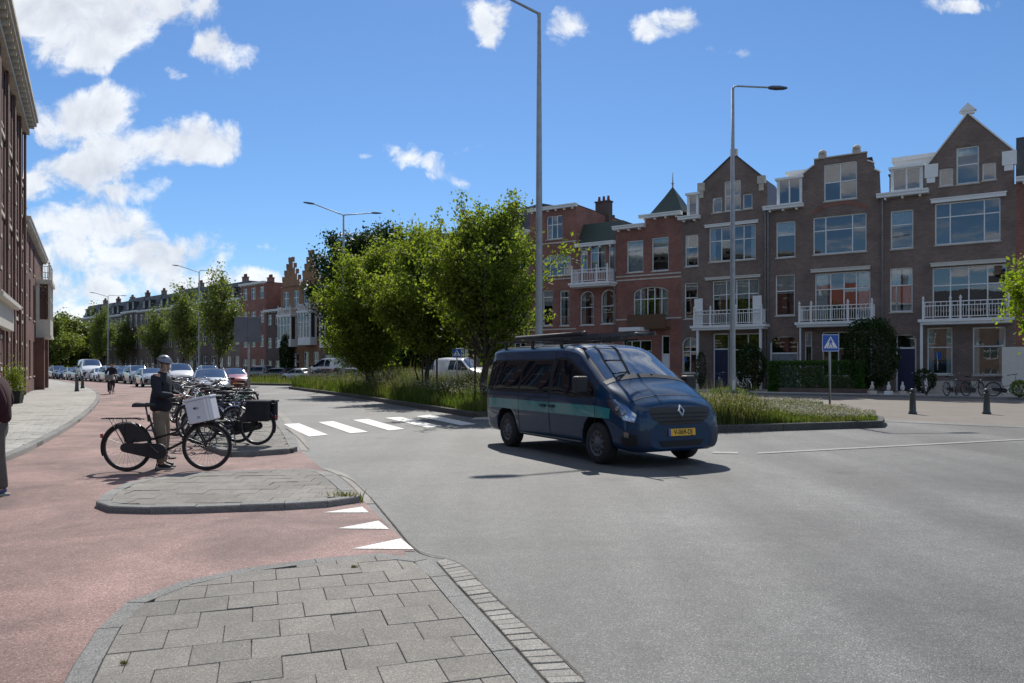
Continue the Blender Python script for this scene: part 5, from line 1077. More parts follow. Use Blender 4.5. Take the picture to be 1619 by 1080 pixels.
# pedestrian crossing sign
M['sign_blue'] = mat('sign_blue', (.015, .09, .42), .35); M['sign_white'] = mat('sign_white', (.8, .8, .8), .4)
def ped_sign(loc, label, ht=2.1, sz=.62, rz=0.0):
    r = empty('crossing_sign', loc, rz, label, 'traffic sign'); p = MB(); p.tube([(0, .05, 0), (0, .05, ht + sz * .9)], .038, 10); p.build('pole', M['galv'], r)
    b = MB(); b.rbox(-sz / 2, sz / 2, -.012, .0, ht, ht + sz, .004); pl = b.build('sign_plate', M['sign_blue'], r)
    c = ht + sz / 2; q = MB(); k = sz / .62; e = .0145
    for x0, z0, x1, z1 in ((-.30, -.30, .30, -.285), (-.30, .285, .30, .30), (-.30, -.285, -.285, .285), (.285, -.285, .30, .285)): q.add([(x0 * k, -e, c + z0 * k), (x1 * k, -e, c + z0 * k), (x1 * k, -e, c + z1 * k), (x0 * k, -e, c + z1 * k)], [(0, 1, 2, 3)])
    q.add([(-.25 * k, -e, c - .19 * k), (.25 * k, -e, c - .19 * k), (0, -e, c + .24 * k)], [(0, 1, 2)]); q.build('triangle', M['sign_white'], pl)
    f = MB(); e = .017; P = lambda pts: f.add([(x * k, -e, c + z * k) for x, z in pts], [list(range(len(pts)))])
    P([(.03 * math.cos(t * .785), .135 + .03 * math.sin(t * .785)) for t in range(8)]); P([(-.03, .10), (.03, .10), (.035, 0), (-.03, 0)]); P([(-.03, 0), (.0, 0), (-.05, -.13), (-.085, -.13)]); P([(.0, 0), (.035, 0), (.085, -.13), (.05, -.13)]); P([(-.03, .1), (-.075, .0), (-.06, -.01), (-.02, .06)]); P([(.03, .1), (.08, .02), (.065, .01), (.02, .06)])
    for i in range(5): x = -.17 + i * .075; P([(x, -.175), (x + .035, -.175), (x + .045, -.14), (x + .015, -.14)])
    f.build('pictogram', M['sign_blue'], pl)
ped_sign(G(1313, 648), 'blue square pedestrian crossing sign on a thin pole at the right', 2.1, .62)
ped_sign(Vector((-3.0, 42.0, .1)), 'small distant blue crossing sign between the median maples', 1.95, .5)
# back of a big direction sign above the parked bicycles
p = G(393, 641, H3); r_ = empty('direction_sign', p, .05, 'grey back of a large square traffic sign above the parked bicycles', 'traffic sign')
b = MB(); b.tube([(0, 0, 0), (0, 0, 3.2)], .05, 10); b.build('pole', M['galv'], r_)
M['sign_back'] = mat('sign_back', (.13, .15, .18), .5, .2, var=.15)
for x0, x1 in ((-.5, -.01), (.01, .5)): b = MB(); b.rbox(x0, x1, -.10, -.07, 2.38, 3.32, .006); b.build('sign_panel', M['sign_back'], r_)
b = MB(); b.box(-.48, .48, -.068, -.05, 2.55, 2.6); b.box(-.48, .48, -.068, -.05, 3.1, 3.15); b.build('bracket', M['galv'], r_)
# little stone birds before the dark bush
M['bird'] = mat('pale_bird', (.55, .53, .5), .8, var=.2, vscale=20)
for i, (u, l_) in enumerate([(1379, 'grey garden bird figure on a block, left one of three'), (1405, 'pale garden bird figure on a white block, middle one of three'), (1427, 'pale garden bird figure on a block, right one of three')]):
    r_ = empty('garden_bird', frp(u, -5.6), i * .7, l_, 'garden figure'); b = MB(); b.rbox(-.2, .2, -.14, .14, 0, .2, .02); b.build('block', M['white'] if i == 1 else M['stone'], r_)
    b = MB(); b.lathe([(.01, .2), (.07, .24), (.11, .36), (.09, .46), (.045, .54), (.05, .60), (.04, .66), (.005, .69)], 10); b.tube([(0.04, 0, .62), (.14, 0, .60)], [.018, .004], 6); b.tube([(-.05, 0, .34), (-.2, 0, .24)], [.05, .01], 6); b.build('bird', M['bird'] if i else M['stone'], r_)
b = MB(); b.box(-.03, .03, -.03, .03, 0, .9); b.box(-.5, .5, -.02, .02, .84, .9)
# ================================================================ vehicles
class Loft:
    """half sections (y,z) at stations x, smooth in both directions"""
    def __init__(s, st): s.x = np.array([a[0] for a in st], float); s.c = np.array([a[1] for a in st], float); s.n = s.c.shape[1]
    def sec(s, x):
        X, C = s.x, s.c; x = min(max(x, X[0]), X[-1]); i = int(np.clip(np.searchsorted(X, x) - 1, 0, len(X) - 2)); h = X[i + 1] - X[i]; t = (x - X[i]) / h
        def tan(k):
            if k == 0: return (C[1] - C[0]) / (X[1] - X[0])
            if k == len(X) - 1: return (C[-1] - C[-2]) / (X[-1] - X[-2])
            a = (C[k] - C[k - 1]) / (X[k] - X[k - 1]); b = (C[k + 1] - C[k]) / (X[k + 1] - X[k]); m = np.where(a * b > 0, 2 * a * b / (a + b + np.where(a + b == 0, 1, 0)), 0); return m
        m0, m1 = tan(i), tan(i + 1); t2, t3 = t * t, t ** 3
        return (2 * t3 - 3 * t2 + 1) * C[i] + (t3 - 2 * t2 + t) * h * m0 + (-2 * t3 + 3 * t2) * C[i + 1] + (t3 - t2) * h * m1
    def P(s, x, t):
        c = s.sec(x); n = s.n; t = min(max(t, 0), n - 1 - 1e-9); i = int(t); f = t - i; g = lambda k: c[k] if 0 <= k < n else (2 * c[0] - c[1] if k < 0 else np.array([-c[n - 2][0], c[n - 2][1]]))
        a, b, d, e = g(i - 1), g(i), g(i + 1), g(i + 2); r = .5 * ((2 * b) + (d - a) * f + (2 * a - 5 * b + 4 * d - e) * f * f + (3 * b - a - 3 * d + e) * f ** 3); return Vector((x, -r[0], r[1]))     # right side: y negative
    def tz(s, x, z, lo=1.0, hi=None):
        hi = s.n - 1 if hi is None else hi
        for _ in range(24):
            m = (lo + hi) / 2
            if s.P(x, m).z < z: lo = m
            else: hi = m
        return (lo + hi) / 2
    def body(s, xs, sub=4):
        ts = [k / sub for k in range((s.n - 1) * sub + 1)]; mb = MB(); vs = []; m = len(ts); W_ = 2 * m - 1
        for x in xs:
            r = [s.P(x, t) for t in ts]; vs += r + [Vector((p.x, -p.y, p.z)) for p in r[-2::-1]]
        fs = [(i * W_ + j, i * W_ + j + 1, (i + 1) * W_ + j + 1, (i + 1) * W_ + j) for i in range(len(xs) - 1) for j in range(W_ - 1)]; fs += [(i * W_, (i + 1) * W_, (i + 2) * W_ - 1, (i + 1) * W_ - 1) for i in range(len(xs) - 1)]
        mb.add(vs, fs, 0, True); b = 0; mb.f += [list(range(W_)), [(len(xs) - 1) * W_ + j for j in range(W_)][::-1]]; mb.m += [0, 0]; mb.s += [False, False]; return mb
    def patch(s, xs, lo, hi, nt=6, off=.004, side=-1, both=False, mi=0, mb=None, th=0.0):
        """surface patch between section parameters lo(x)..hi(x), lifted off the body"""
        mb = mb or MB()
        for sd in ((-1, 1) if both else (side,)):
            vs = []
            for x in xs:
                a, b = lo(x), hi(x)
                for k in range(nt + 1):
                    t = a + (b - a) * k / nt; p = s.P(x, t); e = .02; du = s.P(min(x + e, s.x[-1]), t) - s.P(max(x - e, s.x[0]), t); dv = s.P(x, t + .03) - s.P(x, t - .03); n_ = du.cross(dv)
                    if n_.length > 1e-12: n_.normalize()
                    if n_.y > 0 and t < s.n - 1.3 or (t >= s.n - 1.3 and n_.z < 0): n_ = -n_
                    p = p + n_ * off; vs.append((p.x, p.y if sd < 0 else -p.y, p.z))
            fs = [(i * (nt + 1) + j, i * (nt + 1) + j + 1, (i + 1) * (nt + 1) + j + 1, (i + 1) * (nt + 1) + j) for i in range(len(xs) - 1) for j in range(nt)]; mb.add(vs, fs if sd > 0 else [f[::-1] for f in fs], mi, True)
        return mb
def lin(a, b, n): return [a + (b - a) * i / n for i in range(n + 1)]
def pw(*pts):
    def f(x):
        for i in range(len(pts) - 1):
            if x <= pts[i + 1][0]: t = (x - pts[i][0]) / (pts[i + 1][0] - pts[i][0]); return pts[i][1] + (pts[i + 1][1] - pts[i][1]) * max(0, t)
        return pts[-1][1]
    return f
def cut_arches(mb, mats, axles, r, w, name='body'):
    """carve the wheel arches out of a closed body"""
    o = mb.build('tmp_body', mats); c = MB()
    for ax in axles:
        for sd in (-1, 1): y0, y1 = (w - .30, w + .3) if sd > 0 else (-w - .3, -w + .30); c.lathe([(r, y0), (r, y1)], 28, (ax, 0, r * .92), 'y', 0, True)
    cu = c.build('tmp_cut', [M['black_plastic']]); bm = bmesh.new(); bm.from_mesh(cu.data); bmesh.ops.recalc_face_normals(bm, faces=bm.faces[:]); bm.to_mesh(cu.data); bm.free()
    bm = bmesh.new(); bm.from_mesh(o.data); bmesh.ops.remove_doubles(bm, verts=bm.verts[:], dist=1e-5); bmesh.ops.recalc_face_normals(bm, faces=bm.faces[:]); bm.to_mesh(o.data); bm.free()
    m = o.modifiers.new('cut', 'BOOLEAN'); m.operation = 'DIFFERENCE'; m.object = cu; m.solver = 'EXACT'
    dg = bpy.context.evaluated_depsgraph_get(); me = bpy.data.meshes.new_from_object(o.evaluated_get(dg)); bpy.data.objects.remove(o); bpy.data.objects.remove(cu)
    while len(me.materials) < len(mats): me.materials.append(mats[len(me.materials)])
    bi = [i for i, m_ in enumerate(me.materials) if m_ == M['black_plastic']]; bi = bi[0] if bi else 0
    for p in me.polygons:
        c = p.center
        for ax in axles:
            if math.hypot(c.x - ax, c.z - r * .92) < r * 1.004 and abs(c.y) > w - .31 and abs(c.y) < w - .003 and (abs(p.normal.y) < .5 or abs(c.y) < w - .28): p.material_index = bi; p.use_smooth = False
    return me
def wheel(parent, x, y, r, w=.2, cover='steel', name='wheel', n=28):
    sd = -1 if y < 0 else 1; t = MB(); hw = w / 2; t.lathe([(r * .62, -hw), (r * .9, -hw), (r * .985, -hw * .75), (r, -hw * .3), (r, hw * .3), (r * .985, hw * .75), (r * .9, hw), (r * .62, hw)], n, (0, 0, 0), 'y', caps=False)
    o = t.build(name, M['rubber'], parent, (x, y, r)); q = MB(); f = sd * hw
    q.lathe([(r * .66, f * .8), (r * .63, f * .98), (r * .58, f * .9), (r * .54, f * .45), (r * .3, f * .55), (r * .27, f * .85), (r * .12, f * .95), (.005, f * .97)], n, (0, 0, 0), 'y')
    q.build('rim', M[cover], o)
    k = MB()
    for i in range(10): a = 2 * math.pi * i / 10; c_, s_ = math.cos(a), math.sin(a); p = (r * .43 * c_, f * .56, r * .43 * s_); k.bar((p[0] - r * .06 * c_, f * .54, p[2] - r * .06 * s_), (p[0] + r * .07 * c_, f * .54, p[2] + r * .07 * s_), .075, .045)
    k.build('rim_slots', M['black'], o); return o
# ---- the dark blue van
M['van'] = mat('van_blue', (.0015, .030, .080), .28, .0, var=.04, vscale=2, coat=.45, spec=.25)
M['teal'] = mat('teal_stripe', (.012, .22, .23), .3, coat=.8)
M['plate_yellow'] = mat('plate_yellow', (.75, .42, .02), .4); M['seam'] = mat('panel_gap', (.004, .004, .005), .7)
M['lens'] = glassmat('clear_lens', (.85, .88, .92), .18); M['grille_black'] = mat('grille_black', (.008, .009, .011), .45); M['van_blue_shaded'] = mat('bumper_blue_shaded', (.006, .016, .045), .5, var=.2, bump=.1, bscale=300)  # bumper: body blue with the deep shade low on the nose painted in
fullr = lambda f_=0: None
VS = [(-4.07, [(.60, .45), (.80, .50), (.85, .62), (.86, .85), (.855, 1.15), (.73, 1.66), (.68, 1.79), (.42, 1.86), (0, 1.87)]),
      (-4.03, [(.66, .34), (.86, .40), (.905, .60), (.91, .85), (.895, 1.15), (.765, 1.70), (.71, 1.84), (.44, 1.91), (0, 1.925)]),
      (-3.9, [(.70, .27), (.89, .33), (.935, .60), (.945, .85), (.93, 1.15), (.80, 1.72), (.74, 1.87), (.45, 1.945), (0, 1.96)]),
      (-3.4, [(.72, .25), (.90, .31), (.945, .58), (.955, .85), (.94, 1.15), (.81, 1.73), (.75, 1.88), (.45, 1.955), (0, 1.97)]),
      (-1.3, [(.72, .25), (.90, .31), (.945, .58), (.955, .85), (.94, 1.15), (.81, 1.73), (.745, 1.875), (.45, 1.95), (0, 1.965)]),
      (-.86, [(.72, .25), (.90, .31), (.945, .58), (.955, .85), (.94, 1.14), (.80, 1.69), (.725, 1.83), (.44, 1.905), (0, 1.92)]),
      (-.40, [(.72, .25), (.90, .31), (.945, .56), (.955, .84), (.935, 1.10), (.835, 1.45), (.765, 1.575), (.46, 1.655), (0, 1.69)]),
      (0.0, [(.72, .26), (.90, .32), (.945, .56), (.955, .82), (.93, 1.05), (.875, 1.22), (.81, 1.32), (.50, 1.41), (0, 1.45)]),
      (.22, [(.72, .26), (.90, .33), (.943, .55), (.95, .79), (.922, 1.00), (.885, 1.12), (.81, 1.215), (.52, 1.275), (0, 1.305)]),
      (.50, [(.71, .25), (.885, .32), (.925, .52), (.925, .72), (.895, .90), (.84, 1.02), (.74, 1.105), (.46, 1.165), (0, 1.19)]),
      (.72, [(.68, .24), (.86, .30), (.90, .50), (.89, .66), (.865, .80), (.80, .92), (.69, 1.0), (.43, 1.055), (0, 1.08)]),
      (.85, [(.61, .25), (.77, .31), (.82, .49), (.81, .62), (.785, .75), (.72, .86), (.61, .935), (.37, .985), (0, 1.01)]),
      (.915, [(.52, .27), (.66, .32), (.71, .46), (.70, .59), (.68, .70), (.62, .785), (.51, .85), (.30, .89), (0, .91)]),
      (.945, [(.42, .30), (.54, .345), (.58, .46), (.57, .56), (.54, .63), (.48, .68), (.39, .72), (.24, .745), (0, .76)])]
V = Loft(VS); vx, vy, vyaw = 2.174, 12.73, R(-62.3)
van = empty('delivery_van', (vx, vy, 0), vyaw, 'dark blue delivery van with teal side stripe and a roof rack, driving', 'van')
xs = [-4.07, -4.05, -4.03, -3.98, -3.9, -3.75] + lin(-3.55, -1.0, 22) + lin(-.9, .5, 24) + lin(.55, .8, 9) + lin(.82, .945, 11)
me = cut_arches(V.body(xs, 5), [M['van'], M['black_plastic']], [0, -3.098], .41, .94); mesh_obj('body', me, van)
tz = V.tz
def zpatch(xs_, zl, zh, m, name, parent=van, nt=6, off=.004, both=True, side=-1):
    for sd in ((-1, 1) if both else (side,)): mb = MB(); V.patch(xs_, lambda x: tz(x, zl(x)), lambda x: tz(x, zh(x)), nt, off, sd, False, 0, mb); o = mb.build(name, m, parent)
    return o
zt_ = pw((-4, 1.66), (-1.3, 1.66), (-.95, 1.60), (-.30, 1.30), (-.08, 1.17))
zpatch(lin(-3.93, -2.63, 10), lambda x: 1.10, lambda x: 1.66, M['carglass'], 'rear_side_window'); zpatch(lin(-2.56, -1.52, 10), lambda x: 1.10, lambda x: 1.66, M['carglass'], 'sliding_door_window')
cw = zpatch(lin(-1.40, -.12, 16), pw((-1.4, 1.12), (-.7, 1.07), (-.12, 1.10)), pw((-1.4, 1.68), (-1.05, 1.66), (-.80, 1.56), (-.5, 1.42), (-.12, 1.175)), M['carglass'], 'cab_window')
# window surrounds darker
zpatch(lin(-1.48, -.04, 16), pw((-1.48, 1.08), (-.7, 1.03), (-.04, 1.07)), pw((-1.48, 1.72), (-1.0, 1.705), (-.75, 1.585), (-.45, 1.44), (-.04, 1.17)), M['seam'], 'window_seal', off=.002)
zpatch(lin(-4.0, -1.50, 14), lambda x: 1.07, lambda x: 1.69, M['seam'], 'window_seal', off=.002)
zpatch(lin(-3.99, -.05, 30), lambda x: .745, lambda x: .93, M['teal'], 'stripe', off=.0035, nt=3)
zpatch(lin(-.05, .36, 6), lambda x: .745, pw((-.05, .93), (.36, .90)), M['teal'], 'stripe', off=.0035, nt=3)
# panel gaps
g = MB()
for x, z0, z1 in ((-1.46, .34, 1.80), (-2.60, .34, 1.72), (-.02, .55, 1.12), (-3.96, .5, 1.8)):
    V.patch([x - .007, x + .007], lambda q, a=z0: tz(q, a), lambda q, b=z1: tz(q, b), 14, .0045, both=True, mb=g)
V.patch(lin(-1.46, -.45, 8), lambda x: tz(x, .335), lambda x: tz(x, .35), 1, .0045, both=True, mb=g); V.patch(lin(-3.95, -1.5, 12), lambda x: tz(x, 1.0), lambda x: tz(x, 1.012), 1, .0045, both=True, mb=g)
g.build('panel_gaps', M['seam'], van)
zpatch(lin(-2.62, -.48, 12), lambda x: .27, lambda x: .335, M['galv'], 'side_sill', off=.012, nt=2)
# windscreen, bonnet edge, wipers
xs_w = lin(-.83, .03, 14); T7 = lambda x: 6.28
wsn = MB(); V.patch(xs_w, T7, lambda x: 8.0, 14, .005, both=True, mb=wsn); wsn.build('windscreen', M['windscreen'], van)
wss = MB(); V.patch(lin(-.88, .08, 14), lambda x: 6.1, lambda x: 8.0, 12, .002, both=True, mb=wss); wss.build('windscreen_seal', M['seam'], van)
cwl = MB(); V.patch(lin(.02, .11, 3), lambda x: 5.95, lambda x: 8.0, 10, .006, both=True, mb=cwl); cwl.build('cowl', M['black_plastic'], van)
for y0, y1 in ((-.55, .05), (.1, .62)): b = MB(); b.tube([V.P(.05, 8) + Vector((0, y0, .01 - .08 * y0 * y0)), V.P(-.05, 8) + Vector((0, (y0 + y1) / 2, -.01 - .08 * y1 * y1)), V.P(-.09, 8) + Vector((0, y1, -.01 - .14 * y1 * y1))], .009, 5); b.build('wiper', M['black_plastic'], van)
b = MB(); V.patch(lin(.16, .66, 6), lambda x: 5.65, lambda x: 5.72, 1, .005, both=True, mb=b); V.patch([.655, .668], lambda x: 5.65, lambda x: 8, 8, .005, both=True, mb=b); b.build('bonnet_gap', M['seam'], van)
def fx(y, z):
    lo, hi = .2, .945
    for _ in range(18):
        m = (lo + hi) / 2; top_ = V.P(m, 7.999).z
        if z < top_ and abs(V.P(m, tz(m, z)).y) >= abs(y): lo = m
        else: hi = m
    return lo
def front(name, z0, z1, yf, m, off=.006, ny=18, nz=6, y0=None):
    b = MB(); vs = []
    for j in range(nz + 1):
        z = z0 + (z1 - z0) * j / nz; w = yf(z); a = -w if y0 is None else y0(z)
        for i in range(ny + 1): y = a + (w - a) * i / ny; vs.append((fx(y, z) + off, y, z))
    b.add(vs, [(j * (ny + 1) + i, j * (ny + 1) + i + 1, (j + 1) * (ny + 1) + i + 1, (j + 1) * (ny + 1) + i) for j in range(nz) for i in range(ny)], 0, True); return b.build(name, m, van)
gy = pw((.66, .34), (.74, .52), (.86, .60), (.93, .55)); front('grille', .665, .93, gy, M['grille_black'])
for sd in (-1, 1): b = MB(); V.patch(lin(.66, .87, 6), lambda x: 1.3, pw((.66, 1.9), (.87, 2.3)), 5, .005, sd, mb=b); b.build('lower_grille', M['seam'], van)
for k in range(3): zz = .71 + k * .06; front('grille_bar', zz, zz + .012, lambda z: gy(z) - .03, M['seam'], .014, 14, 1)
front('intake', .33, .42, pw((.33, .36), (.42, .44)), M['seam'], .010, 12, 3)
bp = MB(); V.patch(lin(.60, .94, 12), lambda x: .6, pw((.60, 1.7), (.75, 2.6), (.94, 3.0)), 8, .003, both=True, mb=bp); bp.build('bumper', M['van_blue_shaded'], van)
for sd in (-1, 1):
    zl_, zh_ = pw((.22, 1.03), (.42, .84), (.66, .74), (.85, .70)), pw((.22, 1.06), (.42, 1.04), (.66, .95), (.85, .82)); b = MB(); V.patch(lin(.24, .84, 14), lambda x: tz(x, zl_(x)), lambda x: tz(x, zh_(x)), 6, .007, sd, mb=b); hl = b.build('headlight', M['lens'], van)
    b = MB(); V.patch(lin(.26, .83, 12), lambda x: tz(x, zl_(x) + .008), lambda x: tz(x, zh_(x) - .008), 5, .003, sd, mb=b); b.build('reflector', M['chrome'], hl)
    for xx, rr in ((.52, .05), (.66, .055)):
        p = V.P(xx, tz(xx, (zl_(xx) + zh_(xx)) / 2)); b = MB(); b.lathe([(rr, 0), (rr * .8, .015), (.02, .02)], 12, (0, 0, 0), 'x'); o = b.build('bulb', M['lens'], hl, (p.x + .006, p.y * -sd - .002 * 0, p.z)); o.rotation_euler.z = -sd * -.6
    b = MB(); V.patch(lin(.70, .78, 4), lambda x: 1.9, lambda x: 2.35, 3, .008, sd, mb=b); b.build('fog_light', M['lens'], van)
    # mirror
    m_ = MB(); y = sd * 1.0; x = -.22; m_.bar((x, sd * .93, 1.12), (x + .02, sd * 1.03, 1.17), .10, .08)
    m_.rbox(x - .07, x + .10, min(sd * 1.0, sd * 1.22), max(sd * 1.0, sd * 1.22), 1.12, 1.40, .035); mo = m_.build('mirror', M['black_plastic'], van)
    q = MB(); q.add([(x - .074, sd * 1.02, 1.15), (x - .074, sd * 1.2, 1.15), (x - .074, sd * 1.2, 1.37), (x - .074, sd * 1.02, 1.37)], [(0, 1, 2, 3)]); q.build('mirror_glass', M['chrome'], mo)
    for xx in (-1.36, -1.66):
        p = V.P(xx, tz(xx, .865)); q = MB(); yy = p.y * -sd; q.rbox(xx - .09, xx + .09, min(yy + sd * .004, yy + sd * .04), max(yy + sd * .004, yy + sd * .04), .845, .885, .012); q.build('door_handle', M['black_plastic'], van)
    for ax in (0, -3.098): wheel(van, ax, sd * .83, .335, .215, 'lamp_grey')
    b = MB(); V.patch([-4.055, -4.0], lambda x: tz(x, .95), lambda x: tz(x, 1.5), 5, .006, sd, mb=b); M.setdefault('red_lens', mat('red_lens', (.35, .01, .01), .15, coat=1)); b.build('tail_light', M['red_lens'], van)
# emblem: upright chrome lozenge
em = MB(); O = [(0, .105), (.072, 0), (0, -.105), (-.072, 0)]; I = [(0, .062), (.036, 0), (0, -.062), (-.036, 0)]
vs = [(0.0, y, z) for y, z in O] + [(0.022, y * .8, z * .8) for y, z in O] + [(0.022, y * 1.05, z * 1.05) for y, z in I] + [(0.0, y, z) for y, z in I]
em.add(vs, [(4 * k + i, 4 * k + (i + 1) % 4, 4 * k + 4 + (i + 1) % 4, 4 * k + 4 + i) for k in range(3) for i in range(4)]); eo = em.build('emblem', M['chrome'], van, (.925, 0, .87)); eo.rotation_euler = (0, R(-20), 0)
pb = MB(); pb.rbox(0, .012, -.26, .26, -.055, .055, .004); po = pb.build('number_plate', M['plate_yellow'], van, (.953, 0, .545)); po.rotation_euler = (0, R(-4), 0)
M['plate_blue'] = mat('plate_blue', (.02, .06, .35), .4)
q = MB(); q.add([(.0135, -.26, -.052), (.0135, -.222, -.052), (.0135, -.222, .052), (.0135, -.26, .052)], [(0, 1, 2, 3)]); q.build('plate_band', M['plate_blue'], po)
def text_mesh(s, size, m, name, parent, loc, rot, sx=1.0):
    cu = bpy.data.curves.new('t', 'FONT'); cu.body = s; cu.size = size; cu.align_x = 'CENTER'; cu.align_y = 'CENTER'; cu.extrude = .0006; cu.offset = size * .012; o = bpy.data.objects.new('t', cu); COL.objects.link(o)
    dg = bpy.context.evaluated_depsgraph_get(); me = bpy.data.meshes.new_from_object(o.evaluated_get(dg)); bpy.data.objects.remove(o); me.materials.clear(); me.materials.append(m); t = mesh_obj(name, me, parent); t.location = loc; t.rotation_euler = rot; t.scale = (sx, 1, 1); return t
text_mesh('V-069-DJ', .105, M['black'], 'plate_lettering', po, (.0145, .018, 0), (R(90), 0, R(90)), .92)
# roof rack
rk_ = MB()
for x in (-3.6, -2.5, -1.45):
    rk_.box(x - .025, x + .025, -.72, .72, 2.03, 2.06)
    for y in (-.7, .7): rk_.box(x - .03, x + .03, y - .02, y + .02, 1.90, 2.03); 
for y in (-.72, .72): rk_.bar((-3.95, y, 2.045), (-1.1, y, 2.045), .03, .03)
rack = rk_.build('roof_rack', M['black'], van)
vm_ = van.matrix_basis.copy(); loc_ = lambda p: Vector((vx, vy, 0)) + Matrix.Rotation(vyaw, 3, 'Z') @ Vector(p)
lad = empty('ladder', loc_((-1.2, 0, 2.065)), vyaw, 'dark aluminium ladder lying on the van roof rack, overhanging the windscreen', 'ladder')
M['ladder'] = mat('dull_aluminium', (.10, .105, .115), .45, .6, var=.2)
for y in (-.30, .12): b = MB(); b.box(-2.1, 1.35, y - .014, y + .014, 0, .065); b.build('rail', M['ladder'], lad)
for k in range(12): b = MB(); x = -1.98 + k * .29; b.tube([(x, -.287, 0.032), (x, .107, 0.032)], .015, 8); b.build('rung', M['ladder'], lad)
pt_ = empty('pipe_carrier', loc_((-1.6, -.52, 2.065)), vyaw, 'dark tube carrier strapped along the near side of the van roof rack', 'tube'); b = MB(); b.tube([(-1.9, 0, .06), (.6, 0, .06)], .04, 12); b.build('tube', M['black_plastic'], pt_); b = MB(); b.lathe([(.045, .6), (.045, .65), (.035, .66)], 12, (0, 0, .06), 'x'); b.build('end_cap', M['black'], pt_)
for k, y in enumerate((.35, .5)): b = MB(); b.box(-1.6, .9, -.02, .02, 0, .05); o = b.build('roof_batten', M['stake'] if k else M['ladder'], None, loc_((-2.0, y, 2.065))); o.rotation_euler.z = vyaw + .02 * k; tag(o, ['aluminium', 'brown timber'][k] + ' batten lying on the van roof rack beside the ladder', 'batten')
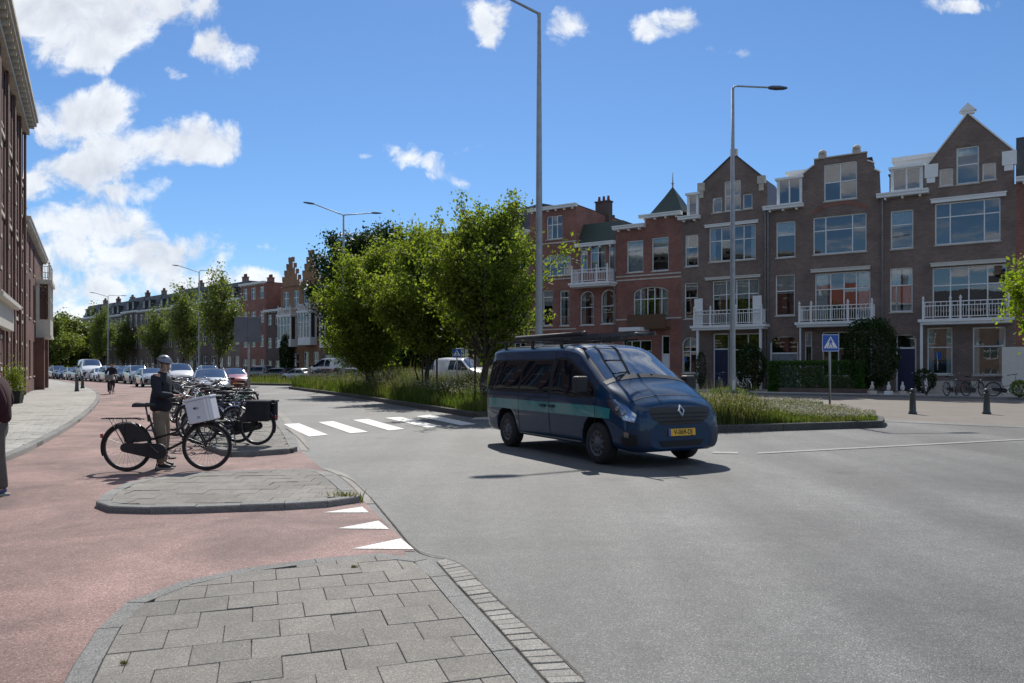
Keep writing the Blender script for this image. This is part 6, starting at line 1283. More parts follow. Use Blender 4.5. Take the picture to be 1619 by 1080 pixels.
# ---- ordinary cars
def car_proto(kind):
    H = {'hatch': 1.0, 'suv': 1.16, 'saloon': .97, 'wagon': 1.0, 'mpv': 1.13, 'pickup': 1.2, 'van': 1.3}[kind]; zf = lambda z: .18 + (z - .18) * H
    ws = .93 if kind == 'suv' else 1
    tail = {'saloon': [(-2.2, [(.55, .35), (.70, .42), (.74, .6), (.70, .80), (.64, .88), (.55, .92), (.3, .94), (0, .95)]), (-2.05, [(.62, .22), (.80, .32), (.84, .6), (.82, .84), (.76, .94), (.66, .99), (.35, 1.02), (0, 1.03)]), (-1.5, [(.7, .18), (.84, .27), (.875, .6), (.85, .90), (.78, .98), (.70, 1.03), (.37, 1.07), (0, 1.08)]), (-.95, [(.7, .18), (.84, .27), (.875, .6), (.86, .92), (.76, 1.15), (.62, 1.33), (.35, 1.38), (0, 1.39)])],
            'van': [(-2.2, [(.6, .3), (.80, .36), (.84, .6), (.84, .9), (.80, 1.2), (.72, 1.38), (.36, 1.43), (0, 1.44)]), (-2.1, [(.7, .2), (.86, .28), (.88, .6), (.87, .92), (.82, 1.2), (.75, 1.41), (.36, 1.47), (0, 1.48)]), (-1.5, [(.7, .18), (.86, .27), (.89, .6), (.88, .92), (.82, 1.2), (.75, 1.43), (.36, 1.49), (0, 1.5)])]}.get(kind,
           [(-2.05, [(.55, .35), (.70, .42), (.74, .6), (.72, .85), (.66, .95), (.60, 1.0), (.3, 1.03), (0, 1.04)]), (-1.97, [(.6, .22), (.80, .32), (.84, .6), (.82, .9), (.74, 1.13), (.64, 1.24), (.35, 1.28), (0, 1.29)]), (-1.6, [(.7, .18), (.84, .27), (.875, .6), (.86, .92), (.76, 1.2), (.62, 1.38), (.35, 1.43), (0, 1.44)])])
    st = tail + [(-.6, [(.7, .18), (.84, .27), (.88, .6), (.87, .91), (.77, 1.2), (.61, 1.41), (.35, 1.46), (0, 1.475)]), (.15, [(.7, .18), (.84, .27), (.88, .6), (.87, .90), (.77, 1.18), (.60, 1.39), (.34, 1.44), (0, 1.455)]),
                 (.55, [(.7, .18), (.84, .27), (.88, .6), (.865, .885), (.79, 1.08), (.67, 1.21), (.38, 1.27), (0, 1.29)]), (1.05, [(.7, .18), (.84, .27), (.875, .6), (.85, .85), (.80, .93), (.72, .985), (.42, 1.03), (0, 1.045)]),
                 (1.6, [(.68, .18), (.82, .27), (.85, .56), (.81, .74), (.76, .81), (.67, .86), (.4, .905), (0, .92)]), (1.9, [(.6, .2), (.74, .29), (.76, .5), (.70, .64), (.64, .70), (.54, .745), (.3, .785), (0, .80)]), (2.03, [(.42, .26), (.52, .33), (.55, .46), (.50, .55), (.45, .60), (.38, .64), (.2, .67), (0, .68)])]
    st = [(x, [(y, zf(z)) for y, z in c]) for x, c in st]; Lc = Loft(st); x0 = st[0][0]; r = .32 * (1.08 if H > 1.1 else 1)
    root = empty('parked_car', (0, 0, 0)); xs = [x0, x0 + .04, x0 + .1] + lin(x0 + .25, 1.6, 18) + [1.72, 1.82, 1.9, 1.96, 2.0, 2.03]
    me = cut_arches(Lc.body(xs, 3), [M['car_paint'], M['black_plastic']], [1.28, -1.27], r * 1.2, .87); b = mesh_obj('body', me, root)
    zb = zf(.94); z1_ = zf(1.36); T = Lc.tz; gl = 'carglass'
    zt = pw((x0, zf(1.20)), (x0 + .55, z1_), (.15, z1_), (.55, zf(1.17)), (.95, zf(.95))) if kind != 'saloon' else pw((x0, zb), (-1.35, zb + .01), (-.9, zf(1.30)), (.15, z1_), (.55, zf(1.17)), (.95, zf(.95)))
    xa = -1.35 if kind == 'saloon' else x0 + (.55 if kind != 'van' else 1.4)
    for a, c, sd in ((xa, -.28, -1), (-.22, .9, -1), (xa, -.28, 1), (-.22, .9, 1)): q = MB(); Lc.patch(lin(a, c, 8), lambda x: T(x, zb), lambda x: T(x, max(zt(x), zb + .01)), 3, .005, sd, mb=q); q.build('side_window', M[gl], root)
    q = MB(); Lc.patch(lin(.17, 1.0, 8), lambda x: 5.15, lambda x: 7, 5, .006, both=True, mb=q); q.build('windscreen', M['windscreen'], root)
    xr = (x0 + .05, x0 + .42) if kind != 'saloon' else (-1.45, -.95)
    if kind != 'van': q = MB(); Lc.patch(lin(*xr, 5), lambda x: 5.1, lambda x: 7, 5, .006, both=True, mb=q); q.build('rear_window', M[gl], root)
    q = MB(); Lc.patch(lin(1.88, 2.02, 4), lambda x: 1.3, pw((1.88, 2.2), (2.02, 5.2)), 6, .006, both=True, mb=q); q.build('grille', M['black_plastic'], root)
    for sd in (-1, 1):
        q = MB(); Lc.patch(lin(1.62, 1.95, 5), lambda x: 3.0, lambda x: 4.6, 4, .008, sd, mb=q); q.build('headlight', M['lamp_glass'], root)
        q = MB(); Lc.patch(lin(x0 + .02, x0 + .16, 3), lambda x: 2.6, lambda x: 3.8, 3, .008, sd, mb=q); q.build('tail_light', M['red_lens'], root)
        q = MB(); q.rbox(.62, .76, min(sd * .88, sd * 1.05), max(sd * .88, sd * 1.05), zf(.92), zf(1.06), .02); q.build('mirror', M['black_plastic'], root)
        for ax in (1.28, -1.27): wheel(root, ax, sd * .77, r, .19, 'steel', n=18)
    q = MB(); q.box(2.035, 2.045, -.25, .25, .42, .52); q.build('number_plate', M['plate_yellow'], root)
    if kind in ('suv', 'wagon', 'mpv'):
        q = MB()
        for sd in (-1, 1): q.tube([(x0 + .5, sd * .58, zf(1.42)), (x0 + .6, sd * .58, zf(1.475)), (.0, sd * .58, zf(1.485)), (.15, sd * .58, zf(1.43))], .015, 6)
        q.build('roof_rails', M['steel'], root)
    return root
M['car_paint'] = mat('car_paint', (.3, .3, .3), .3, .3, coat=1); M['lamp_glass'] = mat('lamp_glass', (.55, .57, .6), .12, .6, coat=1)
PAINT = {k: mat('car_paint_' + k, c, .3, mt, var=.03, coat=1.0) for k, (c, mt) in {'silver': ((.42, .43, .44), .6), 'white': ((.7, .7, .7), 0), 'black': ((.012, .012, .014), .1), 'grey': ((.10, .105, .11), .4), 'red': ((.28, .012, .012), .1), 'blue': ((.02, .04, .11), .3), 'beige': ((.30, .27, .22), .4), 'palegrey': ((.28, .30, .31), .5), 'darkred': ((.10, .012, .014), .2)}.items()}
protos = {}
def car(kind, col, x, y, yaw, label, group=None, s=1.0, cat='car'):
    if kind not in protos: protos[kind] = o = car_proto(kind)
    else: o = copy_tree(protos[kind])
    o.location = (x, y, 0); o.rotation_euler = (0, 0, yaw); o.scale = (s, s, s); tag(o, label, cat, group)
    for ch in o.children:
        if ch.name.split('.')[0] == 'body': ch.material_slots[0].link = 'OBJECT'; ch.material_slots[0].material = PAINT[col]
    return o
def towards(v): return math.atan2(v[1], v[0])
p = G(318, 634); car('wagon', 'silver', p.x - .2, p.y + 1.6, R(-68), 'silver estate car facing the viewer, right behind the parked bicycles')
p = G(373, 617); car('hatch', 'red', p.x - .3, p.y + .5, R(-65), 'red hatchback with sun glinting on its windscreen, right of the silver estate car')
p = at(284, HOR, 57); car('pickup', 'white', p.x, p.y, R(-60), 'white pickup like car with dark roof seen over the helmeted man', s=1.05)
p = at(238, HOR, 60); car('hatch', 'silver', p.x, p.y, R(-55), 'pale silver hatchback at the near end of the car queue, left of the helmeted man', 'cars queuing on the bend')
q0, q1 = Vector((-33.0, 69)), Vector((-73, 117)); QQ = [('suv', 'palegrey'), ('hatch', 'black'), ('mpv', 'silver'), ('saloon', 'white'), ('van', 'white'), ('hatch', 'grey'), ('wagon', 'silver'), ('hatch', 'blue'), ('suv', 'grey'), ('saloon', 'silver'), ('hatch', 'black'), ('wagon', 'white'), ('hatch', 'silver')]
nm = {'palegrey': 'pale grey', 'hatch': 'hatchback', 'suv': 'off-roader', 'mpv': 'people carrier', 'wagon': 'estate car', 'saloon': 'saloon car', 'van': 'van', 'pickup': 'pickup', 'darkred': 'dark red'}
wh = ['right after the near end of the queue', 'third in the queue on the bend', 'fourth in the queue on the bend', 'right of the tall white van in the queue', 'standing taller than the cars around it in the queue', 'just left of the tall white van in the queue', 'above the nearer footway bollard in the queue', 'midway along the far half of the queue', 'fifth from the far end of the queue', 'fourth from the far end of the queue', 'third from the far end of the queue', 'second from the far end of the queue', 'last at the far end of the queue by the cream bay']
for i, (k, c) in enumerate(QQ):
    t = (i + .4) / len(QQ); p = q0.lerp(q1, t); u_ = CX + p.x / p.y * FPX
    car(k, c, p.x, p.y, R(-52 - 5 * math.sin(i * 2.1)), '%s %s %s' % (nm.get(c, c), nm.get(k, k), wh[i]), 'cars queuing on the bend', 1.28 if k == 'van' else 1.0, 'van' if k == 'van' else 'car')
# second row seen over the first
for i, (u, D_, k, c, l_) in enumerate([(95, 128, 'saloon', 'white', 'white saloon glimpsed over the far queue, leftmost'), (140, 112, 'suv', 'grey', 'grey off-roader glimpsed over the middle of the queue'), (212, 88, 'mpv', 'silver', 'silver people carrier seen above the near queue beside the cyclist'), (262, 74, 'wagon', 'blue', 'blue estate car seen between the silver hatchback and the pickup'), (330, 66, 'suv', 'palegrey', 'pale grey off-roader parked beyond the silver estate car'), (82, 120, 'hatch', 'grey', 'grey hatchback in the second line at the far end beside the cream bay'), (112, 116, 'wagon', 'black', 'black estate car in the second line above the two footway bollards'), (126, 108, 'mpv', 'blue', 'blue people carrier in the second line just right of the footway bollards'), (168, 97, 'saloon', 'black', 'black saloon in the second line directly behind the distant cyclist'), (190, 92, 'suv', 'white', 'white off-roader in the second line just right of the distant cyclist')]):
    p = at(u, HOR, D_); car(k, c, p.x, p.y, R(-58), l_, 'cars queuing on the bend')
# beyond the median
for (u, D_, k, c, yaw, s, l_) in [(408, 84, 'suv', 'grey', 150, 1, 'grey off-roader beyond the far median, by the grey sign pole'), (437, 80, 'hatch', 'black', 150, 1, 'black hatchback beyond the far median, left of the silver saloon'), (474, 76, 'saloon', 'silver', 148, 1, 'silver saloon side on beyond the far median kerb end'), (512, 73, 'hatch', 'darkred', 150, 1, 'dark red hatchback beyond the median in front of a white van'), (521, 80, 'van', 'white', 150, 1.35, 'white delivery van below the stepped gables behind the dark red hatchback'), (551, 69, 'wagon', 'palegrey', 148, 1, 'pale grey estate car behind the left median lamp post'),
                             (704, 53.5, 'van', 'white', 132, 1.15, 'white van parked behind the median trees, left of two'), (741, 50, 'van', 'white', -48, 1.15, 'white van parked behind the median trees, right of two')]:
    p = at(u, HOR, D_); car(k, c, p.x, p.y, R(yaw), l_, None, s, 'van' if k == 'van' else 'car')
# ================================================================ bicycles
def ring(r, n=36, y=0, c=(0, 0)): return [(c[0] + r * math.cos(2 * math.pi * k / n), y, c[1] + r * math.sin(2 * math.pi * k / n)) for k in range(n)]
def bicycle(label, paint='black', step=True, guard=True, rack='rear', crate=None, bags=False, steer=0.0, rimc='bike_steel', group=None, saddle=.98, bar='upright', coat=True, lite=False, chain=True):
    r = empty('bicycle', (0, 0, 0), 0, label, 'bicycle', group); RR = .352; ra, fa = Vector((-.56, 0, RR)), Vector((.56, 0, RR)); PM = M[paint]
    ht = Vector((.36, 0, .86)); hb = Vector((.395, 0, .70)); bb = Vector((-.10, 0, .29)); st = Vector((-.26, 0, .82)); sc_ = Vector((-.20, 0, .62))
    f = MB()
    if step: f.tube([hb, Vector((.22, 0, .42)), Vector((.05, 0, .33)), bb], .019, 8); f.tube([ht - Vector((0, 0, .06)), Vector((.12, 0, .56)), sc_ - Vector((0, 0, .15))], .015, 8)
    else: f.tube([hb, bb], .018, 8); f.tube([ht - Vector((.01, 0, .05)), Vector((-.24, 0, .74))], .016, 8)
    f.tube([bb, st], .016, 8); f.tube([hb + Vector((.01, 0, -.02)), ht], .02, 8); f.tube([bb - Vector((0, .035, 0)), bb + Vector((0, .035, 0))], .028, 10)
    for s in (-1, 1): o = Vector((0, s * .055, 0)); f.tube([bb + o * .5, ra + o], .010, 6); f.tube([sc_ + o * .3 + Vector((0, 0, .08)), ra + o], .009, 6)
    f.build('frame', PM, r)
    tx = lambda p: (lambda q: Vector((ht.x + (q.x - ht.x) * math.cos(steer) - q.y * math.sin(steer), (q.x - ht.x) * math.sin(steer) + q.y * math.cos(steer), q.z)))(Vector(p))
    k = MB()
    for s in (-1, 1): k.tube([tx((.41, s * .05, .70)), tx((.46, s * .055, .55)), tx((.56, s * .055, RR))], .012, 6)
    k.tube([tx((.41, -.05, .70)), tx((.41, .05, .70))], .016, 6); k.build('fork', PM, r)
    h = MB(); h.tube([ht, Vector((.345, 0, 1.05))], .013, 7)
    if bar == 'upright': pts = [(.10, -.30, 1.05), (.22, -.29, 1.07), (.34, -.20, 1.10), (.40, 0, 1.06), (.34, .20, 1.10), (.22, .29, 1.07), (.10, .30, 1.05)]
    else: pts = [(.32, -.31, 1.07), (.38, -.18, 1.09), (.40, 0, 1.06), (.38, .18, 1.09), (.32, .31, 1.07)]
    h.tube([tx(p) for p in pts], .012, 7); ho = h.build('handlebar', M['bike_steel'] , r)
    for i in (0, -1): g = MB(); a, b = Vector(pts[i]), Vector(pts[1 if i == 0 else -2]); g.tube([tx(a), tx(a.lerp(b, .9))], .018, 7); g.build('grip', M['black_plastic'], ho)
    b = MB(); b.lathe([(.03, 0), (.032, .015), (.01, .03)], 10, tx((.30, -.22, 1.11))); b.build('bell', M['chrome'], ho)
    for nm_, c in (('rear_wheel', ra), ('front_wheel', fa)):
        fr = nm_[0] == 'f'
        t = MB(); t.tube(ring(RR - .021, 40), .021, 8, closed=True); w = t.build('wheel', M['rubber'], r, tuple(tx(c) if fr else c)); w.rotation_euler.z = steer if fr else 0
        q = MB(); q.tube(ring(RR - .05, 36), .011, 5, closed=True); q.build('rim', M[rimc], w); q = MB(); q.lathe([(.02, -.05), (.024, -.03), (.014, 0), (.024, .03), (.02, .05)], 10, (0, 0, 0), 'y'); q.build('hub', M['bike_steel'], w)
        q = MB(); ns = 14 if lite else 28
        for i in range(ns): a = 2 * math.pi * i / ns; a2 = a + (.5 if i % 2 else -.5); q.tube([(.022 * math.cos(a2), .03 * (-1) ** (i // 2), .022 * math.sin(a2)), ((RR - .055) * math.cos(a), 0, (RR - .055) * math.sin(a))], .0016, 3, caps=False)
        q.build('spokes', M['bike_steel'], w)
        if guard:
            q = MB(); vs = []; n = 16; a0, a1 = (R(75), R(215)) if not fr else (R(20), R(150)); a0, a1 = (R(40), R(200)) if not fr else (R(15), R(165))
            for i in range(n + 1):
                a = a0 + (a1 - a0) * i / n
                for yy, rr in ((-.028, RR + .004), (0, RR + .02), (.028, RR + .004)): p = Vector((c.x + rr * math.cos(a), yy, c.z + rr * math.sin(a))); vs.append(tx(p) if fr else p)
            q.add(vs, [(3 * i + j, 3 * i + j + 1, 3 * i + 4 + j, 3 * i + 3 + j) for i in range(n) for j in range(2)], 0, True); q.build('mudguard', PM, r)
    if coat:
        for s in (-1, 1):
            q = MB(); pts = [(ra.x + .02, RR + .06)] + [(ra.x + (RR + .0) * math.cos(R(a)), RR + (RR + .0) * math.sin(R(a))) for a in (15, 35, 55, 75, 95, 112)]; q.plate(pts, s * .045 - .002, s * .045 + .002); q.build('coat_guard', M['black_plastic'], r)
    if chain:
        q = MB(); n = 10; P_ = [(bb.x + .115 * math.cos(R(a)), bb.z + .115 * math.sin(R(a))) for a in lin(-95, 95, n)] + [(ra.x + .065 * math.cos(R(a)), ra.z + .065 * math.sin(R(a))) for a in lin(95, 265, 7)]
        q.plate(P_, -.085, -.04); q.build('chain_case', M['black_plastic'], r)
    q = MB(); q.tube([(bb.x, -.10, bb.z), (bb.x, .10, bb.z)], .012, 6)
    for s in (-1, 1): q.bar((bb.x, s * .10, bb.z), (bb.x + s * .12, s * .10, bb.z - s * .12), .022, .012)
    cr_ = q.build('crank', M['bike_steel'], r)
    for s in (-1, 1): q = MB(); x, z = bb.x + s * .12, bb.z - s * .12; q.rbox(x - .045, x + .045, min(s * .11, s * .20), max(s * .11, s * .20), z - .012, z + .012, .004); q.build('pedal', M['black_plastic'], cr_)
    q = MB(); q.tube([st - Vector((0, 0, .1)), Vector((st.x - .04, 0, saddle - .04))], .0125, 7); sp = q.build('seat_post', M['bike_steel'], r)
    q = MB(); z = saddle; x = st.x - .05; sec = [(-.15, .10, .0), (-.12, .115, .012), (-.05, .10, .012), (.03, .045, .006), (.12, .025, .0), (.15, .012, -.012)]; vs = []
    for dx_, w, h_ in sec: vs += [(x + dx_, -w, z - .045), (x + dx_, -w * .8, z + h_), (x + dx_, 0, z + h_ + .008), (x + dx_, w * .8, z + h_), (x + dx_, w, z - .045)]
    q.add(vs, [(5 * i + j, 5 * i + j + 1, 5 * i + 6 + j, 5 * i + 5 + j) for i in range(5) for j in range(4)] + [(0, 1, 2, 3, 4), (29, 28, 27, 26, 25)] + [(5 * i, 5 * i + 5, 5 * i + 9, 5 * i + 4) for i in range(5)], 0, True); q.build('saddle', M['black_plastic'], r)
    if rack:
        q = MB(); zt = .77
        for s in (-1, 1): q.tube([(-.34, s * .06, zt - .02), (-.42, s * .065, zt), (-.88, s * .065, zt), (-.90, s * .05, zt)], .008, 5); q.tube([(-.60, s * .065, zt), (ra.x, s * .06, ra.z)], .007, 5); q.tube([(-.78, s * .065, zt), (ra.x, s * .06, ra.z)], .007, 5)
        for xx in (-.5, -.62, -.74, -.88): q.tube([(xx, -.065, zt), (xx, .065, zt)], .006, 5)
        q.build('rear_rack', PM, r); q = MB(); q.rbox(-.925, -.90, -.025, .025, .49, .55, .005); q.build('rear_light', M['red_lens'], r)
    q = MB(); q.lathe([(.03, 0), (.04, .04), (.042, .06), (.02, .062)], 10, tx((.45, 0, .80)), 'x'); q.build('front_lamp', M['chrome'], r)
    q = MB(); q.tube([(-.12, .05, .27), (-.22, .16, .01)], .009, 5); q.build('kickstand', M['bike_steel'], r)
    if bags:
        q = MB()
        for s in (-1, 1): q.rbox(-.86, -.44, min(s * .08, s * .24), max(s * .08, s * .24), .45, .81, .03)
        q.rbox(-.86, -.44, -.09, .09, .812, .84, .01); bg_ = q.build('pannier_bags', M['bag'], r)
        for s in (-1, 1): q = MB(); q.rbox(-.87, -.43, min(s * .06, s * .255), max(s * .06, s * .255), .80, .835, .012); q.build('bag_flap', M['bag_flap'], bg_)
    if crate == 'basket':
        q = MB(); z0, z1 = .86, 1.10; x0, x1 = .46, .80
        for z in (z0, (z0 + z1) / 2, z1): w = .16 + .03 * (z - z0) / .24; q.tube([(x0, -w, z), (x1, -w, z), (x1, w, z), (x0, w, z)], .007, 4, closed=True)
        for i in range(7): x = x0 + (x1 - x0) * i / 6; q.tube([(x, -.16, z0), (x, -.19, z1)], .004, 4); q.tube([(x, .16, z0), (x, .19, z1)], .004, 4); q.tube([(x, -.16, z0), (x, .16, z0)], .004, 4)
        for i in range(6): y = -.13 + .26 * i / 5; q.tube([(x1, y, z0), (x1, y * 1.15, z1)], .004, 4); q.tube([(x0, y, z0), (x0, y * 1.15, z1)], .004, 4)
        q.build('wire_basket', M['black'], r)
    if crate == 'plastic':
        q = MB(); x0, x1, z0, z1 = .44, .86, .82, 1.08; 
        for a, b, c, d in ((x0, x1, -.19, -.178), (x0, x1, .178, .19), (x0, x0 + .012, -.178, .178), (x1 - .012, x1, -.178, .178)): q.box(a, b, c, d, z0, z1)
        q.box(x0, x1, -.178, .178, z0 - .01, z0 + .003); q.build('plastic_crate', M['crate_grey'], r)
    if crate == 'carrier':
        q = MB()
        for y in (-.12, -.04, .04, .12): q.tube([(.36, y, .72), (.80, y, .72)], .008, 5)
        for x in (.36, .58, .80): q.tube([(x, -.14, .72), (x, .14, .72)], .008, 5)
        for s in (-1, 1): q.tube([(.72, s * .12, .72), (.56, s * .07, RR)], .008, 5)
        q.build('front_carrier', M['black'], r)
    return r
M['bag'] = mat('pannier_canvas', (.012, .013, .018), .9, var=.3, bump=.3, bscale=200); M['bag_flap'] = mat('pannier_flap', (.10, .10, .11), .8, var=.2); M['crate_grey'] = mat('crate_plastic', (.16, .17, .18), .6)
M['bike_green'] = mat('bike_green', (.03, .09, .06), .35, coat=.6); M['bike_white'] = mat('bike_white', (.55, .55, .53), .35, coat=.6); M['bike_grey'] = mat('bike_grey', (.16, .17, .18), .35, .3, coat=.6); M['bike_red'] = mat('bike_red', (.18, .015, .02), .35, coat=.6); M['bike_blue'] = mat('bike_blue', (.02, .05, .15), .35, coat=.6)
def put(o, p, yaw, lean=0.0): o.location = p; o.rotation_euler = (lean, 0, yaw); return o
pa, pb_ = G(201.5, 745.5, .004), G(326.5, 744, .004); mid = (pa + pb_) / 2; yawm = math.atan2((pb_ - pa).y, (pb_ - pa).x)
mb_ = put(bicycle('black roadster bicycle with front carrier, held upright by the helmeted man', 'black', True, True, 'rear', 'carrier', rimc='bike_steel', bar='upright', steer=R(2)), mid, yawm)
mb_.scale = (1.02, 1, 1.02)
# white box on the front carrier
def cooler(parent_world, label):
    r = empty('white_box', parent_world, yawm + .05, label, 'box'); b = MB(); b.rbox(-.20, .20, -.17, .17, 0, .36, .012); b.build('box_body', M['box_white'], r); b = MB(); b.rbox(-.21, .21, -.18, .18, .362, .40, .012); l_ = b.build('lid', M['box_white'], r)
    for x in (.10, .155): b = MB(); b.box(x, x + .022, -.174, .174, .0, .361); b.build('strap', M['box_stripe'], r)
    b = MB(); b.add([(-.045 + .045 * math.cos(k * .524) , -.1715, .235 + .02 * math.sin(k * .524)) for k in range(12)], [list(range(12))[::-1]]); b.add([(-.03 + .022 * math.cos(k * .524), -.1725, .238 + .009 * math.sin(k * .524)) for k in range(12)], [list(range(12))[::-1]], 1); b.build('logo', [M['black'], M['box_white']], r)
    text_mesh('FS', .05, M['box_ink'], 'lettering', r, (-.03, -.1722, .08), (R(90), 0, 0)); return r
M['box_white'] = mat('box_white', (.62, .63, .68), .5, var=.05); M['box_stripe'] = mat('box_strap', (.80, .80, .82), .5); M['box_ink'] = mat('box_ink', (.08, .09, .16), .6)
bx = cooler(mid + Matrix.Rotation(yawm, 3, 'Z') @ Vector((.55, -.02, .735)), 'white cooler box with small dark logo, strapped on the front carrier of the held bicycle'); bx.rotation_euler = (0, R(-12), yawm); bx.scale = (.92, .92, .92)
# the parked row
PB = [((362, 703), R(172), 'black', True, None, True, R(14), 'black bicycle with dark double pannier bags, nearest the island tip'),
      ((334, 699), R(165), 'bike_blue', True, None, False, R(-20), 'dark blue bicycle second from the island tip in the parked row'),
      ((317, 690), R(168), 'black', False, 'basket', False, R(10), 'black bicycle with front wire basket, behind the white cooler box'),
      ((310, 682), R(160), 'bike_grey', True, 'plastic', True, R(18), 'grey bicycle with plastic front crate in the middle of the parked row'),
      ((342, 676), R(172), 'bike_green', True, None, False, R(-15), 'dark green bicycle behind the pannier bag bicycle'),
      ((302, 670), R(164), 'black', True, 'plastic', False, R(-25), 'black bicycle with plastic front crate just right of the man with helmet'),
      ((360, 664), R(170), 'black', False, None, False, R(20), 'tall black gents bicycle close to the grey sign pole'),
      ((327, 660), R(160), 'bike_white', True, 'basket', False, R(-10), 'pale bicycle with wire basket deep in the parked row'),
      ((296, 655), R(168), 'bike_red', True, None, False, R(15), 'dark red bicycle seen right of the man at chest height'),
      ((325, 650), R(160), 'black', True, 'basket', True, R(-18), 'black bicycle with pannier bags far back in the parked row'),
      ((370, 648), R(165), 'bike_grey', True, None, False, R(25), 'grey bicycle farthest back beside the sign pole'),
      ((290, 643), R(158), 'bike_white', False, None, False, R(-12), 'pale gents bicycle at the back left of the parked row')]
for (uv, yw, pn, stp, crt, bgs, ste, lb) in PB:
    p = G(*uv, H3); o = bicycle(lb, pn, stp, True, 'rear', crt, bgs, ste, group='bicycles parked on the island', lite=True, coat=stp and pn == 'black', rimc='bike_steel'); put(o, p, yw + random.uniform(-.12, .12), R(random.uniform(-6, 3)))
# by the houses on the right
for u, yw, pn, stp, lb in ((1466, R(60), 'bike_white', True, 'pale bicycle seen nearly end on, left of the right hand bicycles'), (1506, R(35), 'bike_grey', False, 'grey bicycle right of the pale one by the large ground floor window'), (1541, R(20), 'black', True, 'dark bicycle between the grey one and the one at the right edge'), (1592, R(-30), 'bike_grey', True, 'grey step through bicycle side on at the right edge')):
    o = bicycle(lb, pn, stp, True, 'rear', None, False, R(18), group='bicycles parked by the houses', lite=True, coat=False); put(o, frp(u, -5.2), yw, R(-4))
for u in (1172, 1140): o = bicycle('%s bicycle by the houses behind the meadow, %s of the right lamp post' % (('pale', 'right'), ('grey', 'left'))[u == 1140], 'bike_white' if u == 1172 else 'bike_grey', True, True, 'rear', None, False, R(20), group='bicycles parked by the houses', lite=True, coat=False); put(o, frp(u, -5.4), R(20 + u), R(-4))
# ================================================================ people
def skin(name, verts, edges, m, parent, sub=2, root=0, smooth=True):
    me = bpy.data.meshes.new(name); me.from_pydata([v[0] for v in verts], edges, []); o = mesh_obj('tmp_skin', me); md = o.modifiers.new('s', 'SKIN'); md.use_smooth_shade = smooth; md.branch_smoothing = .4
    sl = me.skin_vertices[0].data
    for i, v in enumerate(verts): sl[i].radius = (v[1], v[2] if len(v) > 2 else v[1]); sl[i].use_root = (i == root)
    sb = o.modifiers.new('ss', 'SUBSURF'); sb.levels = sub; sb.render_levels = sub
    me2 = bpy.data.meshes.new_from_object(o.evaluated_get(bpy.context.evaluated_depsgraph_get())); bpy.data.objects.remove(o); me2.name = name; me2.materials.clear(); me2.materials.append(m)
    for p in me2.polygons: p.use_smooth = True
    return mesh_obj(name, me2, parent)
def chain(names, J, Rr): return [(J[n], *Rr[n]) if isinstance(Rr[n], tuple) else (J[n], Rr[n]) for n in names]
M['skin'] = mat('skin', (.46, .27, .19), .55, var=.08, vscale=20); M['jacket'] = mat('dark_jacket', (.010, .012, .02), .85, var=.3, vscale=6, bump=.4, bscale=18); M['chino'] = mat('chinos', (.20, .165, .12), .9, var=.15, vscale=8, bump=.3, bscale=25)
M['shoe'] = mat('dark_shoe', (.02, .02, .024), .6, var=.3); M['sole'] = mat('shoe_sole', (.35, .34, .32), .8); M['maroon'] = mat('maroon_knit', (.035, .007, .010), .95, var=.25, vscale=14, bump=.5, bscale=90); M['taupe'] = mat('taupe_trousers', (.10, .088, .075), .9, var=.15, vscale=8, bump=.3, bscale=20)
M['hair_grey'] = mat('grey_hair', (.16, .15, .14), .8, var=.3, vscale=60); M['hair_brown'] = mat('brown_hair', (.07, .04, .02), .7, var=.3, vscale=60); M['helmet'] = mat('helmet_shell', (.16, .18, .22), .35, coat=.5); M['denim'] = mat('dark_denim', (.02, .028, .05), .9, var=.2); M['blueshoe'] = mat('blue_trainer', (.05, .08, .17), .7, var=.2); M['eye'] = mat('eye', (.01, .008, .006), .3); M['lip'] = mat('lips', (.22, .08, .07), .5)
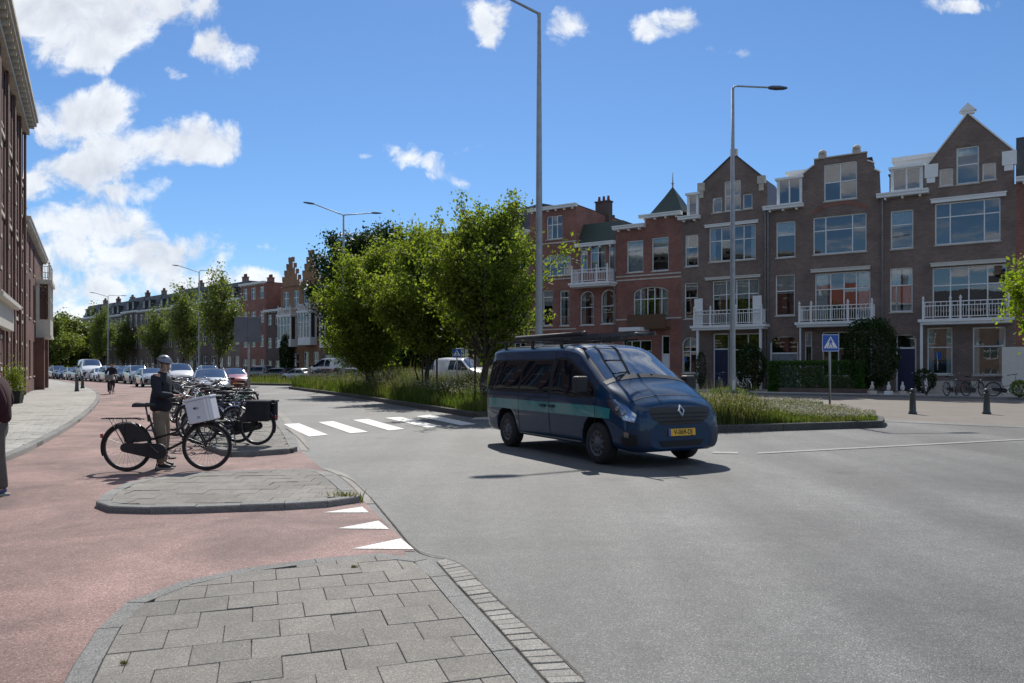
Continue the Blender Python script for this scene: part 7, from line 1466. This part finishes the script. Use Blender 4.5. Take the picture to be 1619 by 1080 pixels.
def person(label, J, cloth='jacket', legs='chino', hair='hair_grey', helmet=False, shoe='shoe', loc=(0, 0, 0), yaw=0, long_hair=False, fat=1.0):
    """J: joints in metres, facing +x. sides l (+y) and r (-y)"""
    r = empty('person', loc, yaw, label, 'person'); V_ = lambda k: Vector(J[k]); vs = []; es = []
    def add(p, *rad): vs.append((tuple(p), *rad)); return len(vs) - 1
    def link(*ids):
        for a, b in zip(ids, ids[1:]): es.append((a, b))
    pel = add(V_('pel'), .11, .095); sp = add(V_('pel').lerp(V_('chest'), .5), .125, .10); ch = add(V_('chest'), .15, .105); nk = add(V_('neck'), .055); hd0 = add(V_('neck').lerp(V_('head'), .4), .056); hd = add(V_('head') + Vector((0, 0, -.01)), .070, .082); ht_ = add(V_('head') + Vector((-.01, 0, .06)), .074, .088); link(pel, sp, ch, nk, hd0, hd, ht_)
    for s in 'lr':
        sh = add(V_('sh' + s), .058); el = add(V_('el' + s), .042); wr = add(V_('wr' + s), .027, .022); link(ch, sh, el, wr)
        d = (V_('hd' + s) - V_('wr' + s)).normalized(); side = d.cross(Vector((0, 0, 1))).normalized(); pm = add(V_('wr' + s) + d * .055, .038, .016); link(wr, pm)
        hp = add(V_('hip' + s), .070); kn = add(V_('kn' + s), .056); an = add(V_('an' + s), .040); link(pel, hp, kn, an); ft = add(V_('an' + s) + (V_('toe' + s) - V_('an' + s)) * .5, .038, .03); link(an, ft)
    b = skin('body', vs, es, M['skin'], r, 2)
    for s in 'lr':     # four fingers and a thumb on each hand, rooted in the palm
        w = V_('wr' + s); d = (V_('hd' + s) - w).normalized(); side = d.cross(Vector((0, 0, 1))).normalized(); dn = side.cross(d) * (1 if (side.cross(d)).z < 0 else -1); q = MB()
        for i, L_ in enumerate((.068, .078, .073, .058)): o = w + d * .085 + side * (.030 - .02 * i); q.tube([o - d * .02, o + d * L_ * .45, o + d * L_ * .7 + dn * L_ * .35, o + d * L_ * .62 + dn * L_ * .75], [.0095, .009, .008, .006], 6)
        t = side * (1 if s == 'r' else 1); o = w + d * .03 + side * .034; q.tube([o - side * .01, o + side * .016 + d * .03 + dn * .01, o + side * .01 + d * .052 + dn * .03], [.011, .010, .007], 6); q.build('hand', M['skin'], r)
    # clothing: loose jacket with collar, trousers down to the shoes
    k = 1.2 * fat; c1 = [(V_('pel') + Vector((.005, 0, -.10)), .162 * k, .142 * k), (V_('pel') + Vector((0, 0, .06)), .150 * k, .135 * k), (V_('pel').lerp(V_('chest'), .6), .152 * k, .135 * k), (V_('chest') + Vector((0, 0, .0)), .150 * k, .13 * k), (V_('chest').lerp(V_('neck'), .8), .085, .085), (V_('neck') + Vector((.005, 0, .025)), .073, .07)]; e1 = [(0, 1), (1, 2), (2, 3), (3, 4), (4, 5)]; i = 6
    for s in 'lr': c1 += [(V_('sh' + s) + Vector((0, 0, -.015)), .066 * k), (V_('el' + s), .058 * k), (V_('wr' + s) + (V_('el' + s) - V_('wr' + s)) * .12, .046)]; e1 += [(3, i), (i, i + 1), (i + 1, i + 2)]; i += 3
    skin('jacket' if cloth != 'maroon' else 'sweater', [(tuple(a[0]), *a[1:]) for a in c1], e1, M[cloth], r, 2)
    c2 = [(V_('pel') + Vector((0, 0, .02)), .135 * fat, .125 * fat), (V_('pel') + Vector((0, 0, -.08)), .130 * fat, .12 * fat)]; e2 = [(0, 1)]; i = 2
    for s in 'lr': h2 = V_('hip' + s) + Vector((0, 0, -.14)); c2 += [(h2, .098 * fat), (V_('kn' + s), .080), (V_('an' + s).lerp(V_('kn' + s), .3), .070), (V_('an' + s) + Vector((0, 0, -.015)), .064)]; e2 += [(1, i), (i, i + 1), (i + 1, i + 2), (i + 2, i + 3)]; i += 4
    skin('trousers', [(tuple(a[0]), *a[1:]) for a in c2], e2, M[legs], r, 2)
    for s in 'lr':
        a, t = V_('an' + s), V_('toe' + s); d = (t - a); dh = Vector((d.x, d.y, 0)).normalized(); hz = t.z; q = skin('shoe', [(tuple(a + Vector((0, 0, -.01))), .047), (tuple(Vector((a.x, a.y, hz + .035)) - dh * .03), .046, .04), (tuple(Vector((a.x, a.y, hz + .033)) + dh * .09), .046, .038), (tuple(t + Vector((0, 0, .02)) - dh * .01), .036, .024)], [(0, 1), (1, 2), (2, 3)], M[shoe], r, 2)
        sq = MB(); sd_ = Vector((-dh.y, dh.x, 0)); P_ = [Vector((a.x, a.y, 0)) - dh * .075 + sd_ * .03, Vector((a.x, a.y, 0)) - dh * .075 - sd_ * .03, Vector((a.x, a.y, 0)) + dh * .08 - sd_ * .044, Vector((t.x, t.y, 0)) + dh * .01 - sd_ * .03, Vector((t.x, t.y, 0)) + dh * .025, Vector((t.x, t.y, 0)) + dh * .01 + sd_ * .03, Vector((a.x, a.y, 0)) + dh * .08 + sd_ * .044]
        sq.prism([tuple(p_[:2]) for p_ in P_], hz - .018, hz + .008); sq.build('sole', M['sole'], q)
    # face and hair
    H_ = V_('head'); fd = Vector(J.get('look', (1, 0, -.1))).normalized(); sd_ = fd.cross(Vector((0, 0, 1))).normalized(); up = sd_.cross(fd)
    q = MB(); q.add([tuple(H_ + fd * x + sd_ * y + up * z) for x, y, z in ((.075, 0, .03), (.083, -.016, -.018), (.108, 0, -.012), (.083, .016, -.018), (.078, 0, -.03))], [(0, 1, 2), (0, 2, 3), (1, 4, 2), (2, 4, 3)], 0, True); q.build('nose', M['skin'], r)
    for s in (-1, 1): q = MB(); c = H_ + fd * .076 + sd_ * s * .03 + up * .022; q.lathe([(.001, -.008), (.009, -.004), (.009, .004), (.001, .008)], 8, tuple(c), 'z'); q.build('eye', M['eye'], r); q = MB(); c = H_ + sd_ * s * .078 - fd * .005; q.lathe([(.004, -.03), (.012, -.02), (.016, .01), (.012, .025), (.003, .03)], 8, tuple(c), 'z'); q.build('ear', M['skin'], r)
    q = MB(); q.bar(H_ + fd * .084 - up * .045 - sd_ * .02, H_ + fd * .084 - up * .045 + sd_ * .02, .008, .008); q.build('mouth', M['lip'], r)
    hv = [(tuple(H_ - fd * .015 + up * .03), .082, .086), (tuple(H_ - fd * .02 + up * .06), .07, .076)]; he = [(0, 1)]
    if long_hair: hv += [(tuple(H_ - fd * .05 - up * .06), .075, .05), (tuple(H_ - fd * .07 - up * .17), .06, .035)]; he += [(0, 2), (2, 3)]
    else: hv += [(tuple(H_ - fd * .03 - up * .03), .062, .045)]; he += [(0, 2)]
    skin('hair', hv, he, M[hair], r, 2)
    if helmet:
        q = MB(); vs = []; n = 20; m = 7
        for i in range(m + 1):
            ph = math.pi / 2 * i / m
            for j in range(n): th = 2 * math.pi * j / n; c, s_ = math.cos(th), math.sin(th); rr = math.cos(ph) + (.0 if i else .02); vs.append(tuple(H_ + up * (.045 + .105 * math.sin(ph) - .02 * c * (1 - i / m)) + fd * (c * .122 * rr - .012) + sd_ * (s_ * .102 * rr)))
        q.add(vs, [(i * n + j, i * n + (j + 1) % n, (i + 1) * n + (j + 1) % n, (i + 1) * n + j) for i in range(m) for j in range(n)], 0, True); ho = q.build('helmet', M['helmet'], r)
        q = MB(); q.tube([tuple(H_ + up * (.05 - .02 * math.cos(t)) + fd * (math.cos(t) * .124 - .012) + sd_ * math.sin(t) * .104) for t in [2 * math.pi * k / 20 for k in range(20)]], .009, 6, closed=True); q.build('helmet_rim', M['black_plastic'], ho)
        q = MB(); q.tube([tuple(H_ + sd_ * .085 + up * .04), tuple(H_ + sd_ * .06 - up * .08 + fd * .02), tuple(H_ - up * .105 + fd * .03), tuple(H_ - sd_ * .06 - up * .08 + fd * .02), tuple(H_ - sd_ * .085 + up * .04)], .006, 4); q.build('chin_strap', M['black_plastic'], ho)
    return r
# man holding the bicycle: stands on its far side, facing along it, looking to the right
rotm = Matrix.Rotation(yawm, 3, 'Z')
JM = dict(pel=(0, 0, .93), chest=(.0, 0, 1.30), neck=(.03, 0, 1.46), head=(.065, 0, 1.575), look=(.9, -.45, -.12), shl=(.01, .175, 1.39), shr=(.01, -.175, 1.39), ell=(.06, .24, 1.14), elr=(.05, -.24, 1.13), wrl=(.27, .13, 1.10), wrr=(.27, -.08, 1.10), hdl=(.36, .09, 1.09), hdr=(.36, -.05, 1.085),
          hipl=(0, .095, .90), hipr=(0, -.095, .90), knl=(.02, .11, .49), knr=(.06, -.11, .49), anl=(-.02, .12, .09), anr=(.05, -.12, .09), toel=(.15, .14, .02), toer=(.23, -.14, .02))
person('man in a grey helmet, navy jacket and beige chinos standing and holding a black bicycle', JM, 'jacket', 'chino', 'hair_grey', True, loc=mid + rotm @ Vector((-.21, .34, 0)), yaw=yawm + R(-4), fat=1.03)
# far cyclist
pc = G(176, 623, .004); yc = R(-70)
o = bicycle('dark bicycle ridden towards the viewer on the red cycle path', 'black', True, True, 'rear', 'plastic', False, 0, lite=True); put(o, pc, yc)
JC = dict(pel=(-.30, 0, 1.02), chest=(-.20, 0, 1.38), neck=(-.16, 0, 1.53), head=(-.13, 0, 1.66), look=(1, 0, -.05), shl=(-.19, .18, 1.46), shr=(-.19, -.18, 1.46), ell=(-.05, .27, 1.22), elr=(-.05, -.27, 1.22), wrl=(.12, .29, 1.10), wrr=(.12, -.29, 1.10), hdl=(.2, .29, 1.09), hdr=(.2, -.29, 1.09),
          hipl=(-.28, .09, .99), hipr=(-.28, -.09, .99), knl=(.06, .12, .78), knr=(.10, -.12, .62), anl=(-.02, .13, .42), anr=(.0, -.13, .22), toel=(.12, .15, .37), toer=(.14, -.15, .15))
person('distant cyclist in a dark coat riding towards the viewer on the red path', JC, 'jacket', 'denim', 'hair_brown', False, loc=pc, yaw=yc, long_hair=True)
# person cut by the left edge
pl = G(-2, 782, .004)
JP = dict(pel=(-.02, 0, .93), chest=(.02, 0, 1.27), neck=(-.08, 0, 1.46), head=(-.10, 0, 1.60), look=(-1, .1, -.1), shl=(-.02, -.2, 1.37), shr=(-.02, .2, 1.37), ell=(.10, -.24, 1.10), elr=(.06, .24, 1.10), wrl=(-.05, -.24, .90), wrr=(-.10, .24, .92), hdl=(-.12, -.22, .85), hdr=(-.18, .22, .86),
          hipl=(0, -.095, .90), hipr=(0, .095, .90), knl=(.02, -.11, .50), knr=(-.12, .11, .50), anl=(.07, -.12, .09), anr=(-.2, .12, .09), toel=(-.07, -.14, .02), toer=(-.36, .14, .02))
person('person in maroon sweater, taupe trousers and blue trainers cut off by the left edge', JP, 'maroon', 'taupe', 'hair_brown', False, 'blueshoe', loc=pl, yaw=R(20))
M['cream_coat'] = mat('cream_coat', (.4, .36, .3), .9)
p = at(489, HOR, 74); JS = dict(JM); JS.update(look=(1, 0, 0), ell=(.02, .24, 1.14), elr=(.02, -.24, 1.14), wrl=(.06, .25, .9), wrr=(.06, -.25, .9), hdl=(.07, .25, .82), hdr=(.07, -.25, .82)); person('distant person with brown hair standing behind the silver saloon', JS, 'cream_coat', 'denim', 'hair_brown', loc=(p.x, p.y, 0), yaw=1)
